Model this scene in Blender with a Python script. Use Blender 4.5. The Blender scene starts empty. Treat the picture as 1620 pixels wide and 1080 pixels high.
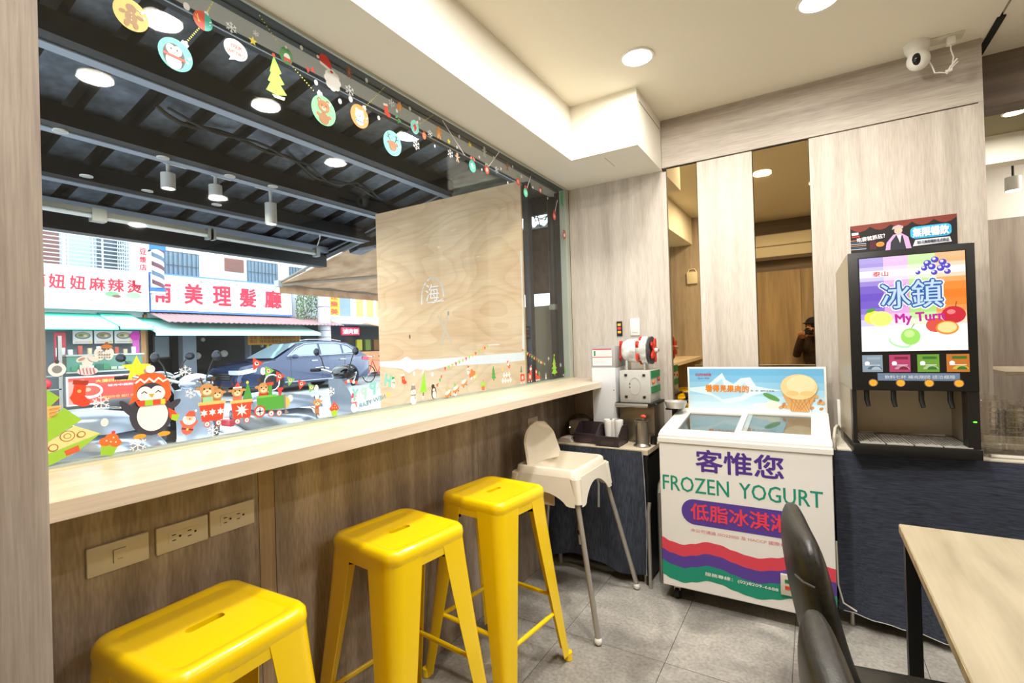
import bpy, bmesh, math, random
from mathutils import Vector, Matrix
PI = math.pi
random.seed(7)
SC = bpy.context.scene
COL = SC.collection

# ------------------------------------------------------------------ camera, sky, exposure, room lights
cam_data = bpy.data.cameras.new('camera'); cam_data.sensor_width = 36.0; cam_data.lens = 36.0*775.4/1620
cam_data.clip_start = 0.02; cam_data.clip_end = 200
cam = bpy.data.objects.new('camera', cam_data); COL.objects.link(cam); SC.camera = cam
def camera_matrix(loc, yaw, pitch, roll):
    f = Vector((math.sin(yaw)*math.cos(pitch), math.cos(yaw)*math.cos(pitch), math.sin(pitch)))
    r0 = Vector((math.cos(yaw), -math.sin(yaw), 0)); u0 = r0.cross(f)
    r = math.cos(roll)*r0 + math.sin(roll)*u0; u = -math.sin(roll)*r0 + math.cos(roll)*u0
    m = Matrix((r, u, -f)).transposed().to_4x4(); m.translation = loc
    return m
cam.matrix_world = camera_matrix(Vector((0, 0, 1.37)), math.radians(-31.4687), math.radians(.3495), math.radians(-1.7028))
world = bpy.data.worlds.new('overcast_sky'); SC.world = world; world.use_nodes = True
world.node_tree.nodes['Background'].inputs[0].default_value = (.80, .90, 1, 1)
world.node_tree.nodes['Background'].inputs[1].default_value = 3.4
SC.view_settings.view_transform = 'Standard'; SC.view_settings.look = 'None'
SC.view_settings.gamma = 1.0; SC.view_settings.use_curve_mapping = False
SC.view_settings.exposure = 0.35
SC.cycles.max_bounces = 10; SC.cycles.transparent_max_bounces = 16
SC.cycles.sample_clamp_indirect = 6.0; SC.cycles.caustics_reflective = False; SC.cycles.caustics_refractive = False
def lamp(name, loc, power, size, color=(1, .95, .87), rot=(0, 0, 0), spread=None, parent=None):
    l = bpy.data.lights.new(name, 'AREA'); l.shape = 'DISK'; l.size = size; l.energy = power; l.color = color
    if spread: l.spread = spread
    o = bpy.data.objects.new(name, l); COL.objects.link(o); o.location = loc; o.rotation_euler = rot
    if parent: o.parent = parent
    return o

# ------------------------------------------------------------------ materials
def lin(h):
    if isinstance(h, tuple): return (*h, 1) if len(h) == 3 else h
    h = h.lstrip('#'); c = [int(h[i:i+2], 16)/255 for i in (0, 2, 4)]
    return tuple(x/12.92 if x <= .04045 else ((x+.055)/1.055)**2.4 for x in c) + (1,)
MATS = {}
def M(name, col='808080', rough=.5, metal=0, emit=0, coat=0, ior=None, trans=0, alpha=1, ecol=None):
    if name in MATS: return MATS[name]
    m = bpy.data.materials.new(name); m.use_nodes = True; b = m.node_tree.nodes['Principled BSDF']
    b.inputs['Base Color'].default_value = lin(col); b.inputs['Roughness'].default_value = rough
    b.inputs['Metallic'].default_value = metal
    if emit: b.inputs['Emission Color'].default_value = lin(ecol or col); b.inputs['Emission Strength'].default_value = emit
    if coat: b.inputs['Coat Weight'].default_value = coat; b.inputs['Coat Roughness'].default_value = .08
    if ior: b.inputs['IOR'].default_value = ior
    if trans: b.inputs['Transmission Weight'].default_value = trans
    if alpha < 1: b.inputs['Alpha'].default_value = alpha
    MATS[name] = m; return m
def noisy(name, c1, c2, scale=(1, 1, 1), nscale=4, detail=6, rough=.5, metal=0, c3=None, fine=None, bump=0, lo=.35, hi=.65, coat=0, dist=0):
    """object-space noise between two colours, scaled per axis; fine = ((sx,sy,sz), amount) adds a second finer grain"""
    if name in MATS: return MATS[name]
    m = bpy.data.materials.new(name); m.use_nodes = True; nt = m.node_tree; N = nt.nodes; L = nt.links
    b = N['Principled BSDF']; b.inputs['Roughness'].default_value = rough; b.inputs['Metallic'].default_value = metal
    if coat: b.inputs['Coat Weight'].default_value = coat
    tc = N.new('ShaderNodeTexCoord'); mp = N.new('ShaderNodeMapping'); mp.inputs['Scale'].default_value = scale
    L.new(tc.outputs['Object'], mp.inputs['Vector'])
    n = N.new('ShaderNodeTexNoise'); n.inputs['Scale'].default_value = nscale; n.inputs['Detail'].default_value = detail
    n.inputs['Distortion'].default_value = dist
    L.new(mp.outputs[0], n.inputs['Vector'])
    r = N.new('ShaderNodeValToRGB'); r.color_ramp.elements[0].position = lo; r.color_ramp.elements[1].position = hi
    r.color_ramp.elements[0].color = lin(c1); r.color_ramp.elements[1].color = lin(c2)
    if c3: e = r.color_ramp.elements.new((lo+hi)/2); e.color = lin(c3)
    L.new(n.outputs['Fac'], r.inputs['Fac']); out = r.outputs['Color']
    if fine:
        mp2 = N.new('ShaderNodeMapping'); mp2.inputs['Scale'].default_value = fine[0]; L.new(tc.outputs['Object'], mp2.inputs['Vector'])
        n2 = N.new('ShaderNodeTexNoise'); n2.inputs['Scale'].default_value = 1; n2.inputs['Detail'].default_value = 3
        L.new(mp2.outputs[0], n2.inputs['Vector'])
        mr = N.new('ShaderNodeMapRange'); mr.inputs['From Min'].default_value = .3; mr.inputs['From Max'].default_value = .7
        mr.inputs['To Min'].default_value = 1-fine[1]; mr.inputs['To Max'].default_value = 1+fine[1]*.4
        L.new(n2.outputs['Fac'], mr.inputs['Value'])
        mx = N.new('ShaderNodeMix'); mx.data_type = 'RGBA'; mx.blend_type = 'MULTIPLY'; mx.inputs['Factor'].default_value = 1
        L.new(out, mx.inputs['A']); L.new(mr.outputs[0], mx.inputs['B']); out = mx.outputs['Result']
        if bump:
            bp = N.new('ShaderNodeBump'); bp.inputs['Strength'].default_value = bump; bp.inputs['Distance'].default_value = .002
            L.new(n2.outputs['Fac'], bp.inputs['Height']); L.new(bp.outputs[0], b.inputs['Normal'])
    L.new(out, b.inputs['Base Color']); MATS[name] = m; return m
def glass(name, tint=(.96, .985, .975), refl=.03):
    if name in MATS: return MATS[name]
    m = bpy.data.materials.new(name); m.use_nodes = True; nt = m.node_tree; N = nt.nodes; L = nt.links
    N.remove(N['Principled BSDF']); t = N.new('ShaderNodeBsdfTransparent'); t.inputs[0].default_value = (*tint, 1)
    g = N.new('ShaderNodeBsdfGlossy'); g.inputs['Roughness'].default_value = .02
    lw = N.new('ShaderNodeLayerWeight'); lw.inputs['Blend'].default_value = .5
    pw = N.new('ShaderNodeMath'); pw.operation = 'POWER'; pw.inputs[1].default_value = 5; L.new(lw.outputs['Facing'], pw.inputs[0])
    ma = N.new('ShaderNodeMath'); ma.operation = 'MULTIPLY_ADD'; ma.inputs[1].default_value = .8; ma.inputs[2].default_value = refl; L.new(pw.outputs[0], ma.inputs[0]); lw = ma
    mx = N.new('ShaderNodeMixShader'); L.new(lw.outputs[0], mx.inputs[0]); L.new(t.outputs[0], mx.inputs[1]); L.new(g.outputs[0], mx.inputs[2])
    L.new(mx.outputs[0], N['Material Output'].inputs[0]); MATS[name] = m; return m

WOODW = noisy('whitewashed_wood_laminate', 'B5AA9D', 'D3C9BD', (9, 9, .5), 1.6, 8, .55, c3='C9BEB1', fine=((210, 210, 12), .16), bump=.15, lo=.28, hi=.62, dist=.3)
WOODH = noisy('whitewashed_wood_laminate_across', 'A3968A', 'C8BEB1', (.5, 10, 10), 1.6, 8, .55, c3='B8ADA0', fine=((12, 210, 210), .18), bump=.15, lo=.28, hi=.65, dist=.3)
WOODP = noisy('greyed_wood_laminate_pillar', '948578', 'C0B2A4', (11, 11, .7), 1.6, 8, .55, c3='B0A295', fine=((190, 190, 9), .18), bump=.15, lo=.28, hi=.65, dist=.3)
WOODD = noisy('grey_brown_wood_laminate', '867A70', 'BFB1A2', (8, 8, .9), 1.5, 9, .5, c3='A39484', fine=((150, 150, 22), .26), bump=.25, lo=.3, hi=.68, dist=.5)  # darker than the back wall laminate
WOODS = noisy('light_brown_wood_strip', '9A8468', 'BBA482', (14, 14, .8), 1.6, 6, .5, fine=((160, 160, 5), .12))
WOODK = noisy('dark_grey_wood_laminate', '6E6259', '8A7C70', (.7, 8, 8), 1.6, 7, .55, fine=((4, 140, 140), .12))
COUNTER = noisy('pale_ash_counter_board', 'DFC9AE', 'F2E4CF', (6, .6, 6), 1.8, 6, .32, c3='E9D6BC', fine=((140, 4, 140), .10), bump=.1, lo=.3, hi=.65, dist=.4)
CEIL = M('cream_ceiling_paint', 'F5EFDD', .9)
SOFF = M('off_white_soffit_paint', 'F4EFE2', .85)
YELL = M('yellow_powder_coat', 'FFD60A', .28, coat=.4)
BLACK = M('black_plastic', '151515', .4); BLKM = M('black_metal', '1A1B1D', .45, .3); RUB = M('black_rubber', '0E0E0E', .8)
WHITE = M('white_plastic', 'EFEDE6', .4); STEEL = M('brushed_steel', 'B9B6AE', .3, .95); CHROME = M('chrome', 'D8D8D8', .12, 1)
SILV = M('silver_paint_tube', 'B4B0A8', .4, .6); GREYP = M('light_grey_plastic', 'C9C8C4', .5)
GLASS = glass('window_glass')

# ------------------------------------------------------------------ mesh builder
class B:
    def __init__(s): s.bm = bmesh.new(); s.mi = 0
    def _mark(s, faces):
        for f in faces: f.material_index = s.mi
    def mat(s, i): s.mi = i; return s
    def box(s, x0, x1, y0, y1, z0, z1, bev=0, seg=2, R=None, c=None):
        v = [s.bm.verts.new((x, y, z)) for x in (x0, x1) for y in (y0, y1) for z in (z0, z1)]
        q = ((0, 1, 3, 2), (4, 6, 7, 5), (0, 4, 5, 1), (2, 3, 7, 6), (0, 2, 6, 4), (1, 5, 7, 3))
        fs = [s.bm.faces.new([v[i] for i in f]) for f in q]; s._mark(fs)
        if R is not None:
            c = Vector(c) if c else Vector(((x0+x1)/2, (y0+y1)/2, (z0+z1)/2))
            for w in v: w.co = R @ (w.co-c) + c
        if bev:
            es = list({e for f in fs for e in f.edges})
            r = bmesh.ops.bevel(s.bm, geom=es, offset=bev, segments=seg, affect='EDGES', profile=.5); s._mark(r['faces'])
        return s
    def poly(s, pts):
        f = s.bm.faces.new([s.bm.verts.new(p) for p in pts]); f.material_index = s.mi; return s
    def prism(s, pts, off):
        off = Vector(off); a = [s.bm.verts.new(p) for p in pts]; b = [s.bm.verts.new(Vector(p)+off) for p in pts]
        fs = [s.bm.faces.new(a), s.bm.faces.new(b[::-1])]; n = len(a)
        fs += [s.bm.faces.new((a[i], b[i], b[(i+1) % n], a[(i+1) % n])) for i in range(n)]; s._mark(fs); return s
    def loft(s, rings, caps=True, closed=True):
        V = [[s.bm.verts.new(p) for p in r] for r in rings]; n = len(V[0]); fs = []
        for i in range(len(V)-1):
            for j in range(n if closed else n-1):
                k = (j+1) % n; fs.append(s.bm.faces.new((V[i][j], V[i][k], V[i+1][k], V[i+1][j])))
        if caps and closed: fs += [s.bm.faces.new(V[0][::-1]), s.bm.faces.new(V[-1])]
        s._mark(fs); return s
    def tube(s, pts, r, n=8, caps=True):
        pts = [Vector(p) for p in pts]; m = len(pts); rr = r if isinstance(r, (list, tuple)) else [r]*m
        rings = []; up = None
        for i, p in enumerate(pts):
            d = (pts[min(i+1, m-1)]-pts[max(i-1, 0)]).normalized()
            if up is None:
                up = Vector((0, 0, 1)) if abs(d.z) < .9 else Vector((1, 0, 0))
            a = d.cross(up).normalized(); up2 = a.cross(d).normalized(); up = up2
            rings.append([p + (a*math.cos(t)+up2*math.sin(t))*rr[i] for t in [2*PI*k/n for k in range(n)]])
        return s.loft(rings, caps)
    def cyl(s, p0, p1, r0, r1=None, n=20): return s.tube([p0, p1], [r0, r0 if r1 is None else r1], n)
    def lathe(s, prof, c=(0, 0, 0), n=24, axis='Z', caps=True):
        c = Vector(c); rings = []
        for r, h in prof:
            ring = []
            for k in range(n):
                t = 2*PI*k/n; a, b = r*math.cos(t), r*math.sin(t)
                ring.append(c + (Vector((a, b, h)) if axis == 'Z' else Vector((h, a, b)) if axis == 'X' else Vector((b, h, a))))
            rings.append(ring)
        return s.loft(rings, caps)
    def sph(s, c, r, nu=14, nv=8, R=None):
        r = (r, r, r) if not isinstance(r, tuple) else r; c = Vector(c)
        mtx = Matrix.Translation(c) @ ((R.to_4x4()) if R is not None else Matrix()) @ Matrix.Diagonal((*r, 1))
        q = bmesh.ops.create_uvsphere(s.bm, u_segments=nu, v_segments=nv, radius=1, matrix=mtx)
        s._mark({f for v in q['verts'] for f in v.link_faces}); return s
    def grid(s, fn, nu, nv, thick=0):
        V = [[s.bm.verts.new(fn(i/nu, j/nv)) for j in range(nv+1)] for i in range(nu+1)]
        fs = [s.bm.faces.new((V[i][j], V[i+1][j], V[i+1][j+1], V[i][j+1])) for i in range(nu) for j in range(nv)]; s._mark(fs)
        if thick:
            s.bm.normal_update(); r = bmesh.ops.solidify(s.bm, geom=fs, thickness=thick)
            s._mark([g for g in r['geom'] if isinstance(g, bmesh.types.BMFace)])
        return s
    def solid(s, th):
        s.bm.normal_update(); r = bmesh.ops.solidify(s.bm, geom=s.bm.faces[:], thickness=th)
        s._mark([g for g in r['geom'] if isinstance(g, bmesh.types.BMFace)]); return s
    def done(s, name, mats, parent=None, smooth=35, recalc=True):
        if recalc: bmesh.ops.recalc_face_normals(s.bm, faces=s.bm.faces)
        me = bpy.data.meshes.new(name); s.bm.to_mesh(me); s.bm.free()
        for m in (mats if isinstance(mats, (list, tuple)) else [mats]): me.materials.append(m)
        if smooth:
            me.shade_smooth(); me.set_sharp_from_angle(angle=math.radians(smooth))
        o = bpy.data.objects.new(name, me); COL.objects.link(o)
        if parent is not None:
            o.parent = parent
            if parent.get('_w'): o.matrix_parent_inverse = WM[parent.name].inverted()
            WM[o.name] = WM.get(parent.name, Matrix()) @ o.matrix_parent_inverse
            if parent.get('_w'): o['_w'] = 1
        else: WM[o.name] = Matrix()
        return o
WM = {}     # world matrices of things whose parts are modelled in room coordinates
def tag(o, label, cat=None, group=None, kind=None):
    if label: o['label'] = label
    if cat: o['category'] = cat
    if group: o['group'] = group
    if kind: o['kind'] = kind
    return o
def thing(name, label, cat, loc=(0, 0, 0), rz=0, group=None, world=True):
    """an Empty at the thing's base; with world=True its parts are modelled in room coordinates"""
    o = bpy.data.objects.new(name, None); COL.objects.link(o); o.location = loc; o.rotation_euler = (0, 0, rz)
    o.empty_display_size = .1
    WM[o.name] = Matrix.LocRotScale(Vector(loc), Matrix.Rotation(rz, 3, 'Z'), None)
    if world: o['_w'] = 1
    return tag(o, label, cat, group)
def struct(o): o['kind'] = 'structure'; return o
def copy_tree(o, parent=None):
    c = o.copy(); COL.objects.link(c)
    if parent is not None: c.parent = parent
    for ch in [q for q in bpy.data.objects if q.parent == o]: copy_tree(ch, c)
    return c
def kids(o): return [q for q in bpy.data.objects if q.parent == o]
def part(o, label): o['label'] = label; return o

# flat print: coloured shapes in a plane (o, u, v, n); every new shape lies .3 mm above the one before
class Print:
    def __init__(s, o, u, v, n, step=.0001, rough=.5, emit=0, mirror=False):
        s.o, s.u, s.v, s.n = Vector(o), Vector(u), Vector(v), Vector(n); s.b = B(); s.m = []; s.k = 1; s.step = step
        s.rough, s.emit = rough, emit; s.t = Matrix(); s.mx = -1 if mirror else 1
    def _m(s, col):
        if col not in s.m: s.m.append(col)
        return s.m.index(col)
    def at(s, x, y, sc=1, rot=0): s.t = Matrix.Translation((x, y, 0)) @ Matrix.Rotation(math.radians(rot), 4, 'Z') @ Matrix.Scale(sc, 4); return s
    def P(s, x, y):
        w = s.t @ Vector((x, y, 0)); return s.o + s.u*w.x*s.mx + s.v*w.y + s.n*(s.k*s.step)
    def poly(s, pts, col):
        s.b.mi = s._m(col)
        if len({(round(a, 6), round(b, 6)) for a, b in pts}) >= 3: s.b.poly([s.P(*p) for p in pts])
        s.k += 1; return s
    def ell(s, cx, cy, rx, ry=None, col='FFFFFF', rot=0, n=20, a0=0, a1=360):
        ry = ry or rx; c, q = math.cos(math.radians(rot)), math.sin(math.radians(rot)); pts = []
        m = n if a1-a0 >= 360 else n+1
        for i in range(m):
            t = math.radians(a0+(a1-a0)*i/n); x, y = rx*math.cos(t), ry*math.sin(t); pts.append((cx+c*x-q*y, cy+q*x+c*y))
        return s.poly(pts, col)
    def rect(s, x0, y0, x1, y1, col): return s.poly([(x0, y0), (x1, y0), (x1, y1), (x0, y1)], col)
    def rrect(s, x0, y0, x1, y1, r, col, n=5):
        pts = []
        for cx, cy, a in ((x1-r, y0+r, -90), (x1-r, y1-r, 0), (x0+r, y1-r, 90), (x0+r, y0+r, 180)):
            pts += [(cx+r*math.cos(math.radians(a+90*i/n)), cy+r*math.sin(math.radians(a+90*i/n))) for i in range(n+1)]
        return s.poly(pts, col)
    def line(s, pts, w, col):
        k0 = s.k
        for (x0, y0), (x1, y1) in zip(pts, pts[1:]):
            d = math.hypot(x1-x0, y1-y0) or 1; nx, ny = -(y1-y0)/d*w/2, (x1-x0)/d*w/2; ex, ey = (x1-x0)/d*w*.3, (y1-y0)/d*w*.3
            s.poly([(x0-ex+nx, y0-ey+ny), (x0-ex-nx, y0-ey-ny), (x1+ex-nx, y1+ey-ny), (x1+ex+nx, y1+ey+ny)], col); s.k -= .8
        s.k = k0+1; return s
    def star(s, cx, cy, r, col, n=5, q=.45, rot=90):
        return s.poly([(cx+(r if i % 2 == 0 else r*q)*math.cos(math.radians(rot+180*i/n)), cy+(r if i % 2 == 0 else r*q)*math.sin(math.radians(rot+180*i/n))) for i in range(2*n)], col)
    def flake(s, cx, cy, r, col, w=.14):
        for i in range(3):
            a = math.radians(90+60*i); dx, dy = math.cos(a), math.sin(a)
            s.line([(cx-dx*r, cy-dy*r), (cx+dx*r, cy+dy*r)], w*r, col)
        for i in range(6):
            a = math.radians(90+60*i)
            for sg in (-1, 1):
                b = a+sg*math.radians(60); x0, y0 = cx+math.cos(a)*r*.6, cy+math.sin(a)*r*.6
                s.line([(x0, y0), (x0+math.cos(b)*r*.3, y0+math.sin(b)*r*.3)], w*r, col)
        return s
    def done(s, name, parent=None):
        ms = []
        for c in s.m:
            ms.append(M('print_%s%s' % (c.lower(), '_lit' if s.emit else ''), '181818' if s.emit else c, s.rough, emit=s.emit, ecol=c))
        return s.b.done(name, ms, parent, smooth=0, recalc=False)
def text(body, frame, box, mat, parent=None, name='lettering', bold=0, mirror=False, stretch=True, rot=0, lift=.0004):
    """lettering in plane frame=(o,u,v,n), fitted to box=(u0,u1,v0,v1); bold = stroke growth as a share of the height"""
    c = bpy.data.curves.new(name, 'FONT'); c.body = body; c.resolution_u = 2
    t = bpy.data.objects.new('tmp_text', c); COL.objects.link(t); bpy.context.view_layer.update()
    me = bpy.data.meshes.new_from_object(t.evaluated_get(bpy.context.evaluated_depsgraph_get()))
    bpy.data.objects.remove(t); bpy.data.curves.remove(c)
    if not len(me.vertices): return None
    xs = [v.co.x for v in me.vertices]; ys = [v.co.y for v in me.vertices]
    x0, x1, y0, y1 = min(xs), max(xs), min(ys), max(ys)
    h = (box[3]-box[2])/(body.count('\n')+1); d = bold*h
    sx, sy = (box[1]-box[0]-2*d)/(x1-x0), (box[3]-box[2]-2*d)/(y1-y0)
    if not stretch: sx = sy = min(sx, sy)
    cx, cy = (box[0]+box[1])/2, (box[2]+box[3])/2; o, u, v, n = [Vector(q) for q in frame]
    ca, sa = math.cos(math.radians(rot)), math.sin(math.radians(rot))
    P = [((w.co.x-(x0+x1)/2)*sx*(-1 if mirror else 1), (w.co.y-(y0+y1)/2)*sy) for w in me.vertices]
    shifts = [(0, 0)] if bold <= 0 else [(-1, 0), (1, 0), (0, 0)] if bold < .016 else [(-1, 0), (1, 0), (0, 1), (0, -1), (-.7, -.7), (.7, -.7), (.7, .7), (-.7, .7), (0, 0)]
    V, Fs = [], []
    for k, (ex, ey) in enumerate(shifts):
        q = len(V); V += [o+u*(cx+(a+ex*d)*ca-(b+ey*d)*sa)+v*(cy+(a+ex*d)*sa+(b+ey*d)*ca)+n*(lift+k*max(.00002, h*.0004)) for a, b in P]
        Fs += [tuple(i+q for i in (p.vertices if not mirror else reversed(p.vertices))) for p in me.polygons]
    bpy.data.meshes.remove(me); me = bpy.data.meshes.new(name); me.from_pydata(V, [], Fs); me.materials.append(mat)
    ob = bpy.data.objects.new(name, me); COL.objects.link(ob)
    if parent is not None:
        ob.parent = parent
        if parent.get('_w'): ob.matrix_parent_inverse = WM[parent.name].inverted()
        WM[ob.name] = Matrix()
    return ob
def ink(h, emit=0): return M('ink_%s%s' % (h.lower(), '_lit' if emit else ''), '181818' if emit else h, .5, emit=emit, ecol=h)
FY = lambda y: ((0, y, 0), (1, 0, 0), (0, 0, 1), (0, -1, 0))     # a plane facing the room from the back wall
FX = lambda x: ((x, 0, 0), (0, 1, 0), (0, 0, 1), (1, 0, 0))      # a plane facing +x (street side looking in)
# ------------------------------------------------------------------ the room
WX, BY, CZ = -1.46, 3.22, 2.783
FL = noisy('grey_concrete_look_floor', '7C7872', 'C6C1B8', (1, 1, 1), 2.6, 12, .42, c3='A29E97', fine=((70, 70, 70), .28), bump=.05, lo=.34, hi=.66, dist=.6)
GROUT = M('dark_floor_joint', '4A4744', .9)
fl = struct(B().box(-2.0, 5.0, -.8, 6.6, -.12, -.006).done('floor', GROUT, smooth=0))
tile_me = {}
nt = 0
for ix in range(-1, 5):
    for iy in range(-1, 6):
        x0, x1 = -1.507+.467*(ix+1)-.467, -1.507+.467*(ix+1); y0, y1 = .24+.93*(iy-1), .24+.93*iy
        x0, x1, y0, y1 = max(x0, WX)+.0012, min(x1, 1.3)-.0012, max(y0, -.6)+.0012, y1-.0012
        if x1 <= x0 or y1 > 4.0: continue
        B().box(x0, x1, y0, y1, -.006, random.uniform(-.0004, 0)).done('tile', FL, fl, smooth=0)
o = B().box(1.3, 5, -.6, 3.95, -.006, 0).box(.7, 5, 3.95, 6.5, -.006, 0).done('tile_field', FL, fl, smooth=0); o['kind'] = 'stuff'
# lower window wall, panelled
wl = struct(B().box(WX-.18, WX-.012, .267, 3.4, -.1, 1.10).box(WX-.18, WX-.012, .2, 3.4, 2.46, 3.2).done('wall_left', M('plaster', 'B9B4AA', .9), smooth=0))
for y0, y1, m in ((.267, .869, WOODD), (.871, .922, WOODS), (.924, 2.02, WOODD), (2.022, 3.22, WOODD)):
    B().box(WX-.012, WX, y0, y1, 0, 1.085).done('panel', m, wl, smooth=0)
struct(B().box(WX-.25, -1.0, -.6, .267, 0, 2.9).done('wall_left_near', WOODP, smooth=0))
wb = struct(B().box(WX-.1, .72, 3.25, 3.40, 0, 3.0).done('wall_back', M('plaster_grey', '6B6258', .9), smooth=0))
PAN = [(WX, -.796, 0, 2.47, WOODW), (-.585, -.272, 0, 2.47, WOODW), (.014, .738, 0, 2.472, WOODW)]
for x0, x1, z0, z1, m in PAN: B().box(x0+.001, x1-.001, 3.22, 3.25, z0, z1, bev=.001, seg=1).done('panel', m, wb, smooth=0)
B().box(-.795, .738, 3.218, 3.25, 2.478, 2.80).done('panel', WOODH, wb, smooth=0)
B().box(-.797, -.771, 3.212, 3.25, 0, 2.45).done('edge_strip', WOODW, wb, smooth=0)
B().box(.72, .7385, 3.2195, 3.42, 0, 3.0).done('end_panel', WOODW, wb, smooth=0)
# ceiling with soffit and box
ce = struct(B().box(-1.9, .763, -.7, 3.3, CZ, 3.0).done('ceiling', CEIL, smooth=0))
struct(B().box(.775, 5, -.7, 3.5, CZ+.004, 3.0).done('ceiling_right', CEIL, smooth=0))
struct(B().box(.755, .785, 3.05, 3.45, CZ-.004, 2.95).done('trim_1', M('dark_gap', '1B1A18', .8), smooth=0))
struct(B().box(WX-.02, -1.2, .267, 2.705, 2.462, CZ).box(WX-.02, -.797, 2.705, 3.22, 2.462, CZ, ).done('trim_2', SOFF, smooth=0))
B().box(-.7965, -.7955, 2.75, 3.19, 2.72, 2.724).box(-1.02, -1.018, 2.78, 2.95, 2.461, 2.4625).done('seam', M('seam_shadow_gap', '7C766A', .9), bpy.data.objects['trim_2'], smooth=0)
# walls behind and beside the camera, and the passage
wr = struct(B().box(-1.0, 5, -.75, -.6, 0, 2.9).done('wall_rear', WOODK, smooth=0))
for i in range(6): B().box(-1.0+i*.9+.002, -.1+i*.9-.002, -.6, -.585, 0, 2.14).done('panel', WOODS if i % 2 else noisy('tan_wood_laminate', 'A38B6B', 'C6AC86', (9, 9, .7), 1.6, 7, .5, fine=((160, 160, 4), .1)), wr, smooth=0)
struct(B().box(4.9, 5.05, -.7, 6.6, 0, 3.2).done('wall_right', WOODW, smooth=0))
wf = struct(B().box(.5, 5, 6.4, 6.5, 0, 3.3).done('wall_far', M('white_paint', 'D9D5CC', .9), smooth=0))
for i in range(6): B().box(.75+.7*i+.002, 1.45+.7*i-.002, 6.37, 6.4, 0, 2.42).done('panel', noisy('brown_grey_wood', '7D7165', '968A7C', (8, 8, .7), 1.6, 7, .6, fine=((140, 140, 4), .12)), wf, smooth=0)
struct(B().box(.6, .72, 3.40, 6.5, 0, 3.2).done('wall_passage', M('white_paint', 'D9D5CC', .9), smooth=0))
struct(B().box(.74, 5, 3.45, 3.6, 2.52, 3.0).done('trim_3', WOODK, smooth=0))
struct(B().box(.72, 5, 3.6, 4.9, 2.76, 3.0).done('ceiling_passage', M('olive_ceiling_paint', '8E8465', .9), smooth=0))
struct(B().box(.72, 5, 4.8, 4.95, 2.56, 2.99).done('trim_4', CEIL, smooth=0))
struct(B().box(.6, 5, 4.9, 6.5, 3.05, 3.2).done('ceiling_far', CEIL, smooth=0))

# mirrors, leaning out very slightly at the top
MIRR = M('bronze_tinted_mirror', 'CDB68C', .015, 1)
for x0, x1, lab in ((-.769, -.588, 'narrow bronze-tinted mirror strip nearest the window corner, between two wood panels'), (-.269, .0125, 'wider bronze-tinted mirror strip above the freezer header board, showing the air conditioner')):
    t = math.tan(math.radians(.45)); b = B(); y = lambda z: 3.2335-t*(z-1.5)
    b.poly([(x0, y(0), .0), (x1, y(0), .0), (x1, y(2.468), 2.468), (x0, y(2.468), 2.468)]).prism([(x0, y(0)+.0005, 0), (x1, y(0)+.0005, 0), (x1, y(2.468)+.0005, 2.468), (x0, y(2.468)+.0005, 2.468)], (0, .004, 0))
    tag(b.done('wall_mirror', MIRR, smooth=0), lab, 'mirror', 'mirror strips in the back wall')

# window: frame, pane, counter
FRM = M('grey_green_window_frame', 'B4BAAE', .5, .1); DFR = M('dark_window_frame', '1F2625', .5)
w1 = struct(B().box(WX-.05, WX, 3.165, 3.219, 1.12, 2.462, bev=.002).box(WX-.006, WX+.004, .267, 3.165, 2.450, 2.462).box(WX-.05, WX, .267, 3.165, 1.12, 1.127).done('window_1', FRM, smooth=0))
B().box(WX-.05, WX-.0062, .267, 3.165, 2.452, 2.463).done('dark_head_frame', DFR, w1, smooth=0)
B().box(WX-.012, WX-.006, .267, 3.166, 1.126, 2.451).done('pane', GLASS, w1, smooth=0)
B().box(WX-.075, WX-.052, .2, 3.2, 2.448, 2.56).done('outer_frame', DFR, w1, smooth=0)
c = thing('window_counter', 'long pale wooden ledge counter running under the window', 'counter', (-1.3, 1.7, 1.085))
B().prism([(WX, .268, 1.085), (-1.128, .268, 1.085), (-1.128, 2.893, 1.085), (-1.196, 2.893, 1.085), (-1.196, 3.215, 1.085), (WX, 3.215, 1.085)], (0, 0, .0345)).done('counter_board', COUNTER, c, smooth=0)
B().box(WX-.001, WX+.03, .268, 3.215, 1.1195, 1.1215).done('sill_strip', M('sill_cream', 'DCCDA8', .5), c, smooth=0)

# ------------------------------------------------------------------ lamps in the ceiling
LIT = M('lit_diffuser', 'FFF6E4', .5, emit=14)
def downlight(x, y, z, r, lab, power=13, lit=LIT, rim=WHITE, grp='recessed ceiling lights', col=(1, .965, .905), flat=True):
    t = thing('ceiling_downlight', lab, 'ceiling light', (x, y, z), group=grp, world=False)
    B().lathe([(r*.86, -.001), (r*.86, -.006), (r, -.006), (r*1.02, 0)], n=32).done('rim', rim, t)
    B().lathe([(r*.86, -.0065), (r*.5, -.009), (.001, -.009)], n=32, caps=False).done('diffuser', lit, t)
    if power: lamp('downlight_glow', (0, 0, -.02), power, r*1.7, col, parent=t)
    return t
downlight(-.703, 2.423, CZ, .082, 'round white recessed light in the ceiling beside the soffit corner box', 10)
downlight(.064, 2.453, CZ, .082, 'round white recessed light at the top edge of the ceiling, above the freezer', 10)
downlight(-.33, 1.66, CZ, .082, 'round recessed light reflected in the wider mirror strip', 17)
for i, (x, y) in enumerate(((-.655, 1.0), (.09, 1.02), (1.6, 2.4), (1.6, .9), (3.2, 2.4), (3.2, .9))):  # those out of view are fill lights added to brighten the room
    downlight(x, y, CZ+(.004 if x > .8 else 0), .082, ('recessed light reflected in the window pane near the gold disc sticker', 'recessed light reflected in the window pane at its left edge', 'added fill light over the dining table, out of view', 'added fill light behind the dining table, out of view', 'added fill light at the far right, out of view', 'added fill light at the rear right, out of view')[i], (19, 9, 9, 9, 11, 11)[i])
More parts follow.
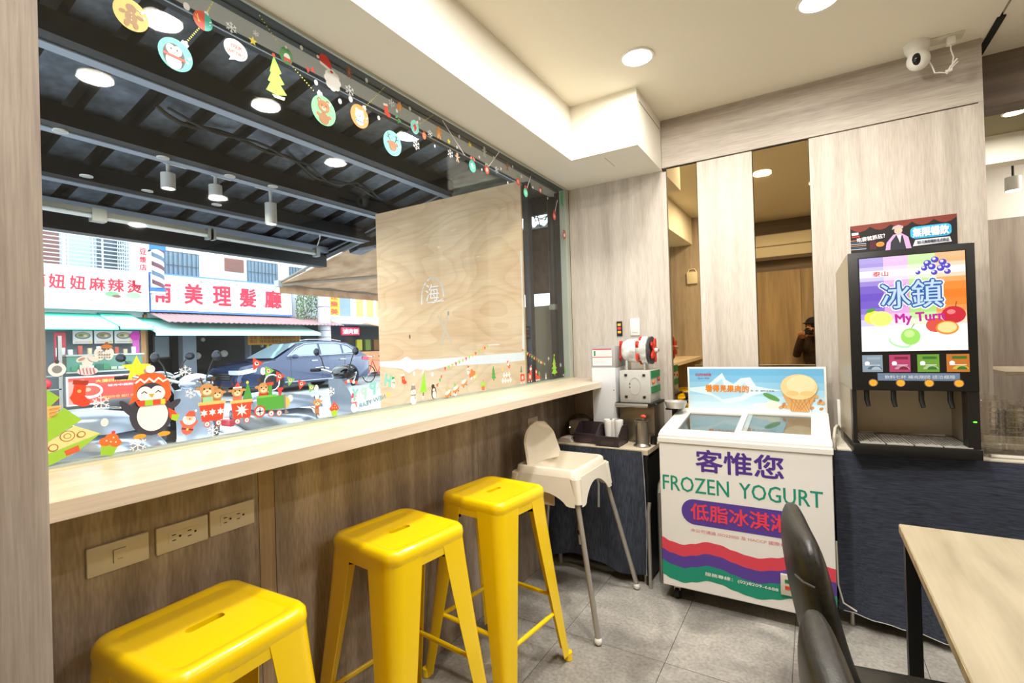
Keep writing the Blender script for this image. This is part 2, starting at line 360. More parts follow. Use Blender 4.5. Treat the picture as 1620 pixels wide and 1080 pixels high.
downlight(1.14, 4.35, 2.755, .06, 'small warm recessed light in the olive ceiling of the passage', 8, M('warm_lit', 'FFE0B0', .5, emit=6), grp='passage lights')
lamp('far_room_light', (2.3, 5.6, 2.95), 40, .5, (1, .93, .85))

# ------------------------------------------------------------------ yellow stools
def rr(x0, x1, y0, y1, z, r, n=5):
    out = []
    for cx, cy, a in ((x1-r, y0+r, -90), (x1-r, y1-r, 0), (x0+r, y1-r, 90), (x0+r, y0+r, 180)):
        out += [Vector((cx+r*math.cos(math.radians(a+90*i/n)), cy+r*math.sin(math.radians(a+90*i/n)), z)) for i in range(n+1)]
    return out
def make_stool(lab):
    t = thing('bar_stool', lab, 'stool', world=False, group='yellow metal stools under the window counter')
    H, a, rc = .76, .158, .045
    def ring(h, z, r):
        pts = []
        for cx, cy, q in ((h-r, -h+r, -90), (h-r, h-r, 0), (-h+r, h-r, 90), (-h+r, -h+r, 180)):
            pts += [Vector((cx+r*math.cos(math.radians(q+90*i/6)), cy+r*math.sin(math.radians(q+90*i/6)), z)) for i in range(7)]
        return pts
    # seat pan: raised rounded rim, slightly dished top, hand slot
    b = B(); rings = [ring(a+.006, H-.045, rc), ring(a+.008, H-.03, rc), ring(a+.006, H-.012, rc), ring(a-.002, H-.002, rc-.004), ring(a-.012, H, rc-.012), ring(a-.024, H-.003, rc-.02), ring(a-.034, H-.006, rc-.022)]
    b.loft(rings, caps=False)
    inner = ring(a-.034, H-.006, rc-.022)
    sl = rr(-.0115, .0115, -.043, .043, H-.006, .011, 6)
    b.loft([inner, sl, [p-Vector((0, 0, .012)) for p in sl]], caps=False)
    seat = b.done('seat', YELL, t, smooth=50)
    # four folded sheet legs, apron arched between them
    zt, zb, wt, wbm = H-.038, .028, .072, .034
    for k in range(4):
        R = Matrix.Rotation(PI/2*k, 4, 'Z'); b = B(); rings = []
        for i in range(9):
            f = i/8; z = zt+(zb-zt)*f; h = a+.004+(.222-a-.004)*(f**1.15); w = wt+(wbm-wt)*f; r = rc*(1-.55*f)
            pts = [Vector((h, h-r-w, z))]+[Vector((h-r+r*math.cos(math.radians(90*j/5)), h-r+r*math.sin(math.radians(90*j/5)), z)) for j in range(6)]+[Vector((h-r-w, h, z))]
            rings.append([R @ p for p in pts])
        rings[1:1] = []
        b.loft(rings, caps=False, closed=False).solid(.0022).done('leg', YELL, t, smooth=40)
        b = B(); p = R @ Vector((.214, .214, 0)); b.lathe([(.014, 0), (.019, .002), (.017, .034), (.012, .034)], (p.x, p.y, 0), 14).done('foot_cap', RUB if k % 2 else YELL, t)
    for k in range(4):   # apron band and footrests
        R = Matrix.Rotation(PI/2*k, 4, 'Z'); b = B()
        def ap(u, v): return R @ Vector((a+.0035, -.115+.23*u, H-.040-v*(.030+.020*(2*u-1)**8)))
        b.grid(ap, 12, 2, .0022).done('apron', YELL, t)
        z = .27 if k % 2 else .225; h = a+.004+(.222-a-.004)*((1-(z-zb)/(zt-zb))**1.15)-.008
        b = B(); pts = [R @ Vector((h, -h+.03+(2*h-.06)*i/8, z)) for i in range(9)]
        b.tube(pts, [.011, .008, .0095, .0095, .0095, .0095, .0095, .008, .011], 10).done('footrest', YELL, t)
    for s in (-1, 1):
        b = B().tube([(-.13, -.13*s, H-.085), (.13, .13*s, H-.085)], .008, 8); o = b.done('cross_brace', YELL, t)
        B().box(-.126, -.096, -.111*s-.016, -.111*s+.016, H-.105, H-.078, R=Matrix.Rotation(s*PI/4, 3, 'Z')).done('bumper', RUB, o, smooth=0); B().box(.096, .126, .111*s-.016, .111*s+.016, H-.105, H-.078, R=Matrix.Rotation(s*PI/4, 3, 'Z')).done('bumper', RUB, o, smooth=0)
    return t
st = make_stool('yellow metal bar stool farthest from the camera, beside the white highchair')
st2, st3 = copy_tree(st), copy_tree(st)
st.location = (-1.175, 1.735, 0); st.rotation_euler.z = math.radians(-6)
st2.location = (-1.215, 1.215, 0); st2.rotation_euler.z = math.radians(-6)
st2['label'] = 'middle one of the three yellow metal bar stools under the counter'
st3.location = (-1.205, .585, 0); st3.rotation_euler.z = math.radians(3)
st3['label'] = 'yellow metal bar stool nearest the camera, cut by the bottom edge below the wall sockets'

# ------------------------------------------------------------------ sockets and switches
IV = M('ivory_plate', 'E0D8C6', .35); SLOT = M('socket_slot', '1A1713', .6)
def outlet(y0, y1, z0, z1, lab, kind, grp='wall plates under the counter'):
    t = thing('wall_socket', lab, 'socket', (WX, (y0+y1)/2, z0), group=grp)
    B().box(WX, WX+.009, y0, y1, z0, z1, bev=.003).done('face_plate', IV, t)
    yc, zc = (y0+y1)/2, (z0+z1)/2
    if kind == 2:
        B().box(WX+.009, WX+.0105, yc-.036, yc+.036, zc-.013, zc+.015).done('insert', IV, t, smooth=0)
        for q in (-.018, .02):
            b = B()
            for dz in (-.007, .007): b.box(WX+.0105, WX+.0112, yc+q-.010, yc+q-.001, zc+dz-.0012, zc+dz+.0012)
            b.lathe([(.003, WX+.0105), (.003, WX+.0112)], (0, yc+q+.009, zc), 12, axis='X').done('socket_slots', SLOT, t, smooth=0)
    else:
        B().box(WX+.009, WX+.011, yc-.013, yc+.013, zc-.016, zc+.016, bev=.001).done('data_port', IV, t)
        B().box(WX+.011, WX+.0114, yc-.013, yc-.0122, zc-.016, zc+.016).box(WX+.011, WX+.0114, yc-.013, yc+.013, zc+.0152, zc+.016).box(WX+.011, WX+.0114, yc-.004, yc+.006, zc-.009, zc-.008).done('port_shutter_edge', SLOT, t, smooth=0)
outlet(.450, .576, .853, .922, 'beige wall plate with a single data port, left of the two socket plates', 1)
outlet(.592, .719, .853, .922, 'beige double wall socket in the middle of the three plates', 2)
outlet(.724, .852, .855, .927, 'beige double wall socket next to the wood strip, right of the three plates', 2)
outlet(2.53, 2.65, .862, .925, 'beige double wall socket above the highchair back', 2, 'wall plate by the highchair')
t = thing('wall_switch', 'white rocker switch plate on the wood wall above the cup sealer', 'switch', (-1.0, 3.22, 1.4))
B().box(-1.035, -.972, 3.211, 3.22, 1.405, 1.52, bev=.003).done('face_plate', WHITE, t); B().box(-1.022, -.985, 3.207, 3.211, 1.425, 1.50, bev=.002).done('rocker', WHITE, t)
t = thing('call_panel', 'narrow black wall panel with orange buttons left of the white switch', 'button panel', (-1.11, 3.22, 1.4))
B().box(-1.130, -1.092, 3.212, 3.22, 1.405, 1.505, bev=.002).done('face_plate', BLACK, t)
for z, cc in ((1.482, 'F0A020'), (1.457, 'D22C3C'), (1.432, 'F0A020')): B().box(-1.122, -1.100, 3.209, 3.212, z-.008, z+.008, bev=.002).done('button', M('button_'+cc, cc, .4, emit=.6), t)
# ------------------------------------------------------------------ chest freezer
FW = M('white_enamel', 'F4F2EE', .35); FWI = M('freezer_liner', 'D8D8D4', .5)
t = thing('chest_freezer', 'white chest freezer with FROZEN YOGURT lettering and wavy red, purple and green stripes', 'freezer', (-.32, 2.86, 0))
x0, x1, y0, y1 = -.706, .062, 2.61, 3.12
b = B(); b.box(x0, x1, y0, y0+.05, .085, .836, bev=.004).box(x0, x1, y1-.05, y1, .085, .836).box(x0, x0+.05, y0+.05, y1-.05, .085, .836).box(x1-.05, x1, y0+.05, y1-.05, .085, .836).box(x0+.01, x1-.01, y0+.01, y1-.01, .085, .5)
b.done('cabinet', FW, t, smooth=0)
B().box(x0+.05, x1-.05, y0+.05, y1-.05, .5, .51).done('liner_floor', FWI, t, smooth=0)
zt = lambda y: .884+(y-y0)*.13
b = B()
b.prism([(x0-.005, y0-.008, .836), (x1+.005, y0-.008, .836), (x1+.005, y0-.008, .858), (x0-.005, y0-.008, .858)], (0, .05, 0))
b.prism([(x0-.002, y0, .858), (x0-.002, y0+.06, .858), (x0-.002, y0+.06, zt(y0+.06)), (x0-.002, y0+.035, .884), (x0-.002, y0, .872)], (x1-x0+.004, 0, 0))
for a in (x0, x1-.05): b.prism([(a, y0+.05, .836), (a, y1, .836), (a, y1, zt(y1)), (a, y0+.05, zt(y0+.05))], (.05, 0, 0))
b.box(x0, x1, y1-.05, y1, .836, zt(y1)).done('lid_frame', WHITE, t, smooth=0)
mid = -.325
for a, c_, dz in ((x0+.05, mid+.03, 0), (mid-.02, x1-.05, .010)):
    o = B().prism([(a, y0+.06, zt(y0+.06)-.016+dz), (c_, y0+.06, zt(y0+.06)-.016+dz), (c_, y1-.05, zt(y1-.05)-.016+dz), (a, y1-.05, zt(y1-.05)-.016+dz)], (0, 0, .004)).done('sliding_lid_pane', glass('lid_glass', (.80, .88, .90), .22), t, smooth=0)
    q = B()
    for u0, u1, v0, v1 in ((a, c_, y0+.055, y0+.085), (a, c_, y1-.08, y1-.045), (a, a+.028, y0+.085, y1-.08), (c_-.028, c_, y0+.085, y1-.08)):
        q.prism([(u0, v0, zt(v0)-.012+dz), (u1, v0, zt(v0)-.012+dz), (u1, v1, zt(v1)-.012+dz), (u0, v1, zt(v1)-.012+dz)], (0, 0, .009))
    q.done('pane_frame', WHITE, o, smooth=0)
for cx, cy in ((x0+.06, y0+.06), (x1-.06, y0+.06), (x0+.06, y1-.06), (x1-.06, y1-.06)):
    o = B().cyl((cx-.011, cy, .03), (cx+.011, cy, .03), .03).done('caster', RUB, t); B().box(cx-.016, cx+.016, cy-.012, cy+.02, .045, .086).done('fork', STEEL, o, smooth=0)
# printed front
PY = y0-.0006
p = Print((0, PY, 0), (1, 0, 0), (0, 0, 1), (0, -1, 0))
def wave(zl, dz):   # sampled wave of the stripes
    ks = [(-.7062, 0), (-.66, -.017), (-.60, -.026), (-.55, -.012), (-.478, .010), (-.42, .006), (-.362, -.010), (-.30, -.022), (-.252, -.026), (-.18, -.010), (-.105, .012), (-.03, .006), (.0615, -.012)]
    out = []
    for (xa, za), (xb, zb) in zip(ks, ks[1:]):
        out += [(xa+(xb-xa)*i/6, zl+dz*0+(za+(zb-za)*(3*(i/6)**2-2*(i/6)**3))) for i in range(6)]
    return out+[(ks[-1][0], zl+ks[-1][1])]
for zl, zl2, cc in ((.336, .276, 'E3475A'), (.276, .216, '5B3FA0'), (.216, .140, '12977B')):
    p.poly(wave(zl, 0)+wave(zl2, 0)[::-1], cc); p.k -= 1
p.k += 1
p.rrect(-.600, .424, -.045, .553, .064, '5B3FA0', 8)
p.done('stripe_print', t)
F = FY(PY)
text('客惟您', F, (-.524, -.130, .697, .812), ink('553394'), t, bold=.022)
text('FROZEN', F, (-.692, -.37, .585, .665), ink('12977B'), t, bold=.010); text('YOGURT', F, (-.325, .022, .588, .665), ink('12977B'), t, bold=.010)
text('低脂冰淇淋', F, (-.556, -.105, .450, .535), ink('F0445E'), t, bold=.022, lift=.0016)
text('本公司通過 ISO22000 及 HACCP 國際食品安全認證', F, (-.558, -.01, .386, .404), ink('E58A92'), t, bold=.01)
text('服務專線：(02)8209-6688', F, (-.494, -.168, .170, .192), ink('E8F4EC'), t, bold=.02, lift=.0022, rot=-1)
o = B().box(-.158, .01, y0-.012, y0, .165, .262, bev=.003).done('control_panel', M('beige_panel', 'DAD2C2', .4), t)
B().box(-.14, -.118, y0-.015, y0-.012, .225, .24).done('switch', M('green_rocker', '1E7A4C', .4), o, smooth=0); B().box(-.14, -.118, y0-.015, y0-.012, .195, .21).done('switch', M('red_rocker', 'D24828', .4), o, smooth=0)
B().box(-.10, -.02, y0-.014, y0-.012, .19, .245).done('dial_plate', STEEL, o, smooth=0)
# header board
h = thing('freezer_header_board', 'pale blue header board with an ice cream scoop standing on the back of the freezer', 'sign', (-.3, 3.125, .945))
B().box(-.657, .060, 3.118, 3.135, .945, 1.20, bev=.003).done('board', WHITE, h)
p = Print((0, 3.1175, 0), (1, 0, 0), (0, 0, 1), (0, -1, 0))
u0, u1, v0, v1 = -.646, .049, .955, 1.19
for i, cc in enumerate(('6FB6DE', '7FC0E4', '94CCEA', 'A9D8EF', 'BFE2F3', 'CDE8F5')): p.rect(u0+(u1-u0)*i/6*0, v1-(v1-v0)*(i+1)/6, u1, v1-(v1-v0)*i/6, cc); p.k -= 1
p.k += 1
p.poly([(u0, 1.075), (-.55, 1.085), (-.50, 1.13), (-.46, 1.165), (-.44, 1.125), (-.40, 1.10), (-.36, 1.135), (-.31, 1.14), (-.28, 1.09), (-.22, 1.078), (-.15, 1.07), (-.22, 1.06), (-.3, 1.035), (-.36, 1.0), (-.45, .985), (-.52, 1.03), (u0, 1.055)], 'DDF0F8')
p.poly([(-.55, 1.06), (-.50, 1.10), (-.46, 1.13), (-.45, 1.08), (-.40, 1.06), (-.34, 1.11), (-.32, 1.07), (-.36, 1.03), (-.46, 1.01)], 'B4DDF0')
p.ell(-.25, .975, .05, .022, 'F3F6E8'); p.ell(-.20, .985, .035, .025, 'EEF3D8'); p.ell(-.205, 1.03, .045, .014, '5E9A50', rot=-25)
for i in range(34):
    a = random.random(); p.ell(-.175+.215*a, v0+.012+.055*random.random()*(.5+a), .011, .008, random.choice(('B5763C', 'D49A5A', 'C88848', 'E0B070')), rot=random.random()*90, n=10)
p.poly([(-.150, 1.05), (.010, 1.05), (-.03, v0), (-.11, v0)], 'D8A668')
for i in range(5): p.line([(-.13+.025*i, 1.045), (-.06+.012*i, v0+.002)], .002, 'A87438'); p.line([(0-.025*i, 1.045), (-.07-.01*i, v0+.002)], .002, 'A87438')
p.ell(-.07, 1.090, .088, .070, 'F6D49A', n=32); p.ell(-.06, 1.103, .068, .050, 'FBE2B4', n=28); p.ell(-.10, 1.055, .03, .014, 'F2C888'); p.ell(-.03, 1.055, .034, .014, 'F2C888')
p.done('print', h)
F2 = FY(3.1160)
text('看得見果肉的', F2, (-.555, -.318, 1.052, 1.095), ink('F08A1C'), h, bold=.03); text('convenie', F2, (-.610, -.520, 1.146, 1.168), ink('C02848'), h, bold=.02)
text('Since 1974', F2, (-.596, -.532, 1.128, 1.138), ink('5B4AA0'), h, bold=.01); text('真 · 材 · 實料冰淇淋', F2, (-.31, -.19, 1.060, 1.069), ink('35507A'), h, bold=.01)

# ------------------------------------------------------------------ drinks dispenser
d = thing('drinks_dispenser', 'black juice dispenser with a lit colourful poster and four taps', 'drinks machine', (.148, 2.70, .834), math.radians(4.6), world=False)
SIDE = M('champagne_metal', 'B8AB95', .4, .4); INN = M('champagne_inner', 'F6EAD2', .45, 0)
W_, D_ = .437, .40
b = B(); b.prism([(0, .004, .286), (0, D_, .286), (0, D_, .86), (0, .06, .898), (0, .004, .898)], (W_, 0, 0)).done('cabinet', SIDE, d, smooth=0)
B().prism([(0, .05, .0), (0, D_, 0), (0, D_, .29), (0, .05, .29)], (.012, 0, 0)).done('side_panel', SIDE, d, smooth=0); B().box(W_-.012, W_, .05, D_, 0, .29).done('side_panel', SIDE, d, smooth=0)
B().box(.012, W_-.012, .30, .31, .05, .287).done('splash_back', INN, d, smooth=0)
B().box(0, W_, -.006, .006, .284, .902, bev=.003).done('front_bezel', BLACK, d)
B().box(0, .016, .0, .05, 0, .286).done('post', BLACK, d, smooth=0); B().box(W_-.040, W_, .0, .06, 0, .286).done('post', BLACK, d, smooth=0)
B().box(-.002, W_+.002, -.015, .30, 0, .045, bev=.004).done('drip_tray', BLACK, d)
b = B()
for i in range(4):
    xx = .024+i*.0985; b.box(xx, xx+.092, -.002, .26, .045, .049)
o = b.done('drip_grill', M('satin_steel', 'D4D0C8', .35, .4), d, smooth=0)
b = B()
for i in range(4):
    for j in range(7): xx = .03+i*.0985+j*.012; b.box(xx, xx+.003, .02+.02*(j % 3), .22-.02*(j % 2), .049, .0496)
b.done('grill_slots', BLACK, o, smooth=0)
B().box(W_-.022, W_-.012, -.004, 0, .155, .159).done('status_light', M('green_led', '50FF30', .5, emit=4), d, smooth=0)
SX0, SX1, SZ0, SZ1 = .041, .404, .457, .872
B().box(SX0-.004, SX1+.004, -.009, -.006, SZ0-.004, SZ1+.004).done('screen_frame', BLACK, d, smooth=0)
p = Print((SX0, -.0095, SZ0), (1, 0, 0), (0, 0, 1), (0, -1, 0), emit=.95, step=.00004)
Wd, Hd = SX1-SX0, SZ1-SZ0
def mixh(a, b_, f): return '%02X%02X%02X' % tuple(int(round(int(a[i:i+2], 16)*(1-f)+int(b_[i:i+2], 16)*f)) for i in (0, 2, 4))
cols = (('6A4CC0', 0, .24), ('D68AD0', .24, .48), ('9AD05A', .48, .73), ('F07A18', .73, 1))
fade = ((0, .93), (.06, .95), (.12, 1), (.20, 1), (.27, .85), (.34, .55), (.40, .30), (.46, .12), (.54, .0), (.62, .0), (.70, .2), (.75, .45), (.79, .9), (.86, .92), (.90, .4), (.94, .45), (1, .5))
for cc, a, c_ in cols:
    for (f0, w0), (f1, w1_) in zip(fade, fade[1:]): p.rect(a*Wd, f0*Hd, c_*Wd, f1*Hd, mixh(cc, 'FFFFFF', (w0+w1_)/2)); p.k -= 1
p.k += 1
X = lambda f: f*Wd
Y = lambda f: f*Hd
for gx, gy, r in ((.66, .90, .036), (.73, .93, .036), (.80, .90, .036), (.63, .85, .03), (.70, .86, .036), (.78, .84, .036), (.84, .86, .03), (.72, .80, .03), (.84, .80, .03), (.57, .81, .024)):
    p.ell(X(gx), Y(gy), r*Wd*1.0, None, '4A3CB8'); p.ell(X(gx)-.003, Y(gy)+.004, r*Wd*.45, None, 'D8D8FF')
p.ell(X(.13), Y(.36), .035, .030, 'F2E23C'); p.ell(X(.20), Y(.345), .042, .034, 'F6F08C'); p.ell(X(.20), Y(.345), .034, .027, 'E2EC70'); p.ell(X(.10), Y(.44), .018, .008, '4E9A3C', rot=20)
p.ell(X(.88), Y(.36), .040, .036, 'C81830'); p.ell(X(.86), Y(.39), .014, .010, 'F08080'); p.ell(X(.72), Y(.26), .034, .030, 'D85040')
p.ell(X(.82), Y(.23), .038, .029, 'F08A20'); p.ell(X(.82), Y(.235), .032, .023, 'FBD890'); p.line([(X(.90), Y(.44)), (X(.91), Y(.49))], .003, '6A4020')
p.ell(X(.38), Y(.09), .042, .022, 'B8E4B0', rot=-20); p.ell(X(.38), Y(.10), .036, .017, 'F4FBEE', rot=-20); p.ell(X(.48), Y(.15), .034, .036, '9ADB5C'); p.ell(X(.47), Y(.18), .018, .016, 'C6F090'); p.line([(X(.49), Y(.24)), (X(.52), Y(.28))], .003, '5A8A30')
p.done('poster', d)
FD = ((SX0, -.0145, SZ0), (1, 0, 0), (0, 0, 1), (0, -1, 0))
text('冰鎮', FD, (X(.175), X(.815), Y(.42), Y(.76)), ink('FFFFFF', .9), d, bold=.075); text('冰鎮', FD, (X(.19), X(.80), Y(.432), Y(.748)), ink('1466B8', .7), d, bold=.055, lift=.0010)
text('冰鎮', FD, (X(.205), X(.785), Y(.445), Y(.735)), ink('CFE6FA', .8), d, bold=.010, lift=.0018)
text('My Turn', FD, (X(.335), X(.80), Y(.275), Y(.40)), ink('C8189C', .8), d, bold=.035, rot=3); text('泰山', FD, (X(.13), X(.285), Y(.795), Y(.85)), ink('E0402C', .8), d, bold=.02)
for i, (cc, c2, c3) in enumerate((('A8BCCB', '5E7E98', 'D8E4EC'), ('E04880', 'F4B0C8', '9C1838'), ('86C23C', 'D8EEB0', '3E8A28'), ('F08A28', 'FBE04C', '3E8A28'))):
    xx = .041+i*.0975
    p = Print((xx, -.0066, .366), (1, 0, 0), (0, 0, 1), (0, -1, 0), emit=.55)
    p.rect(0, 0, .074, .075, cc); p.ell(.045, .012, .026, .016, c2, a0=0, a1=180); p.ell(.05, .010, .017, .014, c3, a0=0, a1=180); p.rect(.018, .055, .066, .066, c3 if i else 'C4D4E0'); p.ell(.018, .038, .009, .009, 'FFFFFF'); p.line([(.01, .03), (.064, .030)], .002, 'FFFFFF')
    p.done('flavour_card', d)
    B().lathe([(.017, -.0095), (.017, -.006)], (xx+.037, 0, .318), 20, axis='Y').done('button_ring', STEEL, d)
    B().lathe([(.0135, -.012), (.0135, -.009)], (xx+.037, 0, .318), 20, axis='Y').done('button', M('orange_button', 'F0922C', .35, emit=.5), d)
    B().tube([(xx+.018, .03, .29), (xx+.018, .03, .24), (xx+.022, .02, .21)], [.010, .010, .008], 12).done('tap', BLACK, d)
B().box(.095, .375, -.0072, -.006, .328, .360).done('notice_strip', M('slate_blue_print', '6E86A8', .5), d, smooth=0)
text('飲料七杯 補充期間 請洽櫃檯', ((0, -.0074, 0), (1, 0, 0), (0, 0, 1), (0, -1, 0)), (.12, .36, .336, .352), ink('D8E2EE'), d, bold=.01)
# banner on top
BV = (0, 0, .845)
bn = thing('promo_banner', 'dark promo banner with a man in a flat cap standing on the drinks dispenser', 'sign', (.37, 2.90, 1.70))
B().box(.174, .566, 2.905, 2.910, 1.722, 1.895, R=Matrix.Rotation(math.radians(0), 3, 'Y')).done('board', BLACK, bn, smooth=0)
p = Print((.174, 2.9046, 1.722), (1, 0, 0), BV, (0, -1, 0))
p.rect(0, 0, .392, .205, '1A1518')
for i in range(5): p.poly([(.392*i/5, .205), (.392*(i+1)/5, .205), (.392*(i+1)/5, .19), (.392*(i+.75)/5, .172), (.392*(i+.5)/5, .166), (.392*(i+.25)/5, .172), (.392*i/5, .19)], '7A3428'); p.k -= 1
p.k += 1
for i in range(6): p.line([(0, .07+.010*i), (.06, .068+.010*i)], .003, ('C8D4E4', '58688C', 'D8A070')[i % 3])
p.rect(.075, .06, .10, .12, '4A1C2C'); p.ell(.115, .085, .016, .014, 'E08A3C')
p.poly([(.13, .02), (.14, .09), (.165, .13), (.195, .135), (.22, .11), (.235, .02)], 'C8A0D0'); p.poly([(.15, .02), (.155, .09), (.175, .125), (.20, .12), (.215, .02)], '2A2E38'); p.poly([(.178, .125), (.195, .125), (.19, .08)], 'E8E4EC')
p.ell(.184, .150, .015, .019, 'E0B49C'); p.poly([(.160, .158), (.165, .174), (.185, .182), (.203, .172), (.202, .160), (.18, .163)], 'C0A8B0')
p.rrect(.228, .095, .372, .160, .02, '3CB4E8'); p.poly([(.235, .055), (.372, .060), (.366, .088), (.245, .088)], 'D8DCE4'); p.rect(.005, .150, .032, .165, 'D8E0EC'); p.rect(.005, .138, .036, .145, 'D84038')
p.done('print', bn)
F3 = ((.174, 2.9010, 1.722), (1, 0, 0), BV, (0, -1, 0))
text('無限暢飲', F3, (.236, .364, .102, .153), ink('F4F8FF'), bn, bold=.03); text('吃麥就抓狂？', F3, (.025, .135, .112, .138), ink('F2EEF2'), bn, bold=.02, rot=6); text('加1元無限暢飲各式飲品', F3, (.25, .362, .064, .082), ink('3A4254'), bn, bold=.02)

# ------------------------------------------------------------------ tables with denim skirts
DEN = noisy('dark_denim', '2A303C', '4A5060', (60, 60, 6), 3, 4, .9, fine=((500, 500, 30), .35), lo=.3, hi=.7)
DENH = noisy('dark_denim_crosswise', '262B38', '474E60', (5, 60, 90), 3, 4, .9, fine=((20, 400, 600), .35), lo=.3, hi=.7)
t = thing('serving_table', 'long serving table carrying the drinks dispenser, behind the brown dining table', 'table', (.8, 3, 0))
B().box(.085, 1.75, 2.775, 3.195, .800, .832, bev=.002).done('tabletop', noisy('pale_worn_top', 'CFC5B2', 'E2DACA', (1, 8, 8), 2, 5, .5), t, smooth=0)
for xx in (.125, 1.70):
    for yy in (2.80, 3.17):
        o = B().box(xx-.016, xx+.016, yy-.016, yy+.016, .09, .80).done('leg', STEEL, t, smooth=0); B().cyl((xx, yy, 0), (xx, yy, .1), .011).done('foot', STEEL, o)
s = thing('denim_table_skirt', 'dark denim cloth hanging round the serving table under the drinks dispenser', 'tablecloth', (.8, 2.77, 0))
def skirt(u, v):
    L_ = .42+1.70; q = u*L_
    if q < .40: x, y = .070, 3.18-q
    else: x, y = .070+(q-.40), 2.768
    f = v**1.2; hem = .075+ .03*math.sin(q*5+1)*.5 - (.035 if q > .55 else .0)*min(1, (q-.55)*3 if q > .55 else 0)
    z = .826-(.826-hem)*v; w = .010*math.sin(q*23+1.3)*f+.007*math.sin(q*51)*f+.012*math.sin(v*5+q*3)*v
    if q < .40: x -= w
    else: y -= w+.006*f
    return Vector((x, y, z))
B().grid(skirt, 110, 16).done('cloth', DENH, s)
def hem(u):
    w = skirt(u, 1.0); return (w.x, w.y-.003, w.z)
B().tube([hem(i/60) for i in range(61)], .0018, 6).done('hem_edge', M('pale_selvedge', 'C6C4C0', .8), s)
t = thing('side_table', 'small serving table with a pale top between the highchair and the freezer', 'table', (-1.1, 2.95, 0))
B().box(-1.415, -.800, 2.72, 3.2, .728, .756, bev=.002).done('tabletop', noisy('beige_top', 'C9B99D', 'DACDB4', (1, 8, 8), 2, 5, .45), t, smooth=0)
B().box(-.822, -.812, 2.74, 3.18, .02, .70).box(-.830, -.805, 2.725, 2.75, .0, .728).done('end_panel', BLACK, t, smooth=0)
for xx in (-1.38, -.84):
    for yy in (2.76, 3.16): B().tube([(xx, yy, 0), (xx, yy, .728)], .013, 10).done('leg', SILV, t)
s = thing('denim_side_skirt', 'dark denim cloth hanging from the small table behind the highchair', 'tablecloth', (-1.12, 2.71, 0))
def skirt2(u, v):
    q = u*.585; f = v; z = .750-.675*v+.02*math.sin(q*9)*v
    return Vector((-1.412+q+.012*math.sin(v*3)*u, 2.712-.012*math.sin(q*30+.6)*f-.012*math.sin(q*14+v*2)*f-.01*v, z))
B().grid(skirt2, 60, 16).done('cloth', DEN, s)
B().tube([skirt2(1, i/16)+Vector((0, -.003, 0)) for i in range(17)], [.002+.002*(i % 4 == 0) for i in range(17)], 6).done('frayed_edge', M('pale_thread', 'A6A8B4', .9), s)
f = thing('folding_stand', 'folded grey tube stand leaning between the side table and the freezer', 'stand', (-.76, 2.9, 0))
B().tube([(-.80, 2.70, 0), (-.80, 2.70, .42), (-.795, 2.71, .47)], .010, 10).tube([(-.765, 3.06, .0), (-.765, 3.06, .50), (-.765, 3.04, .545), (-.765, 3.0, .56), (-.765, 2.86, .56), (-.765, 2.82, .545), (-.765, 2.80, .50)], .011, 10).tube([(-.765, 2.80, .14), (-.765, 3.06, .10)], .009, 8).tube([(-.765, 2.82, .46), (-.765, 3.06, .43)], .006, 8).tube([(-.765, 2.80, .50), (-.765, 2.80, .0)], .011, 10).done('tube_frame', SILV, f)

# ------------------------------------------------------------------ cup sealer and things on the side table
TZ = .757
t = thing('cup_sealing_machine', 'cup sealing machine with a film drum between red wheels and a green side', 'machine', (-.92, 2.98, TZ))
B().box(-1.030, -.815, 2.93, 3.16, TZ, .985, bev=.003).done('base_box', M('brushed_bronze_steel', '9A8E78', .35, .8), t)
B().box(-1.005, -.82, 2.88, 3.10, 1.0, 1.192, bev=.004).done('housing', M('housing_grey', 'BDBAB2', .5), t)
b = B()
for xx in (-.965, -.855):
    for zz in (1.035, 1.165): b.box(xx-.008, xx+.008, 2.876, 2.88, zz-.007, zz+.007)
b.box(-.944, -.938, 2.877, 2.88, 1.11, 1.116).box(-.944, -.938, 2.877, 2.88, 1.09, 1.096).done('rubber_pad', BLACK, t, smooth=0)
b = B()
b.tube([Vector((-.91+.035*math.cos(a), 2.879, 1.10+.05*math.sin(a))) for a in [2*PI*i/24 for i in range(25)]], .0015, 5).done('pressed_ring', M('housing_grey', 'BDBAB2', .5), t)
GRN = M('green_panel', '12804A', .4)
B().box(-.820, -.815, 2.90, 3.09, 1.145, 1.188).done('side_panel', GRN, t, smooth=0); B().box(-.820, -.815, 2.90, 3.09, 1.055, 1.095).done('side_panel', GRN, t, smooth=0)
B().cyl((-.815, 2.93, 1.12), (-.806, 2.93, 1.12), .011).done('knob', M('orange_knob', 'E87820', .4), t); B().cyl((-.815, 3.04, 1.13), (-.806, 3.04, 1.13), .010).done('knob', M('red_knob', 'CC2A22', .4), t)
B().cyl((-1.03, 2.865, .985), (-.83, 2.865, .985), .014).done('front_roller', STEEL, t); B().box(-1.03, -.80, 2.86, 3.12, .984, 1.0).done('slide_plate', BLACK, t, smooth=0)
B().tube([(-.83, 2.90, .998), (-.79, 2.91, .990)], .005, 8).done('arm', BLACK, t)
FILM = noisy('sealing_film_roll', 'B9B6AE', 'EFEDE8', (10, 10, 10), 1.5, 4, .25, lo=.4, hi=.6)
REDP = M('red_plastic', 'D8301E', .35)
B().lathe([(.006, -1.018), (.056, -1.005), (.070, -.98), (.074, -.915), (.062, -.912), (.062, -.885), (.086, -.882), (.086, -.848), (.06, -.845)], (0, 2.985, 1.31), 28, axis='X').done('film_drum', FILM, t)
B().box(-.985, -.975, 2.95, 3.02, 1.19, 1.27).box(-.875, -.865, 2.95, 3.02, 1.19, 1.26).done('bracket', STEEL, t, smooth=0)
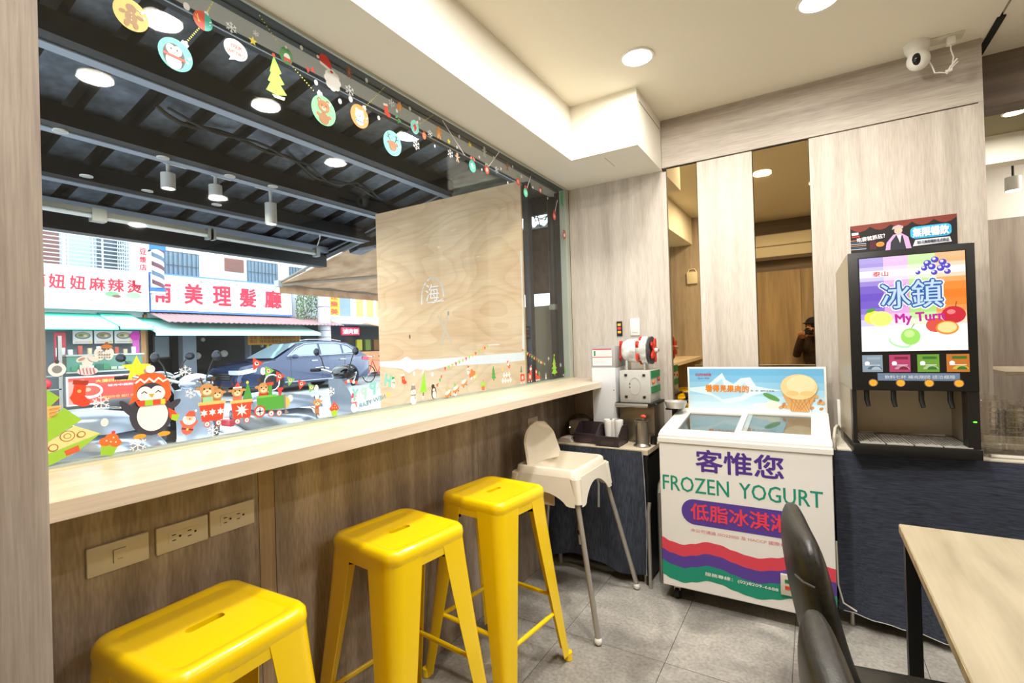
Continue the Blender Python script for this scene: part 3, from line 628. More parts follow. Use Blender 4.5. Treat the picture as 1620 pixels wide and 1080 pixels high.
B().lathe([(.084, -.840), (.084, -.828), (.03, -.826)], (0, 2.985, 1.31), 30, axis='X').done('end_disc', M('dark_disc', '35343A', .4), t)
def star_wheel(x, r, w, n=5):
    b = B(); pts = []
    for i in range(40):
        a = 2*PI*i/40; q = r*(.72+.28*math.cos(n*a)); pts.append((x, 2.985+q*math.cos(a), 1.31+q*math.sin(a)))
    return b.prism(pts, (w, 0, 0)).done('locking_wheel', REDP, t)
star_wheel(-.911, .092, .014); star_wheel(-.822, .076, .010)
b = B(); pts = [(-1.045, 2.985+(.016 if i % 2 else .05)*0, 0) for i in range(2)]
b = B(); pr = [(-.060, -.012), (-.045, -.02), (-.02, -.010), (.02, -.010), (.045, -.02), (.060, -.012), (.062, .01), (.045, .02), (.02, .010), (-.02, .010), (-.045, .02), (-.062, .01)]
b.prism([(-1.030, 2.985+v_, 1.31+u_) for u_, v_ in pr], (.012, 0, 0)).done('wing_nut', REDP, t)
B().cyl((-1.032, 2.985, 1.31), (-.79, 2.985, 1.31), .008).done('axle', STEEL, t)
B().cyl((-.815, 2.985, 1.31), (-.795, 2.985, 1.31), .014).done('end_nut', WHITE, t)
r_ = thing('strainer_ring', 'round steel strainer bowl beside the cup sealer at the freezer corner', 'strainer', (-.705, 2.99, .975))
B().lathe([(.040, .0), (.048, .004), (.058, .034), (.063, .036), (.063, .031), (.052, -.003), (.040, -.004)], (-.700, 2.98, .970), 30).done('bowl', M('satin_steel', 'D4D0C8', .35, .4), r_)
B().box(-.752, -.724, 3.10, 3.16, 0, .956).box(-.752, -.68, 2.95, 3.16, .956, .966).done('stand', BLACK, r_, smooth=0)
t = thing('paper_cup_tower', 'tall narrow grey box with a printed notice at its top, left of the cup sealer', 'cabinet', (-1.11, 2.97, TZ))
B().box(-1.190, -1.037, 2.90, 3.08, TZ, 1.213, bev=.002).done('lower_body', M('cool_white_panel', 'D3D5D7', .45), t); B().box(-1.193, -1.034, 2.897, 3.085, 1.213, 1.342, bev=.002).done('upper_body', M('mid_grey_panel', 'A7A5A2', .5), t)
p = Print((-1.181, 2.8962, 1.222), (1, 0, 0), (0, 0, 1), (0, -1, 0))
p.rrect(0, 0, .125, .105, .004, 'F2EFEA'); p.rect(0, .097, .125, .105, 'D84444'); p.rect(0, .050, .125, .056, 'D84444'); p.rect(.008, .060, .020, .092, '2E8A4E')
for i in range(5): p.line([(.03, .088-.006*i), (.115, .088-.006*i)], .0016, 'B8B4B0')
for i in range(6): p.line([(.01, .044-.006*i), (.075+.03*(i % 2), .044-.006*i)], .0014, 'B8B4B0')
p.done('notice', t)
B().cyl((-1.05, 2.899, 1.07), (-1.05, 2.903, 1.07), .003).done('screw', BLACK, t)
BIN = M('dark_plum_plastic', '3A2E33', .4)
for k, (xa, lab) in enumerate(((-1.262, 'dark open-fronted parts bin on the left, holding wrapped straws'), (-1.108, 'dark open-fronted parts bin on the right, holding paper cups'))):
    t = thing('parts_bin', lab, 'bin', (xa+.07, 2.89, TZ), group='dark bins on the side table')
    w = .140; ya, yb = 2.772-.042*k, 2.893; b = B(); pr = [(ya, TZ), (yb, TZ), (yb, TZ+.115), (ya+.07, TZ+.115), (ya-.004, TZ+.062), (ya-.004, TZ+.05)]
    for xx in (xa, xa+w-.004): b.prism([(xx, y, z) for y, z in pr], (.004, 0, 0))
    b.box(xa, xa+w, ya, yb, TZ, TZ+.004).box(xa, xa+w, yb-.004, yb, TZ, TZ+.115).box(xa, xa+w, ya-.004, ya, TZ, TZ+.055, bev=.001)
    b.box(xa-.003, xa+w+.003, ya-.008, ya, TZ+.052, TZ+.06).done('shell', BIN, t, smooth=0)
    B().box(xa+.03, xa+w-.03, ya-.006, ya-.004, TZ+.008, TZ+.03).done('label_slot', M('plum_gloss', '46383D', .3), t, smooth=0)
for i in range(3):
    xx = -1.005-.032*(i % 3); yy = 2.84+.01*(i % 2)
    t = thing('paper_cup_stack', ('white stack of cups standing in the right bin, nearest the canister', 'white stack of cups standing in the middle of the right bin', 'white stack of cups at the left inside the right bin')[i], 'cups', (xx, yy, TZ+.005), group='stacked cups in the right bin')
    B().lathe([(.019, TZ+.005)]+[(.019+.0006*j+(.0015 if j % 2 else 0), TZ+.02+.0085*j) for j in range(14)]+[(.026, TZ+.142), (.001, TZ+.142)], (xx, yy, 0), 18).done('cups', M('cup_white', 'ECEAE6', .5), t)
for i in range(5):
    t = tag(B().tube([(-1.24+.02*i, 2.79+.01*i, TZ+.012+.004*i), (-1.16+.006*i, 2.88, TZ+.016+.004*i)], .004, 6).done('wrapped_straw', M('straw_white', 'D6D2CA', .6)), 'thin white wrapped straw lying in the left bin', 'straw', 'straws in the left bin')
t = thing('steel_canister', 'steel canister on a flared base holding a red-tipped tool, right of the bins', 'canister', (-.862, 2.83, TZ))
cx, cy = -.862, 2.83
B().lathe([(.050, TZ), (.050, TZ+.004), (.040, TZ+.012), (.036, TZ+.020), (.036, TZ+.142), (.041, TZ+.145), (.041, TZ+.150), (.034, TZ+.149), (.033, TZ+.03), (.001, TZ+.03)], (cx, cy, 0), 28, caps=False).done('body', STEEL, t)
b = B(); b.tube([(cx-.008, cy, TZ+.04), (cx+.010, cy+.004, TZ+.165)], .010, 10).done('handle', STEEL, t); B().sph((cx+.010, cy+.002, TZ+.170), (.017, .012, .012)).done('red_tip', M('red_label', 'D85038', .5), t)
t = tag(B().lathe([(.019, TZ), (.015, TZ+.045), (.012, TZ+.045), (.015, TZ+.004), (.001, TZ+.004)], (-.815, 2.90, 0), 20, caps=False).done('small_cup', BLACK), 'small black upturned cup behind the steel canister', 'cup')
t = thing('bag_of_napkins', 'crumpled clear plastic bag of white napkins in the corner of the side table', 'bag', (-1.34, 2.95, TZ))
def bag(u, v):
    a, q = 2*PI*u, PI*(v-.5); r = 1+.12*math.sin(a*5+v*9)+.08*math.sin(a*11+v*17)
    return Vector((-1.345+.080*r*math.cos(a)*math.cos(q), 3.03+.12*r*math.sin(a)*math.cos(q), TZ+.068+.066*math.sin(q)*(1+.05*math.sin(a*7))))
B().grid(bag, 40, 20).done('plastic_film', glass('crumpled_film', (.82, .80, .77)), t)
B().box(-1.395, -1.295, 2.96, 3.10, TZ+.004, TZ+.10, bev=.02, seg=3).done('napkins', M('napkin_white', 'D9D2C8', .9), t)
t = thing('folded_cloths', 'small pile of folded white cloths in front of the plastic bag', 'cloth', (-1.31, 2.80, TZ))
for i in range(4): B().box(-1.37+.005*i, -1.275-.004*i, 2.755, 2.84, TZ+.007*i, TZ+.006+.007*i, bev=.0025).done('cloth', M('cloth_white', 'DAD3C8', .95), t)
# ------------------------------------------------------------------ highchair
t = thing('high_chair', 'white plastic highchair with four silver tube legs and hanging strap, beside the denim cloth', 'highchair', (-1.16, 2.37, 0))
HP = M('warm_white_plastic', 'EDE4D2', .35)
hx0, hx1, hy0, hy1, hz = -1.335, -1.005, 2.195, 2.575, .745
b = B()
b.loft([rr(hx0-.012, hx1+.012, hy0-.012, hy1+.012, hz-.045, .035), rr(hx0-.006, hx1+.006, hy0-.006, hy1+.006, hz-.006, .035), rr(hx0+.002, hx1-.002, hy0+.002, hy1-.002, hz, .03), rr(hx0+.016, hx1-.016, hy0+.016, hy1-.016, hz-.002, .03), rr(hx0+.022, hx1-.022, hy0+.022, hy1-.022, hz-.03, .03), rr(hx0+.045, hx1-.05, hy0+.05, hy1-.05, hz-.15, .04)], caps=False)
b.poly(rr(hx0+.045, hx1-.05, hy0+.05, hy1-.05, hz-.15, .04)); b.done('seat_tub', HP, t, smooth=50)
def apron(p0, p1, out, depth, arch):
    b = B(); p0, p1, out = Vector(p0), Vector(p1), Vector(out)
    def g(u, v):
        d = depth-arch*math.sin(PI*min(1, max(0, (u-.12)/.76)))**.7
        return p0+(p1-p0)*u+out*(.006+.018*v*d/.12)+Vector((0, 0, -.035-v*d))
    return b.grid(g, 24, 5, .004).done('apron', HP, t)
apron((hx0-.01, hy0-.01, hz), (hx1+.01, hy0-.01, hz), (0, -1, 0), .135, .055); apron((hx1+.01, hy0-.01, hz), (hx1+.01, hy1+.01, hz), (1, 0, 0), .135, .085)
apron((hx1+.01, hy1+.01, hz), (hx0-.01, hy1+.01, hz), (0, 1, 0), .135, .055); apron((hx0-.01, hy1+.01, hz), (hx0-.01, hy0-.01, hz), (-1, 0, 0), .135, .04)
B().box(hx0+.04, hx1-.12, hy0+.0, hy0+.012, hz-.19, hz-.05, bev=.004).done('side_plate', M('ivory_plastic_darker', 'D3BFA0', .4), t)
def back(u, v):
    s = (u-.5)*2; w = .188*(1-.20*v)*(1 if v < .6 else math.sqrt(max(0, 1-((v-.6)/.4)**2))*.999+.001*0)
    y = 2.385+s*w; x = hx0+.004-.035*v+.055*s*s*(1-.35*v)+.02; z = hz-.03+.215*v
    return Vector((x, y, z))
B().grid(back, 20, 18, .012).done('backrest', HP, t, smooth=60)
b = B()
for k, (lx, ly, fx, fy) in enumerate(((hx1, hy0, -.863, 2.08), (hx1, hy1, -.863, 2.652), (hx0, hy0, -1.435, 2.09), (hx0, hy1, -1.44, 2.66))):
    o = B().cyl((lx, ly, hz-.10), (fx, fy, .028), .0125, .0125, 16).done('leg', SILV, t); B().sph((fx, fy, .019), (.018, .018, .019)).done('foot', WHITE, o)
    dx, dy = (fx-lx)*.14, (fy-ly)*.14
    B().loft([rr(lx-.026, lx+.026, ly-.026, ly+.026, hz-.04, .02), rr(lx+dx-.020, lx+dx+.020, ly+dy-.020, ly+dy+.020, hz-.155, .018)]).done('leg_socket', HP, t)
B().tube([(-1.03, 2.28, hz-.13), (-1.02, 2.27, hz-.16), (-1.025, 2.265, .42), (-1.02, 2.265, .36)], .007, 6).tube([(-1.0, 2.40, hz-.09), (-.985, 2.42, hz-.09), (-.98, 2.43, hz-.12), (-.985, 2.435, .50)], .006, 6).done('strap', M('grey_webbing', '8E8B86', .8), t)
B().box(-1.034, -1.014, 2.255, 2.275, .41, .432, bev=.002).done('buckle', BLACK, t)

# ------------------------------------------------------------------ dining table and chairs
TT = noisy('pale_oak_tabletop', '978A70', 'B0A388', (5, .8, 6), 2, 6, .45, fine=((120, 6, 120), .06), dist=.3)
t = thing('dining_table', 'pale brown dining table with black metal legs at the right edge', 'table', (.7, 1.5, 0))
B().box(.224, 1.35, .30, 2.012, .722, .75, bev=.002, seg=1).done('tabletop', TT, t, smooth=0)
B().box(.2225, .2245, .302, 2.010, .725, .747).done('edge_band', noisy('worn_edge', '8E7A52', 'AF9668', (1, 8, 1), 3, 5, .5), t, smooth=0)
for xx, yy in ((.245, 1.975), (.245, .36), (1.32, 1.975), (1.32, .36)): B().box(xx-.014, xx+.022, yy-.022, yy+.018, 0, .722).done('leg', BLKM, t, smooth=0)
B().box(.25, 1.32, 1.955, 1.985, .69, .722).box(.25, 1.32, .34, .37, .69, .722).box(.245, .265, .36, 1.97, .69, .722).done('rail', BLKM, t, smooth=0)
LEA = noisy('black_leatherette', '14130F', '26241E', (20, 20, 20), 4, 4, .38, fine=((300, 300, 300), .2), bump=.2)
def make_chair(lab):
    t = thing('dining_chair', lab, 'chair', world=False, group='black padded chairs at the dining table')
    b = B(); b.loft([rr(-.02, .40, -.205, .205, .40, .03), rr(-.03, .41, -.21, .21, .425, .04), rr(-.03, .41, -.21, .21, .46, .04), rr(-.015, .395, -.195, .195, .475, .04)]).done('seat', LEA, t, smooth=60)
    def cen(v): return -.01-.115*v-.02*math.sin(PI*v)
    def ring_at(v):
        top = math.sqrt(max(0, 1-((v-.80)/.20)**2)) if v > .80 else 1
        w = .203*(1-.05*v)*(.70+.30*top if top > .02 else .66); th = .052*(1-.34*v)*(.35+.65*top); out = []
        for k in range(28):
            a_ = 2*PI*k/28; cx_, sy_ = math.cos(a_), math.sin(a_); s_ = math.copysign(abs(sy_)**.55, sy_)
            out.append((cen(v)+math.copysign(abs(cx_)**.8, cx_)*th+.006*s_*s_, s_*w, .43+.49*v))
        return out
    vs = [0, .1, .2, .3, .4, .5, .6, .7, .78, .84, .89, .93, .96, .985, 1]
    B().loft([ring_at(v) for v in vs]).done('backrest', LEA, t, smooth=75)
    B().tube([(-.150, -.150, .846), (-.140, -.186, .848), (-.120, -.199, .845)], .0022, 6).done('seam_fold', M('dull_piping', '4A4844', .5), t)
    for lx, ly, fx, fy in ((.36, .17, .39, .19), (.36, -.17, .39, -.19), (.0, .17, -.05, .19), (.0, -.17, -.05, -.19)):
        B().cyl((lx, ly, .41), (fx, fy, 0), .017, .013, 12).done('leg', BLKM, t)
    return t
ch = make_chair('black padded dining chair farther from the camera, in front of the freezer')
ch2 = copy_tree(ch); ch2['label'] = 'black padded dining chair nearest the camera at the bottom edge beside the table'
ch.location = (.078, 1.41, 0); ch2.location = (.130, .82, 0); ch.rotation_euler.z = math.radians(9); ch2.rotation_euler.z = math.radians(9)

# ------------------------------------------------------------------ cups beside the dispenser
AC = glass('clear_acrylic', (.97, .965, .955), .12)
t = thing('acrylic_cup_tray', 'clear acrylic tray holding plastic cups, right of the drinks dispenser', 'tray', (.75, 2.9, .832))
b = B(); b.box(.612, 1.1, 2.83, 2.834, .832, .925).box(.612, 1.1, 3.03, 3.034, .832, .925).box(.612, .616, 2.83, 3.03, .832, .925).box(.612, 1.1, 2.83, 3.03, .832, .836).done('tray_walls', AC, t, smooth=0)
B().box(.63, 1.0, 2.815, 2.828, .834, .846, bev=.002).done('white_lip', M('milky_acrylic', 'EDEAE4', .3), t)
k = 0
cup = None
for yy, zz in ((2.875, 1.0), (2.965, 1.015)):
    for i in range(4):
        xx = .652+.082*i
        lab = '%s stack of clear plastic cups in the %s row of the acrylic tray' % (('leftmost', 'second', 'third', 'rightmost')[i], ('front', 'back')[yy > 2.9])
        c_ = thing('plastic_cup_stack', lab, 'cups', (xx, yy, .838), group='clear cup stacks beside the dispenser')
        top = zz+.05+(.02 if i in (0, 2) else 0); n = 10
        b = B(); pr = [(.028, .838)]
        for j in range(n): z = .838+(top-.838)*(j+1)/n; pr += [(.037, z-.006), (.040, z-.004), (.036, z)]
        b.lathe(pr, (xx, yy, 0), 18, caps=False).done('cups', glass('clear_cup', (.965, .955, .94), .20), c_)
t = thing('white_power_cable', 'white power cable and pipe dropping beside the left side of the dispenser', 'cable', (.09, 2.95, .8))
B().tube([(.118, 3.16, .95), (.116, 3.14, .86), (.10, 3.05, .90), (.085, 2.92, .905), (.076, 2.83, .87), (.0755, 2.80, .80), (.0755, 2.79, .70)], .007, 8).done('cable', M('cable_white', 'D6CEC0', .5), t)
B().box(.104, .122, 3.10, 3.19, .832, 1.02).done('plug_block', WHITE, t, smooth=0)
t = thing('white_floor_cable', 'thin white cable running down beside the black chair to the floor', 'cable', (.06, 2.74, 0))
B().tube([(.07, 2.755, .40), (.072, 2.75, .2), (.09, 2.745, .12), (.14, 2.74, .095)], .004, 6).done('cable', M('cable_white', 'D6CEC0', .5), t)

# ------------------------------------------------------------------ security camera and ceiling plug
t = thing('security_camera', 'white dome security camera with black lens hanging from the ceiling', 'camera', (.478, 3.10, CZ))
B().lathe([(.052, CZ), (.052, CZ-.006), (.050, CZ-.03), (.034, CZ-.058), (.001, CZ-.06)], (.478, 3.10, 0), 28, caps=False).done('base', WHITE, t)
B().sph((.480, 3.085, CZ-.088), .047, 24, 14).done('ball_housing', WHITE, t)
n = Vector((-.30, -.93, -.20)).normalized(); R = n.to_track_quat('Z', 'Y').to_matrix()
B().sph(Vector((.480, 3.085, CZ-.088))+n*.030, (.022, .030, .021), 20, 12, R=R).done('lens_window', M('black_gloss', '0B0B12', .1), t)
t = thing('ceiling_socket', 'white plug with a tied cable in a socket plate on the ceiling', 'socket', (.59, 3.11, CZ))
B().box(.525, .655, 3.085, 3.155, CZ-.008, CZ, bev=.003).done('face_plate', IV, t); B().box(.590, .622, 3.09, 3.125, CZ-.045, CZ-.008, bev=.004).done('plug', WHITE, t)
B().tube([(.605, 3.107, CZ-.045), (.605, 3.107, CZ-.07), (.614, 3.107, CZ-.105), (.606, 3.107, CZ-.15), (.592, 3.107, CZ-.175), (.560, 3.107, CZ-.163), (.544, 3.107, CZ-.16), (.533, 3.107, CZ-.12), (.522, 3.10, CZ-.10)], .003, 6).done('cable', WHITE, t)
B().tube([(.585, 3.10, CZ-.18), (.60, 3.10, CZ-.15), (.625, 3.10, CZ-.12)], .004, 6).tube([(.595, 3.10, CZ-.175), (.61, 3.10, CZ-.15), (.628, 3.10, CZ-.135)], .003, 6).tube([(.58, 3.095, CZ-.17), (.605, 3.095, CZ-.168)], .006, 6).done('cable_tie_loops', WHITE, t)

# ------------------------------------------------------------------ seen in the mirrors: air conditioner, photographer, white box
t = thing('air_conditioner', 'long cream wall air conditioner reflected in the wider mirror strip', 'air conditioner', (-.25, -.5, 2.3))
ACM = M('cream_ac_plastic', 'EFE6CF', .4)
B().box(-.85, .15, -.585, -.39, 2.28, 2.58, bev=.02, seg=3).done('body', ACM, t); B().box(-.70, .12, -.391, -.387, 2.425, 2.437).done('intake_slot', M('brown_slot', '8A7A58', .6), t, smooth=0)
B().box(-.82, .12, -.40, -.385, 2.275, 2.30).done('outlet_flap', M('dark_flap', '5A5040', .5), t, smooth=0); B().lathe([(.025, -.389), (.025, -.386)], (-.78, 0, 2.41), 20, axis='Y').done('round_badge', M('badge_grey', 'C6BB9A', .5), t)
t = thing('white_wall_box', 'small white box on the near wall, reflected in the narrow mirror strip', 'box', (-1.02, .28, 1.8))
B().box(-1.27, -1.15, .268, .298, 1.99, 2.13, bev=.006).done('case', ACM, t); B().tube([(-1.26, .28, 2.13), (-1.24, .28, 2.165), (-1.18, .28, 2.165), (-1.16, .28, 2.13)], .006, 8).done('handle', ACM, t)
def skin(name, chains, mat, parent, sub=2):
    """chains: list of [(x,y,z,r),...]; shared coordinates join into one surface"""
    V, E, Rr, idx = [], [], [], {}
    for chn in chains:
        prev = None
        for x, y, z, r in chn:
            k = (round(x, 4), round(y, 4), round(z, 4))
            if k not in idx: idx[k] = len(V); V.append((x, y, z)); Rr.append(r)
            if prev is not None and prev != idx[k]: E.append((prev, idx[k]))
            prev = idx[k]
    me = bpy.data.meshes.new(name); me.from_pydata(V, E, []); o = bpy.data.objects.new(name, me); COL.objects.link(o)
    md = o.modifiers.new('skin', 'SKIN'); md.use_smooth_shade = True
    if not me.skin_vertices: me.attributes.new('skin_vertices', 'FLOAT', 'POINT') if False else None
    for i, sv in enumerate(me.skin_vertices[0].data):
        r = Rr[i]; sv.radius = r if isinstance(r, tuple) else (r, r); sv.use_root = (i == 0)
    if sub: o.modifiers.new('sub', 'SUBSURF').levels = sub; o.modifiers['sub'].render_levels = sub
    dg = bpy.context.evaluated_depsgraph_get(); m2 = bpy.data.meshes.new_from_object(o.evaluated_get(dg)); m2.name = name
    o.modifiers.clear(); o.data = m2; m2.materials.clear(); m2.materials.append(mat)
    for p_ in m2.polygons: p_.use_smooth = True
    if parent: o.parent = parent; o.matrix_parent_inverse = WM[parent.name].inverted() if parent.get('_w') else Matrix()
    WM[o.name] = Matrix(); o['_w'] = 1
    return o
def skin_ready():
    me = bpy.data.meshes.new('probe'); me.from_pydata([(0, 0, 0), (0, 0, 1)], [(0, 1)], []); o = bpy.data.objects.new('probe', me); COL.objects.link(o)
    o.modifiers.new('s', 'SKIN'); ok = len(me.skin_vertices) > 0; bpy.data.objects.remove(o); return ok
t = thing('person', 'person in brown jacket and dark cap aiming a camera, seen in the mirror', 'person', (.14, -.33, 0))
SKN = M('skin_tone', 'C08A68', .6); JKT = noisy('brown_jacket', '2C2118', '4A3626', (9, 9, 9), 3, 5, .85); TRS = M('dark_trousers', '1D1E24', .9)
lens = M('lens_black', '0C0D12', .25)
def fwd(d, r=0, u=0):   # a point d in front (-) of the lens front, in the camera's own frame
    f = Vector((-.522, .853, 0)); s_ = Vector((.853, .522, 0)); return Vector((0, 0, 1.37))-f*d+s_*r+Vector((0, 0, u))
hc = fwd(.245, .015, .045)
pel = Vector((.20, -.37, .90))
try:
    ok = skin_ready()
except Exception: ok = True
ch_, sh = Vector((.17, -.345, 1.20)), Vector((.165, -.34, 1.34))
f3 = Vector((-.522, .853, 0)); r3 = Vector((.853, .522, 0))
T4 = lambda v, r: (v.x, v.y, v.z, r)
shl, shr = ch_+Vector((0, 0, .10))-r3*.17, ch_+Vector((0, 0, .10))+r3*.17
ell, elr = ch_+f3*.06-r3*.22+Vector((0, 0, -.14)), ch_+f3*.06+r3*.22+Vector((0, 0, -.14))
wrl, wrr = fwd(.135, -.045, -.075), fwd(.165, .095, -.045)
hpl, hpr = pel-r3*.09, pel+r3*.09
knl, knr = Vector((hpl.x, hpl.y, .47))+f3*.08, Vector((hpr.x, hpr.y, .47))+f3*.08
anl, anr = Vector((hpl.x, hpl.y, .08)), Vector((hpr.x, hpr.y, .08))
neck, skull = ch_+Vector((0, 0, .19))+f3*.01, hc
body = skin('body', [[T4(pel, (.145, .11)), T4((pel+ch_)/2, (.14, .105)), T4(ch_+Vector((0, 0, .06)), (.15, .10)), T4(neck, .058), T4(hc-Vector((0, 0, .07)), .062)],
    [T4(ch_+Vector((0, 0, .06)), (.15, .10)), T4(shl, .062), T4(ell, .048), T4(wrl, .032)], [T4(ch_+Vector((0, 0, .06)), (.15, .10)), T4(shr, .062), T4(elr, .048), T4(wrr, .032)],
    [T4(pel, (.145, .11)), T4(hpl, .09), T4(knl, .062), T4(anl, .042)], [T4(pel, (.145, .11)), T4(hpr, .09), T4(knr, .062), T4(anr, .042)]], JKT, t)
me = body.data; me.materials.append(TRS); me.materials.append(SKN)
for p_ in me.polygons:
    c0 = p_.center; p_.material_index = 1 if c0.z < .84 else (2 if (c0.z > 1.43 and (c0-hc).length < .16) else 0)
for a in (anl, anr): B().sph((a.x+f3.x*.05, a.y+f3.y*.05, .04), (.045, .12, .04), 14, 8, R=Matrix.Rotation(math.atan2(f3.y, f3.x)-PI/2, 3, 'Z')).done('shoe', BLACK, t)
Rh = Matrix.Rotation(math.atan2(f3.y, f3.x)-PI/2, 3, 'Z')
b = B(); b.sph(hc, (.074, .094, .108), 24, 16, R=Rh); b.sph(hc+f3*.098-Vector((0, 0, .005)), (.012, .016, .020), 10, 6, R=Rh); b.sph(hc+f3*.060-Vector((0, 0, .075)), (.045, .035, .032), 14, 8, R=Rh)
for s_ in (-1, 1): b.sph(hc+r3*.075*s_-Vector((0, 0, .005)), (.010, .020, .030), 10, 6, R=Rh)
hd = b.done('head', SKN, t, smooth=80)
for s_ in (-1, 1): B().sph(hc+f3*.084+r3*.030*s_+Vector((0, 0, .012)), (.012, .008, .007), 10, 6, R=Rh).done('eye', M('eye_dark', '20140E', .3), hd)
B().sph(hc+f3*.088-Vector((0, 0, .048)), (.024, .008, .007), 12, 6, R=Rh).done('mouth', M('lip_tone', '9A5648', .6), hd)
b = B(); b.sph(hc+Vector((0, 0, .045))-f3*.012, (.084, .100, .075), 24, 14, R=Rh); b.sph(hc+Vector((0, 0, .045))+f3*.085, (.066, .055, .012), 18, 8, R=Rh); b.done('cap', M('dark_cap', '1C1A1A', .9), t)
cm = fwd(.165, .02, 0); Rc = Matrix.Rotation(math.atan2(f3.y, f3.x)-PI/2, 3, 'Z')
def hand(wr, tip, side, name):
    """palm and five separate bent fingers closing on the camera"""
    ax = (tip-wr).normalized(); sd = ax.cross(Vector((0, 0, 1))).normalized()*side; up = sd.cross(ax).normalized()
    palm = wr+ax*.045; h = skin(name, [[T4(wr, .026), T4(palm, (.036, .020)), T4(palm+ax*.035, (.034, .016))]], SKN, t, 2)
    for i, L_ in enumerate((.060, .068, .064, .050)):
        base = palm+ax*.040+sd*(.027-.018*i); m1 = base+ax*L_*.45+up*.006; m2_ = m1+ax*L_*.15+up*.022; e = m2_+up*.018-ax*.008
        f_ = skin('finger', [[T4(base-ax*.018, .009), T4(m1, .0085), T4(m2_, .008), T4(e, .0065)]], SKN, h, 1)
    b0 = palm+sd*.030-ax*.01
    skin('thumb', [[T4(b0-sd*.012, .011), T4(b0+sd*.022+up*.014, .0105), T4(b0+sd*.026+up*.038+ax*.008, .008)]], SKN, h, 1)
hand(wrl, fwd(.06, -.01, -.050), 1, 'left_hand'); hand(wrr, fwd(.12, .085, .01), -1, 'right_hand')
cmr = thing('handheld_camera', 'black camera with a large lens held by the person in the mirror', 'camera', tuple(fwd(.15)))
B().box(-.065, .085, -.03, .03, -.045, .045, bev=.010, R=Rc, c=(0, 0, 0)).done('tmp', lens, None)
cb = bpy.data.objects['tmp']; cb.name = 'camera_body'; cb.data.transform(Matrix.Translation(fwd(.165, 0, 0))); cb.parent = cmr; cb.matrix_parent_inverse = WM[cmr.name].inverted()
a0, a1 = fwd(.150), fwd(.045)
B().tube([a0, fwd(.11), fwd(.105), a1, fwd(.040)], [.034, .034, .038, .040, .036], 24).done('lens_barrel', lens, cmr); B().box(-.022, .022, -.025, .025, -.01, .022, bev=.006, R=Rc).done('tmp', lens, None)
pv = bpy.data.objects['tmp']; pv.name = 'viewfinder_hump'; pv.data.transform(Matrix.Translation(fwd(.165, 0, .055))); pv.parent = cmr; pv.matrix_parent_inverse = WM[cmr.name].inverted()
B().tube([fwd(.041), fwd(.0405)], [.031, .031], 24).done('front_glass', M('lens_glass', '1A2450', .03), cmr)

for o_ in (t, cmr, bpy.data.objects['person']):
    if o_.name in ('person', cmr.name): o_.location.x -= .062; o_.location.y -= .02

# ------------------------------------------------------------------ passage: ledge, track and spot, dark things
t = thing('far_ledge_table', 'pale tabletop on a black leg seen in the room through the passage', 'table', (1.4, 4.7, 0))
B().box(1.08, 2.2, 4.45, 5.1, 1.07, 1.095).done('tabletop', TT, t, smooth=0); B().box(1.25, 1.31, 4.6, 4.66, 0, 1.07).done('leg', BLKM, t, smooth=0); B().box(1.12, 2.0, 4.5, 4.6, .80, .86).done('rail', BLKM, t, smooth=0)
t = thing('far_track_light', 'grey track spotlight hanging in the room through the passage', 'spotlight', (1.22, 5.0, 2.6))
B().cyl((1.42, 5.5, 2.60), (1.42, 5.5, 2.49), .05).done('lamp_head', GREYP, t); B().cyl((1.42, 5.5, 2.60), (1.42, 5.5, 2.70), .008).done('stem', BLKM, t); B().box(1.20, 1.9, 5.48, 5.52, 2.70, 2.72, R=Matrix.Rotation(.5, 3, 'Z')).done('track', BLKM, t, smooth=0)
B().lathe([(.045, 2.488), (.001, 2.488)], (1.42, 5.5, 0), 16, caps=False).done('lit_face', LIT, t)
t = thing('far_dining_chair', 'dark chair standing behind the cups in the room through the passage', 'chair', (1.1, 4.2, 0))
B().box(.95, 1.45, 4.15, 4.19, .42, .88, bev=.02).done('backrest', LEA, t); B().box(.95, 1.45, 4.2, 4.6, .42, .47, bev=.015).done('seat', LEA, t)
for xx, yy in ((.98, 4.18), (1.42, 4.18), (.98, 4.56), (1.42, 4.56)): B().cyl((xx, yy, 0), (xx, yy, .43), .014).done('leg', BLKM, t)
# ------------------------------------------------------------------ street ground and shopfront canopy
G = .10
struct(B().box(-40, WX-.19, -12, 40, -.2, G).done('ground', noisy('pale_asphalt', '9A9A9A', 'B8B8B6', (1, 1, 1), 2, 8, .85, fine=((30, 30, 30), .15)), smooth=0))
DK = noisy('black_painted_steel_sheet', '4A525C', '8A95A4', (2.2, 2.2, 2.2), 2.5, 8, .36, metal=.45, fine=((25, 25, 25), .35), lo=.3, hi=.7)
DKB = M('black_painted_beam', '16171A', .45, .2); FLG = M('galvanised_flange', 'A2ACBC', .45, .2)
zc = lambda x: 3.03+.2*(x+1.6)
can = thing('shopfront_canopy', 'black corrugated metal canopy over the pavement outside the window', 'canopy', (-2.9, 1.6, 2.6))
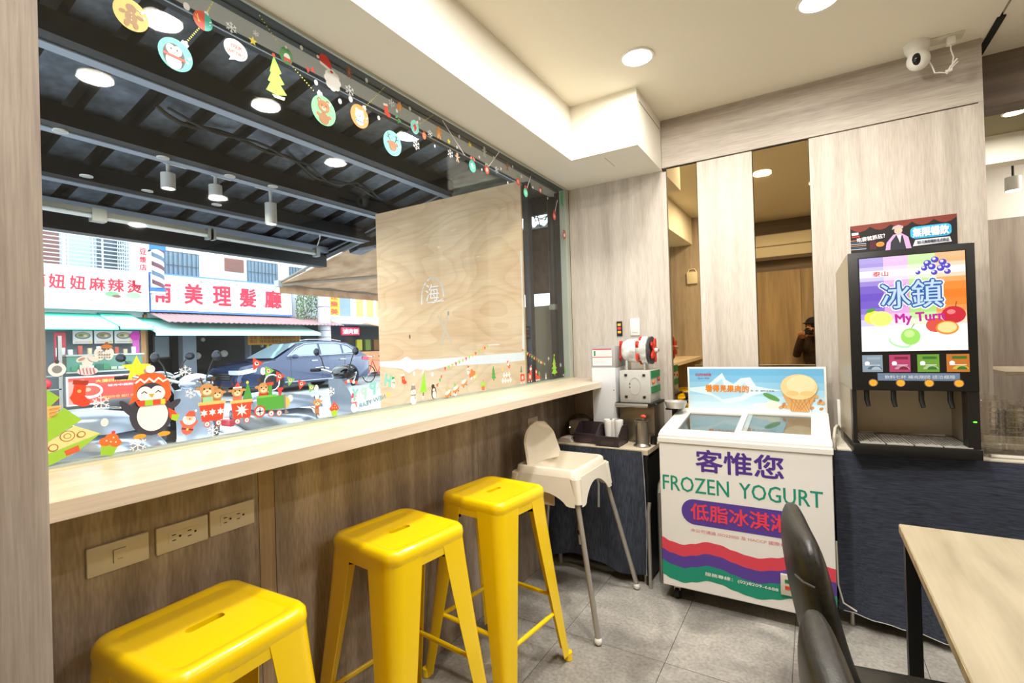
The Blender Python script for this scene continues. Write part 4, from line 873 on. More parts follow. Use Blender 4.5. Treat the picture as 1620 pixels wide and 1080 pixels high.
# corrugated sheet: trapezoid ribs running down the slope
prof = []; y = -1.2
while y < 3.9: prof += [(y, 0), (y+.165, 0), (y+.18, .045), (y+.235, .045)]; y += .25
b = B(); b.loft([[(xx, yy, zc(xx)+h) for yy, h in prof] for xx in (-1.62, -4.45)], caps=False, closed=False)
for f_ in b.bm.faces:
    if f_.calc_center_median().z > zc(-3.035)+.015: f_.material_index = 1  # recessed groove faces coloured black to deepen the shade inside them
b.done('corrugated_sheet', [DK, M('groove_shade_black', '0C0D0F', .6)], can, smooth=0, recalc=False)
b = B(); b.box(-4.45, -1.6, -1.2, 3.9, zc(-1.6)+.12, zc(-1.6)+.13)
b.bm.free()
B().prism([(-1.62, -1.2, zc(-1.62)+.05), (-4.45, -1.2, zc(-4.45)+.05), (-4.45, 3.9, zc(-4.45)+.05), (-1.62, 3.9, zc(-1.62)+.05)], (0, 0, .02)).done('upper_sheet', DKB, can, smooth=0)
for xx in (-2.68, -3.32, -3.86):
    z = zc(xx); o = B().box(xx-.035, xx+.075, -1.2, 3.5, z-.12, z-.02).done('beam', DKB, can, smooth=0)
    B().box(xx-.075, xx-.010, -1.2, 3.5, z-.126, z-.120).done('flange', FLG, o, smooth=0)
B().box(-1.86, -1.66, -1.2, 3.6, 2.565, 2.99).done('beam', DKB, can, smooth=0)
B().box(-1.708, -1.640, -1.2, 2.9, 2.552, 2.557).done('pale_strip', M('blue_grey_strip', 'A9C0F0', .4, 0), can, smooth=0)  # pale blue-grey strip below the black beam
for xx in (-1.735, -1.775, -1.82): B().box(xx-.004, xx+.004, -1.2, 3.3, 2.560, 2.565).done('channel_lip', M('pale_lip', 'B9C2C8', .3, .6), can, smooth=0)
B().box(-4.52, -4.42, -1.2, 3.46, 2.26, 2.50).done('fascia', DKB, can, smooth=0)
B().box(-4.42, -4.36, -1.2, 3.44, 2.40, 2.46).done('gutter_lip', FLG, can, smooth=0)
o = B().prism([(-4.52, 3.44, 2.36), (-1.60, 3.44, 2.92), (-1.60, 3.44, 3.10), (-4.52, 3.44, 2.50)], (0, .08, 0)).done('edge_beam', DKB, can, smooth=0)
B().prism([(-4.45, 3.425, 2.395), (-1.62, 3.425, 2.955), (-1.62, 3.425, 2.965), (-4.45, 3.425, 2.405)], (0, .012, 0)).done('flange', FLG, o, smooth=0)
B().prism([(-3.05, 3.53, 1.8), (-1.60, 3.53, 1.8), (-1.60, 3.53, 3.0), (-3.05, 3.53, 2.70)], (0, .03, 0)).done('side_panel', DKB, can, smooth=0) if False else None
B().prism([(-4.1, 3.60, 2.44), (-1.60, 3.60, 2.44), (-1.60, 3.60, 3.1), (-3.9, 3.60, 2.62)], (0, .03, 0)).done('end_sheet', DKB, can, smooth=0)
B().prism([(-2.62, 3.36, 2.66), (-1.60, 3.36, 2.66), (-1.60, 3.36, 3.0), (-2.62, 3.36, 3.0)], (0, .02, 0)).done('translucent_panel', noisy('dirty_olive_sheet', '3E4238', '7C8072', (2, 2, 9), 2.5, 6, .5, lo=.35, hi=.65), can, smooth=0)
B().prism([(-4.75, 3.66, 2.46), (-3.5, 3.66, 2.80), (-3.5, 3.66, 2.86), (-4.75, 3.66, 2.52)], (0, .06, 0)).done('outer_arm', M('white_arm', 'C6CCD2', .4), can, smooth=0)
B().box(-4.10, -3.98, 3.67, 3.75, 2.46, 2.60).done('arm_bracket', DKB, can, smooth=0)
b = B(); pts = []
for i in range(25): pts.append((-2.95-.25*math.sin(i*.5)*.2-.012*i, 1.25+.075*i, zc(-3.1)-.03-.02*math.sin(i*.9)))
b.tube(pts, .012, 6).tube([(p_[0]+.05, p_[1]+.04, p_[2]-.012+.02*math.sin(i)) for i, p_ in enumerate(pts)], .008, 6).done('bundled_cable', BLACK, can)
WARM = M('warm_white_lit', 'FFFDF2', .5, emit=7)
for i, (x, y, z) in enumerate(((-3.34, .97, 2.585), (-3.32, 1.44, 2.585), (-3.32, 1.84, 2.585), (-3.29, 2.13, 2.585), (-3.76, 1.21, 2.50), (-3.78, 1.54, 2.495), (-3.76, 1.98, 2.50))):
    r = downlight(x, y, z-.02, .033, '%s of the small white ringed lights along the %s canopy beam' % (('first', 'second', 'third', 'fourth')[i % 4], ('middle', 'outer')[i > 3]), 0, GREYP, WHITE, 'small ringed canopy lights')
for i, (y, lab) in enumerate(((1.50, 'leftmost'), (1.785, 'middle'), (2.18, 'rightmost'))):
    z = 2.55; t = thing('track_spotlight', '%s of three white cylindrical track spotlights under the canopy' % lab, 'spotlight', (-3.4, y, z), group='track spotlights under the canopy', world=False)
    B().cyl((0, 0, -.035), (0, 0, -.155 if i < 2 else -.22), .040).done('lamp_head', GREYP, t) if False else None
    hz_ = (-.03, -.10, -.145) if i < 2 else (-.06, -.115, -.235)
    B().lathe([(.001, hz_[0]-.02), (.040, hz_[0]-.02), (.040, hz_[2]), (.034, hz_[2]), (.034, hz_[2]+.006), (.001, hz_[2]+.006)], n=24, caps=False).done('lamp_head', GREYP, t)
    B().lathe([(.032, hz_[2]+.004), (.001, hz_[2]+.002)], n=20, caps=False).done('lit_face', WARM, t); B().cyl((0, 0, hz_[0]-.02), (0, 0, .02), .010).done('stem', GREYP, t)
    lamp('track_spot_glow', (0, 0, hz_[2]-.01), 5, .06, (1, .9, .75), parent=t)
    B().box(-.012, .012, -.11 if i == 2 else -.02, .02 if i == 2 else .11, .012, .042).done('adapter', WHITE, t, smooth=0)
tag(B().box(-3.415, -3.385, .4, 2.45, 2.592, 2.60).done('light_track', M('pale_track', 'C8CDD2', .4, .3), smooth=0), 'thin pale lighting track above the three track spotlights', 'track')
for i, (ya, yb, lab) in enumerate(((.4, 1.36, 'clear-boxed fluorescent batten at the left end of the canopy fascia'), (1.40, 2.10, 'long white fluorescent tube in the middle of the canopy fascia'), (2.12, 3.10, 'clear-boxed fluorescent batten at the right end of the canopy fascia'))):
    t = thing('fluorescent_batten', lab, 'lamp', (-4.1, (ya+yb)/2, 2.3), group='battens along the fascia')
    B().box(-4.14, -4.09, ya, yb, 2.335-.01*i, 2.365-.01*i).done('housing', M('worn_batten', '8E8C80', .4, .3), t, smooth=0); B().cyl((-4.105, ya, 2.318-.004*i), (-4.105, yb, 2.318-.004*i), .014).done('tube', M('tube_white', 'E8ECEC', .3), t)
    B().box(-4.145, -4.08, ya-.02, ya+.02, 2.285, 2.37).box(-4.145, -4.08, yb-.02, yb+.02, 2.285, 2.37).done('end_clamps', M('clamp_grey', 'A6A8A2', .4, .5), t, smooth=0)
t = thing('outdoor_security_camera', 'small white twin-ball camera hanging at the canopy corner', 'camera', (-3.9, 2.98, 2.5))
B().sph((-3.9, 2.95, 2.53), .050).sph((-3.9, 3.03, 2.525), .042).done('housing', WHITE, t); B().sph((-3.87, 2.925, 2.515), .022).done('lens', BLACK, t); B().tube([(-3.9, 2.98, 2.49), (-3.9, 2.985, 2.42), (-3.92, 2.97, 2.35)], .005, 6).done('cable', WHITE, t)

# ------------------------------------------------------------------ plywood board, posts and the things behind the glass at the right
PLY = noisy('plywood_grain', 'E6BC90', 'F7D8B0', (.9, .9, 2.6), 1.4, 3, .6, c3='EDC99F', fine=((4, 4, 70), .08), lo=.3, hi=.7, dist=1.2)
def cathedral(m):
    nt = m.node_tree; N, L = nt.nodes, nt.links; bsdf = N['Principled BSDF']; src = bsdf.inputs['Base Color'].links[0].from_socket
    tc = N.new('ShaderNodeTexCoord'); mp = N.new('ShaderNodeMapping'); mp.inputs['Scale'].default_value = (.55, 1, 1.5); L.new(tc.outputs['Object'], mp.inputs['Vector'])
    ns = N.new('ShaderNodeTexNoise'); ns.inputs['Scale'].default_value = 1.7; ns.inputs['Detail'].default_value = 1.5; L.new(mp.outputs[0], ns.inputs['Vector'])
    mu = N.new('ShaderNodeMath'); mu.operation = 'MULTIPLY'; mu.inputs[1].default_value = 17; L.new(ns.outputs['Fac'], mu.inputs[0])
    fr = N.new('ShaderNodeMath'); fr.operation = 'FRACT'; L.new(mu.outputs[0], fr.inputs[0])
    rp = N.new('ShaderNodeValToRGB'); rp.color_ramp.elements[0].color = (1, 1, 1, 1); rp.color_ramp.elements[1].color = (.80, .70, .60, 1); rp.color_ramp.elements[0].position = .45; rp.color_ramp.elements[1].position = .97
    L.new(fr.outputs[0], rp.inputs['Fac']); mx = N.new('ShaderNodeMix'); mx.data_type = 'RGBA'; mx.blend_type = 'MULTIPLY'; mx.inputs['Factor'].default_value = .42
    L.new(src, mx.inputs['A']); L.new(rp.outputs[0], mx.inputs['B']); L.new(mx.outputs['Result'], bsdf.inputs['Base Color'])
cathedral(PLY)
t = thing('plywood_board', 'large plywood sheet standing outside the window, with a white painted stripe and a white logo', 'board', (-2.3, 2.86, 1))
B().box(-3.02, -1.645, 2.852, 2.868, .70, 2.468).done('board', PLY, t, smooth=0)
p = Print((0, 2.8515, 0), (1, 0, 0), (0, 0, 1), (0, -1, 0))
p.poly([(-3.018, 1.262), (-2.8, 1.268), (-2.72, 1.30), (-2.66, 1.272), (-2.3, 1.283), (-2.0, 1.30), (-1.648, 1.316), (-1.648, 1.262), (-1.9, 1.24), (-2.15, 1.232), (-2.35, 1.216), (-2.5, 1.19), (-2.62, 1.205), (-2.70, 1.17), (-2.78, 1.205), (-3.018, 1.222)], 'EFEDEA')
p.poly([(-1.660, 2.0), (-1.648, 2.0), (-1.648, 1.3), (-1.668, 1.3), (-1.655, 1.6)], 'E8E6E0')
for i in range(14):
    a0, a1 = PI*(1-i/13*.93), PI*(1-(i+1)/13*.93); 
    if i in (4,): continue
    p.line([(-2.437+.108*math.cos(a0), 1.745+.145*math.sin(a0)), (-2.437+.108*math.cos(a1), 1.745+.145*math.sin(a1))], .010, 'F6F2F0'); p.k -= 1
p.k += 1; p.line([(-2.545, 1.745), (-2.548, 1.70)], .012, 'F6F2F0'); p.line([(-2.49, 1.705), (-2.33, 1.712)], .007, 'F6F2F0'); p.line([(-2.44, 1.70), (-2.34, 1.725)], .005, 'F6F2F0')
p.line([(-2.39, 1.60), (-2.27, 1.40)], .012, 'CFC2AE'); p.line([(-2.30, 1.60), (-2.36, 1.38)], .012, 'CFC2AE'); p.line([(-2.29, 1.605), (-2.29, 1.625)], .016, 'A09484')
p.ell(-2.68, 1.455, .008, .018, '7A4A1C'); p.line([(-1.95, 1.37), (-1.85, 1.372)], .006, 'F6F2F0')
for a, c_ in ((-2.5, 2.15), (-2.02, 2.0), (-1.8, 2.3), (-2.85, 1.9)): p.line([(a, c_), (a+.03, c_+.002)], .006, 'F2E4D0')
p.done('paint_marks', t)
text('海', FY(2.8510), (-2.505, -2.375, 1.715, 1.845), ink('F6F2F0'), t)
for i, (xa, xb, ya, z1, lab) in enumerate(((-1.640, -1.600, 2.87, 2.56, 'broad black steel post right beside the plywood edge'), (-1.652, -1.612, 3.30, 2.60, 'round dark pipe post in the gap right of the plywood'), (-1.575, -1.515, 3.22, 2.60, 'black steel post nearest the right end of the window'))):
    t = thing('steel_post', lab, 'post', ((xa+xb)/2, ya, G), group='dark posts right of the plywood')
    if i == 1: B().cyl(((xa+xb)/2-.01, ya, G), ((xa+xb)/2-.01, ya, z1), .030).done('shaft', DKB, t); B().cyl(((xa+xb)/2-.01, ya, 1.62), ((xa+xb)/2-.01, ya, 1.66), .036).done('clamp', M('clamp_grey', 'A6A8A2', .4, .5), t)
    else: B().box(xa, xb, ya, ya+.05, G, z1).done('shaft', DKB, t, smooth=0); B().box(xa-.004, xb+.004, ya-.004, ya+.054, G, G+.01).done('base_plate', DKB, t, smooth=0)
t = thing('grey_cabinet', 'tall grey panel cabinet behind the posts right of the plywood', 'cabinet', (-1.95, 3.45, G))
B().box(-2.02, -1.70, 3.40, 3.9, G, 1.665, bev=.004).done('body', M('dull_grey_panel', '8A8880', .6), t); B().box(-1.87, -1.868, 3.398, 3.40, G+.05, 1.64).done('door_gap', BLACK, t, smooth=0)
t = thing('brown_hanging_panel', 'dark brown board hanging behind the posts above the grey cabinet', 'board', (-1.95, 3.6, 1.7))
B().box(-2.04, -1.75, 3.55, 3.57, 1.78, 2.30).done('board', noisy('rust_brown_board', '3E2A20', '5A4030', (6, 6, 6), 3, 5, .7), t, smooth=0); B().box(-2.06, -1.73, 3.555, 3.565, 2.30, 2.315).done('top_rail', DKB, t, smooth=0); B().box(-2.0, -1.99, 3.555, 3.615, 2.31, 2.45).done('hanger', DKB, t, smooth=0)
t = thing('overhead_cables', 'loose black cables hanging below the corner of the canopy behind the posts', 'cable', (-1.75, 3.5, 2.5))
b = B()
for i in range(6): b.tube([(-2.0+.05*i, 3.45+.02*i, 2.56), (-1.9+.04*i, 3.46, 2.40-.05*(i % 3)), (-1.78+.02*i, 3.47, 2.35+.03*i), (-1.70, 3.48, 2.50-.1*(i % 4))], .005, 5)
b.done('cable', BLACK, t)
t = thing('neighbour_roof', 'corrugated roof and white strip lights of the neighbouring shop behind the posts', 'roof', (-2.2, 4.6, 2.4))
B().grid(lambda u, v: Vector((-3.2+2.0*u, 4.0+3*v, 2.46+.25*v+.02*math.sin(u*120))), 60, 2).done('corrugated_sheet', M('grey_roof_sheet', '6E716E', .5, .3), t)
B().box(-2.4, -1.6, 4.4, 4.46, 2.30, 2.33).done('strip_light', M('strip_white', 'E8ECEE', .4), t, smooth=0)

# ------------------------------------------------------------------ neighbour's awning
t = thing('tan_awning', 'tan canvas awning with a metal front rail, left of the plywood', 'awning', (-6, 5.6, 2.3))
TAN = noisy('tan_canvas', 'D0A684', 'F2CDA8', (2, 2, 2), 2, 6, .9, c3='E4BC96')
def aw(u, v): return Vector((-6.98+2.6*u, 4.585+4.6*v, 2.41+.64*u-.04*math.sin(PI*u)+.008*math.sin(v*40)))
B().grid(aw, 16, 40, .01).done('canopy_canvas', TAN, t)
B().grid(lambda u, v: Vector((-7.0-.02*math.sin(v*60)*u, 4.6+4.6*v, 2.40-.13*u)), 3, 60, .006).done('valance', TAN, t)
B().cyl((-6.98, 4.56, 2.41), (-6.98, 9.2, 2.41), .030).done('front_rail', M('awning_rail', '8C8478', .4, .4), t); B().tube([(-6.95, 4.60, 2.40), (-5.8, 5.6, 2.52), (-4.6, 5.2, 2.85)], .028, 8).done('folding_arm', M('awning_arm', 'A89C8C', .4, .4), t)
B().tube([(-7.0, 4.585, 2.42), (-4.38, 4.585, 3.06)], .02, 8).done('side_rail', M('awning_rail', '8C8478', .4, .4), t); B().box(-7.03, -6.92, 4.53, 4.60, 2.36, 2.46).done('end_cap', M('cap_grey', 'A6A6A2', .5), t, smooth=0)
B().box(-4.42, -4.34, 4.58, 9.2, 3.02, 3.14).done('wall_rail', DKB, t, smooth=0)
nb = thing('neighbour_wall', 'plain wall of the neighbouring shop that carries the tan awning, hidden by the plywood', 'wall', (-4.3, 7, G))
B().box(-4.34, -4.2, 5.05, 9.2, G, 3.5).done('wall_slab', M('pale_stucco', 'D8DADA', .9), nb, smooth=0); B().box(-3.6, -1.6, 7.1, 7.2, G, 2.6).done('sky_screen_slab', M('dull_grey_wall', '7C7C78', .9), nb, smooth=0)  # rear slab added to screen off the bright open sky behind the posts

# ------------------------------------------------------------------ buildings across the street
SW = M('pale_stucco', 'D8DADA', .9); BW = -17.0
PANE = M('dark_window_glass', '4A5560', .1, .0); BAR = M('white_window_bar', 'C9CFD2', .5); DBAR = M('dark_window_bar', '4E565C', .5)
bl = thing('shophouse_building', 'building on the left across the street with a white barred balcony window', 'building', (BW, 4, G))
B().box(BW-3, BW, -2, 6.75, 2.5, 9).done('upper_wall', SW, bl, smooth=0); B().box(BW-3, BW-2.4, -2, 6.8, G, 2.5).done('rear_wall', M('shop_interior', '5C6064', .9), bl, smooth=0)
B().box(BW-2.4, BW, 6.72, 6.85, G, 2.6).done('party_wall', M('orange_timber', 'C09060', .7), bl, smooth=0)
for ya, yb, m in ((2.6, 3.9, M('mint_curtain', 'A8C8C4', .9)), (4.0, 4.9, M('red_brown_shutter', '7E5850', .7)), (5.0, 5.55, M('mint_curtain', 'A8C8C4', .9)), (5.6, 6.4, PANE)):
    f_ = B().box(BW-.02, BW+.03, ya, yb, 3.75, 4.8).done('window', M('window_surround', '9AA4A8', .5), bl, smooth=0); B().box(BW+.03, BW+.035, ya+.05, yb-.05, 3.8, 4.75).done('window_pane', m, f_, smooth=0)
gr = thing('window_grille', 'white box grille of horizontal bars in front of the upstairs window, above the left sign', 'grille', (-16.4, 4.5, 3.7))
for i in range(9): B().box(-16.22, -16.19, 2.4, 6.15, 3.80+.105*i, 3.822+.105*i).done('bar', BAR, gr, smooth=0)
for y in (2.6, 3.3, 4.05, 4.78, 5.50, 6.12): B().box(-16.215, -16.17, y, y+.03, 3.72, 4.75).done('upright', BAR, gr, smooth=0)
b = B()
for i in range(9): b.box(-16.95, -16.2, 6.12, 6.135, 3.80+.105*i, 3.815+.105*i)
for i in range(6): b.box(-16.95+.14*i, -16.935+.14*i, 6.118, 6.137, 3.72, 4.72)
o = b.done('side_bars', BAR, gr, smooth=0); o['kind'] = 'stuff'
bw_ = thing('barber_building', 'white two-storey building behind the barber shop sign with barred windows', 'building', (BW, 9.5, G))
B().box(BW-3, BW, 6.85, 12.35, 2.5, 9).done('upper_wall', SW, bw_, smooth=0); B().box(BW-3, BW-2.0, 6.85, 12.3, G, 2.5).done('rear_wall', M('shop_interior_dark', '44484C', .9), bw_, smooth=0)
for ya, yb, za, zb in ((7.36, 8.29, 3.74, 4.56), (9.975, 11.05, 3.84, 4.60), (11.62, 12.25, 3.84, 4.56)):
    f_ = B().box(BW-.02, BW+.04, ya-.04, yb+.04, za-.04, zb+.04).done('window', M('blue_grey_frame', '5A6A78', .5), bw_, smooth=0); B().box(BW+.04, BW+.045, ya, yb, za, zb).done('window_pane', M('blue_grey_glass', '7E93A4', .2), f_, smooth=0)
    n_ = int((yb-ya)/.12)
    for i in range(n_): B().box(BW+.08, BW+.10, ya+(i+.5)*(yb-ya)/n_-.012, ya+(i+.5)*(yb-ya)/n_+.012, za-.02, zb+.02).done('window_bar', DBAR, f_, smooth=0)
    B().box(BW+.075, BW+.09, ya, yb, (za+zb)/2, (za+zb)/2+.02).done('cross_bar', DBAR, f_, smooth=0)
B().box(BW-.02, BW+.05, 9.16, 9.80, 4.17, 4.61).done('hatch_frame', M('brown_frame', '8A5A4A', .7), bw_, smooth=0); B().box(BW+.05, BW+.055, 9.22, 9.74, 4.23, 4.55).done('hatch', M('red_brown_shutter', '7E5850', .7), bw_, smooth=0)
PIL = M('grey_pillar', '8E96A0', .7)
for ya, yb in ((7.80, 8.20), (9.96, 10.02), (11.85, 12.0)): B().box(BW-.3, BW, ya, yb, G, 2.5).done('pillar', PIL, bw_, smooth=0)
B().box(BW-1.0, BW-.9, 8.3, 12.0, .9, 1.0).box(BW-1.9, BW-1.85, 8.3, 9.8, G, 1.5).done('counter', M('shop_counter_dark', '2C2E30', .6), bw_, smooth=0)
B().box(BW-.9, BW-.8, 6.95, 7.2, G, 1.1).done('dark_shelf', M('shop_counter_dark', '2C2E30', .6), bw_, smooth=0); f_ = B().box(BW-.6, BW-.55, 7.2, 7.7, 1.25, 2.0).done('poster_frame', BLACK, bw_, smooth=0)
B().box(BW-.55, BW-.545, 7.25, 7.65, 1.3, 1.95).done('poster_sheet', M('grey_poster', '9CA8B0', .7), f_, smooth=0)
for y, z, r in ((8.8, 1.85, .07), (9.5, 1.35, .12), (8.6, 1.3, .12), (10.9, 1.6, .06)): B().sph((BW-.8, y, z), r).done('lamp_globe', M('globe_white', 'E6E4DC', .4), bw_)
br = thing('far_corner_building', 'building behind the utility pole with blue window band and orange signs', 'building', (BW, 15, G))
B().box(BW-3, BW-.2, 12.35, 26, 2.5, 9).done('upper_wall', M('pale_blue_wall', 'BCC6CE', .8), br, smooth=0); B().box(BW-3, BW-2, 12.3, 26, G, 2.5).done('rear_wall', M('shop_interior_dark', '44484C', .9), br, smooth=0)
f_ = B().box(BW-.2, BW-.15, 13.2, 14.7, 2.75, 3.75).done('window', M('white_frame', 'E2E6EA', .5), br, smooth=0); B().box(BW-.15, BW-.145, 13.95, 14.6, 2.8, 3.7).done('window_pane', M('blue_grey_glass', '7E93A4', .2), f_, smooth=0)
f_ = B().box(BW-.2, BW-.15, 14.75, 17.5, 2.75, 3.75).done('window', M('white_frame', 'E2E6EA', .5), br, smooth=0)
for i in range(4): B().box(BW-.15, BW-.14, 14.9+.6*i, 15.3+.6*i, 2.8, 3.7).done('window_pane', M('orange_poster', 'E8A868', .7), f_, smooth=0)
B().box(BW-.3, BW+.2, 13.3, 26, 2.45, 2.62).done('ledge', SW, br, smooth=0)
B().box(BW-.2, BW-.1, 15.0, 17.5, .3, 1.25).done('orange_tile_wall', M('orange_tile', 'D69A6C', .7), br, smooth=0)
for i in range(5): B().box(BW-.6, BW-.5, 15.2+.5*i, 15.5+.5*i, 1.3, 1.8).done('goods_shelf', M('goods_%d' % (i % 3), ('C8C23C', '7A8C3C', '8A5A30')[i % 3], .7), br, smooth=0)

# signs
RED = ink('D21F3C')
s1 = thing('restaurant_sign', 'left white shop sign with red Chinese characters above a pale phone number', 'sign', (-16.8, 5, 2.7))
B().box(-16.9, -16.6, 1.5, 6.74, 2.655, 3.80).done('sign_box', M('sign_white', 'F2F2F2', .5, emit=0), s1, smooth=0)
p = Print((-16.5985, 0, 0), (0, 1, 0), (0, 0, 1), (1, 0, 0), step=.002)
p.ell(6.05, 3.12, .38, .12, 'C4D4B8'); p.ell(5.85, 3.10, .16, .07, '7FA67A'); p.ell(6.35, 3.10, .18, .09, 'A8C49C'); p.ell(5.95, 3.05, .10, .04, '8A5A50'); p.done('dish_print', s1)
X1 = FX(-16.588)
for s_, ya, yb in (('南', 4.14, 4.46), ('妞', 4.515, 4.85), ('妞', 4.935, 5.27), ('麻', 5.34, 5.70), ('辣', 5.75, 6.13), ('燙', 6.20, 6.56)): text(s_, X1, (ya, yb, 3.17, 3.545), ink('D4283C'), s1, bold=.018)
text('旗艦總店', X1, (4.0, 4.74, 2.87, 2.965), ink('C49A98'), s1, bold=.01); text('加盟專線0939534736', X1, (4.90, 6.52, 2.87, 2.965), ink('C49A90'), s1, bold=.01)
s2 = thing('barber_shop_sign', 'long white shop sign with five big red Chinese characters and a blue border', 'sign', (-16.8, 9, 2.7))
B().box(-16.9, -16.62, 6.78, 11.42, 2.66, 3.83).done('sign_border', M('sign_blue', '5E86C4', .5), s2, smooth=0); B().box(-16.62, -16.60, 6.80, 11.38, 2.72, 3.78).done('sign_face', M('sign_white', 'F2F2F2', .5), s2, smooth=0)
X2 = FX(-16.59)
for s_, ya, yb in (('南', 6.88, 7.33), ('美', 7.69, 8.24), ('理', 8.54, 9.14), ('髮', 9.41, 10.01), ('廳', 10.31, 10.97)): text(s_, X2, (ya, yb, 2.93, 3.58), RED, s2, bold=.028)
text('電話 2732 0420', X2, (8.1, 9.6, 3.63, 3.70), ink('707880'), s2)
v = thing('vertical_sign', 'narrow white vertical sign with red characters beside the barber pole', 'sign', (-16.4, 6.5, 3.7))
B().box(-16.48, -16.4, 6.36, 6.66, 3.4, 5.0).done('sign_board', M('sign_cream', 'EDEDE4', .6), v, smooth=0)
text('豆', FX(-16.395), (6.44, 6.62, 4.28, 4.46), RED, v, bold=.02); text('漿', FX(-16.395), (6.44, 6.62, 4.04, 4.22), RED, v, bold=.02); text('店', FX(-16.395), (6.44, 6.62, 3.82, 4.0), RED, v, bold=.02)
bp = thing('barber_pole', 'red white and blue striped barber pole sign in front of the white building', 'barber pole', (-16, 6.75, 3.1))
B().box(-16.05, -15.95, 6.56, 6.90, 3.20, 3.30).box(-16.06, -15.94, 6.55, 6.93, 4.38, 4.52).done('blue_caps', M('barber_blue', '2C74C4', .4), bp, smooth=0); B().box(-16.05, -15.95, 6.55, 6.90, 3.09, 3.19).done('white_base', M('barber_white', 'E6D8E0', .4), bp, smooth=0)
B().box(-16.05, -15.949, 6.55, 6.90, 3.10, 3.13).done('pink_band', M('barber_pink', 'D88CA0', .4), bp, smooth=0)
B().cyl((-16, 6.735, 3.30), (-16, 6.735, 4.38), .15, n=28).done('cylinder', M('barber_white2', 'E8EEF4', .3), bp)
for k, cc in enumerate(('6A3A44', '5A6C80', '6A3A44', '5A6C80', '6A3A44')):
    z0 = 3.30+.26*k-.1
    def st_(u, v, z0=z0): a = -PI/2+PI*u; z = min(4.38, max(3.30, z0+.13*v+.22*(1-u))); return Vector((-16+.153*math.cos(a), 6.735+.153*math.sin(a), z))
    B().grid(st_, 12, 2).done('stripe', M('barber_'+cc, cc, .4), bp)
B().box(-16.98, -16.05, 6.72, 6.76, 4.42, 4.46).done('wall_bracket', BLKM, bp, smooth=0)

# roofs and green awnings
t = thing('tile_roof_strip', 'low reddish corrugated roof strip under the barber shop sign', 'roof', (-16, 9.5, 2.6))
def tr(u, v): return Vector((-16.9+1.35*u, 6.8+6.1*v, 2.66-.36*u+.03*abs(math.sin(v*120))))
B().grid(tr, 3, 240, .02).done('roof_tiles', M('rose_tile', 'B08C8C', .8), t, smooth=0)
TEAL = M('pale_teal_awning', 'B8E6DC', .7); TEALD = M('teal_awning_edge', '2FB49A', .7)
for i, (ya, yb, za, zb, xo, lab) in enumerate(((1.5, 5.62, 2.42, 2.13, -15.6, 'pale green sloping awning at the far left across the street'), (5.63, 6.38, 2.45, 2.14, -15.5, 'short green awning section between the two shops'), (6.40, 11.70, 2.33, 1.98, -15.4, 'long teal awning over the barber shop front'))):
    t = thing('shop_awning', lab, 'awning', (-16, (ya+yb)/2, 2), group='green awnings across the street')
    B().prism([(-16.99, ya, za+.10), (xo, ya, zb), (xo, yb, zb), (-16.99, yb, za+.10)], (0, 0, .03)).done('awning_sheet', TEAL, t, smooth=0); B().box(xo-.02, xo+.02, ya, yb, zb-.06, zb+.0).done('valance', TEAL, t, smooth=0)
    B().box(xo-.03, xo+.03, ya, yb, zb-.075, zb-.055).done('lower_edge', TEALD if i != 2 else TEAL, t, smooth=0); B().prism([(-16.99, yb-.01, za+.13), (xo, yb-.01, zb+.03), (xo, yb-.01, zb-.05), (-16.99, yb-.01, za-.02)], (0, .02, 0)).done('side_gore', TEALD, t, smooth=0)
    B().prism([(-16.99, ya, za+.12), (-16.75, ya, za+.06), (-16.75, yb, za+.06), (-16.99, yb, za+.12)], (0, 0, .035)).done('upper_edge', TEALD, t, smooth=0)

# food stall
st_l = thing('food_stall', 'food stall with menu boards, glass display case and steel shelf under the left green awning', 'food stall', (-16, 5, G))
B().box(-16.6, -16.5, 1.8, 6.6, G, 2.2).done('back_board', M('stall_back', '8C9498', .8), st_l, smooth=0)
for i, ya in enumerate((4.82, 5.26, 5.70)):
    o = B().box(-16.10, -16.08, ya, ya+.40, 1.72, 2.06).done('menu_board', M('menu_white', 'E2E0DC', .6), st_l, smooth=0); p = Print((-16.079, ya, 1.72), (0, 1, 0), (0, 0, 1), (1, 0, 0), step=.002)
    p.ell(.20, .21, .16, .09, '5A6468'); p.ell(.20, .215, .14, .075, ('A8A878', 'B08C70', 'C0A880')[i]); p.ell(.16, .22, .05, .03, '6E8A50'); p.ell(.25, .20, .04, .03, 'E0D0B0'); p.rect(.04, .03, .30, .06, 'E0B8A0'); p.rect(.32, .02, .38, .07, 'E8C050'); p.done('dish_photo', o)
o = B().box(-16.1, -16.07, 6.10, 6.26, 1.35, 2.06).done('magenta_sign', M('magenta_sign', 'E06AC0', .6), st_l, smooth=0); B().cyl((-16.06, 6.16, 1.92), (-16.05, 6.16, 1.92), .12).done('round_badge', M('magenta_round', 'D83CB0', .5), o)
B().box(-16.09, -16.06, 6.30, 6.42, G, 2.1).done('timber_post', M('orange_timber', 'C09060', .7), st_l, smooth=0)
B().box(-16.0, -15.95, 4.05, 4.25, 1.2, 1.95).done('dark_poster', BLACK, st_l, smooth=0); B().box(-15.9, -15.88, 4.40, 4.62, 1.1, 2.0).done('red_poster', M('red_poster', 'B84048', .6), st_l, smooth=0); B().box(-15.87, -15.86, 4.42, 4.60, 1.40, 1.62).done('white_poster', M('menu_white', 'E2E0DC', .6), st_l, smooth=0)
B().box(-16.0, -15.5, 4.5, 6.15, .98, 1.02).box(-16.0, -15.5, 4.5, 6.15, 1.40, 1.44).done('steel_shelf', STEEL, st_l, smooth=0); B().box(-15.98, -15.52, 4.52, 6.10, 1.02, 1.40).done('display_glass', M('teal_display', '58806E', .15), st_l, smooth=0)
random.seed(3)
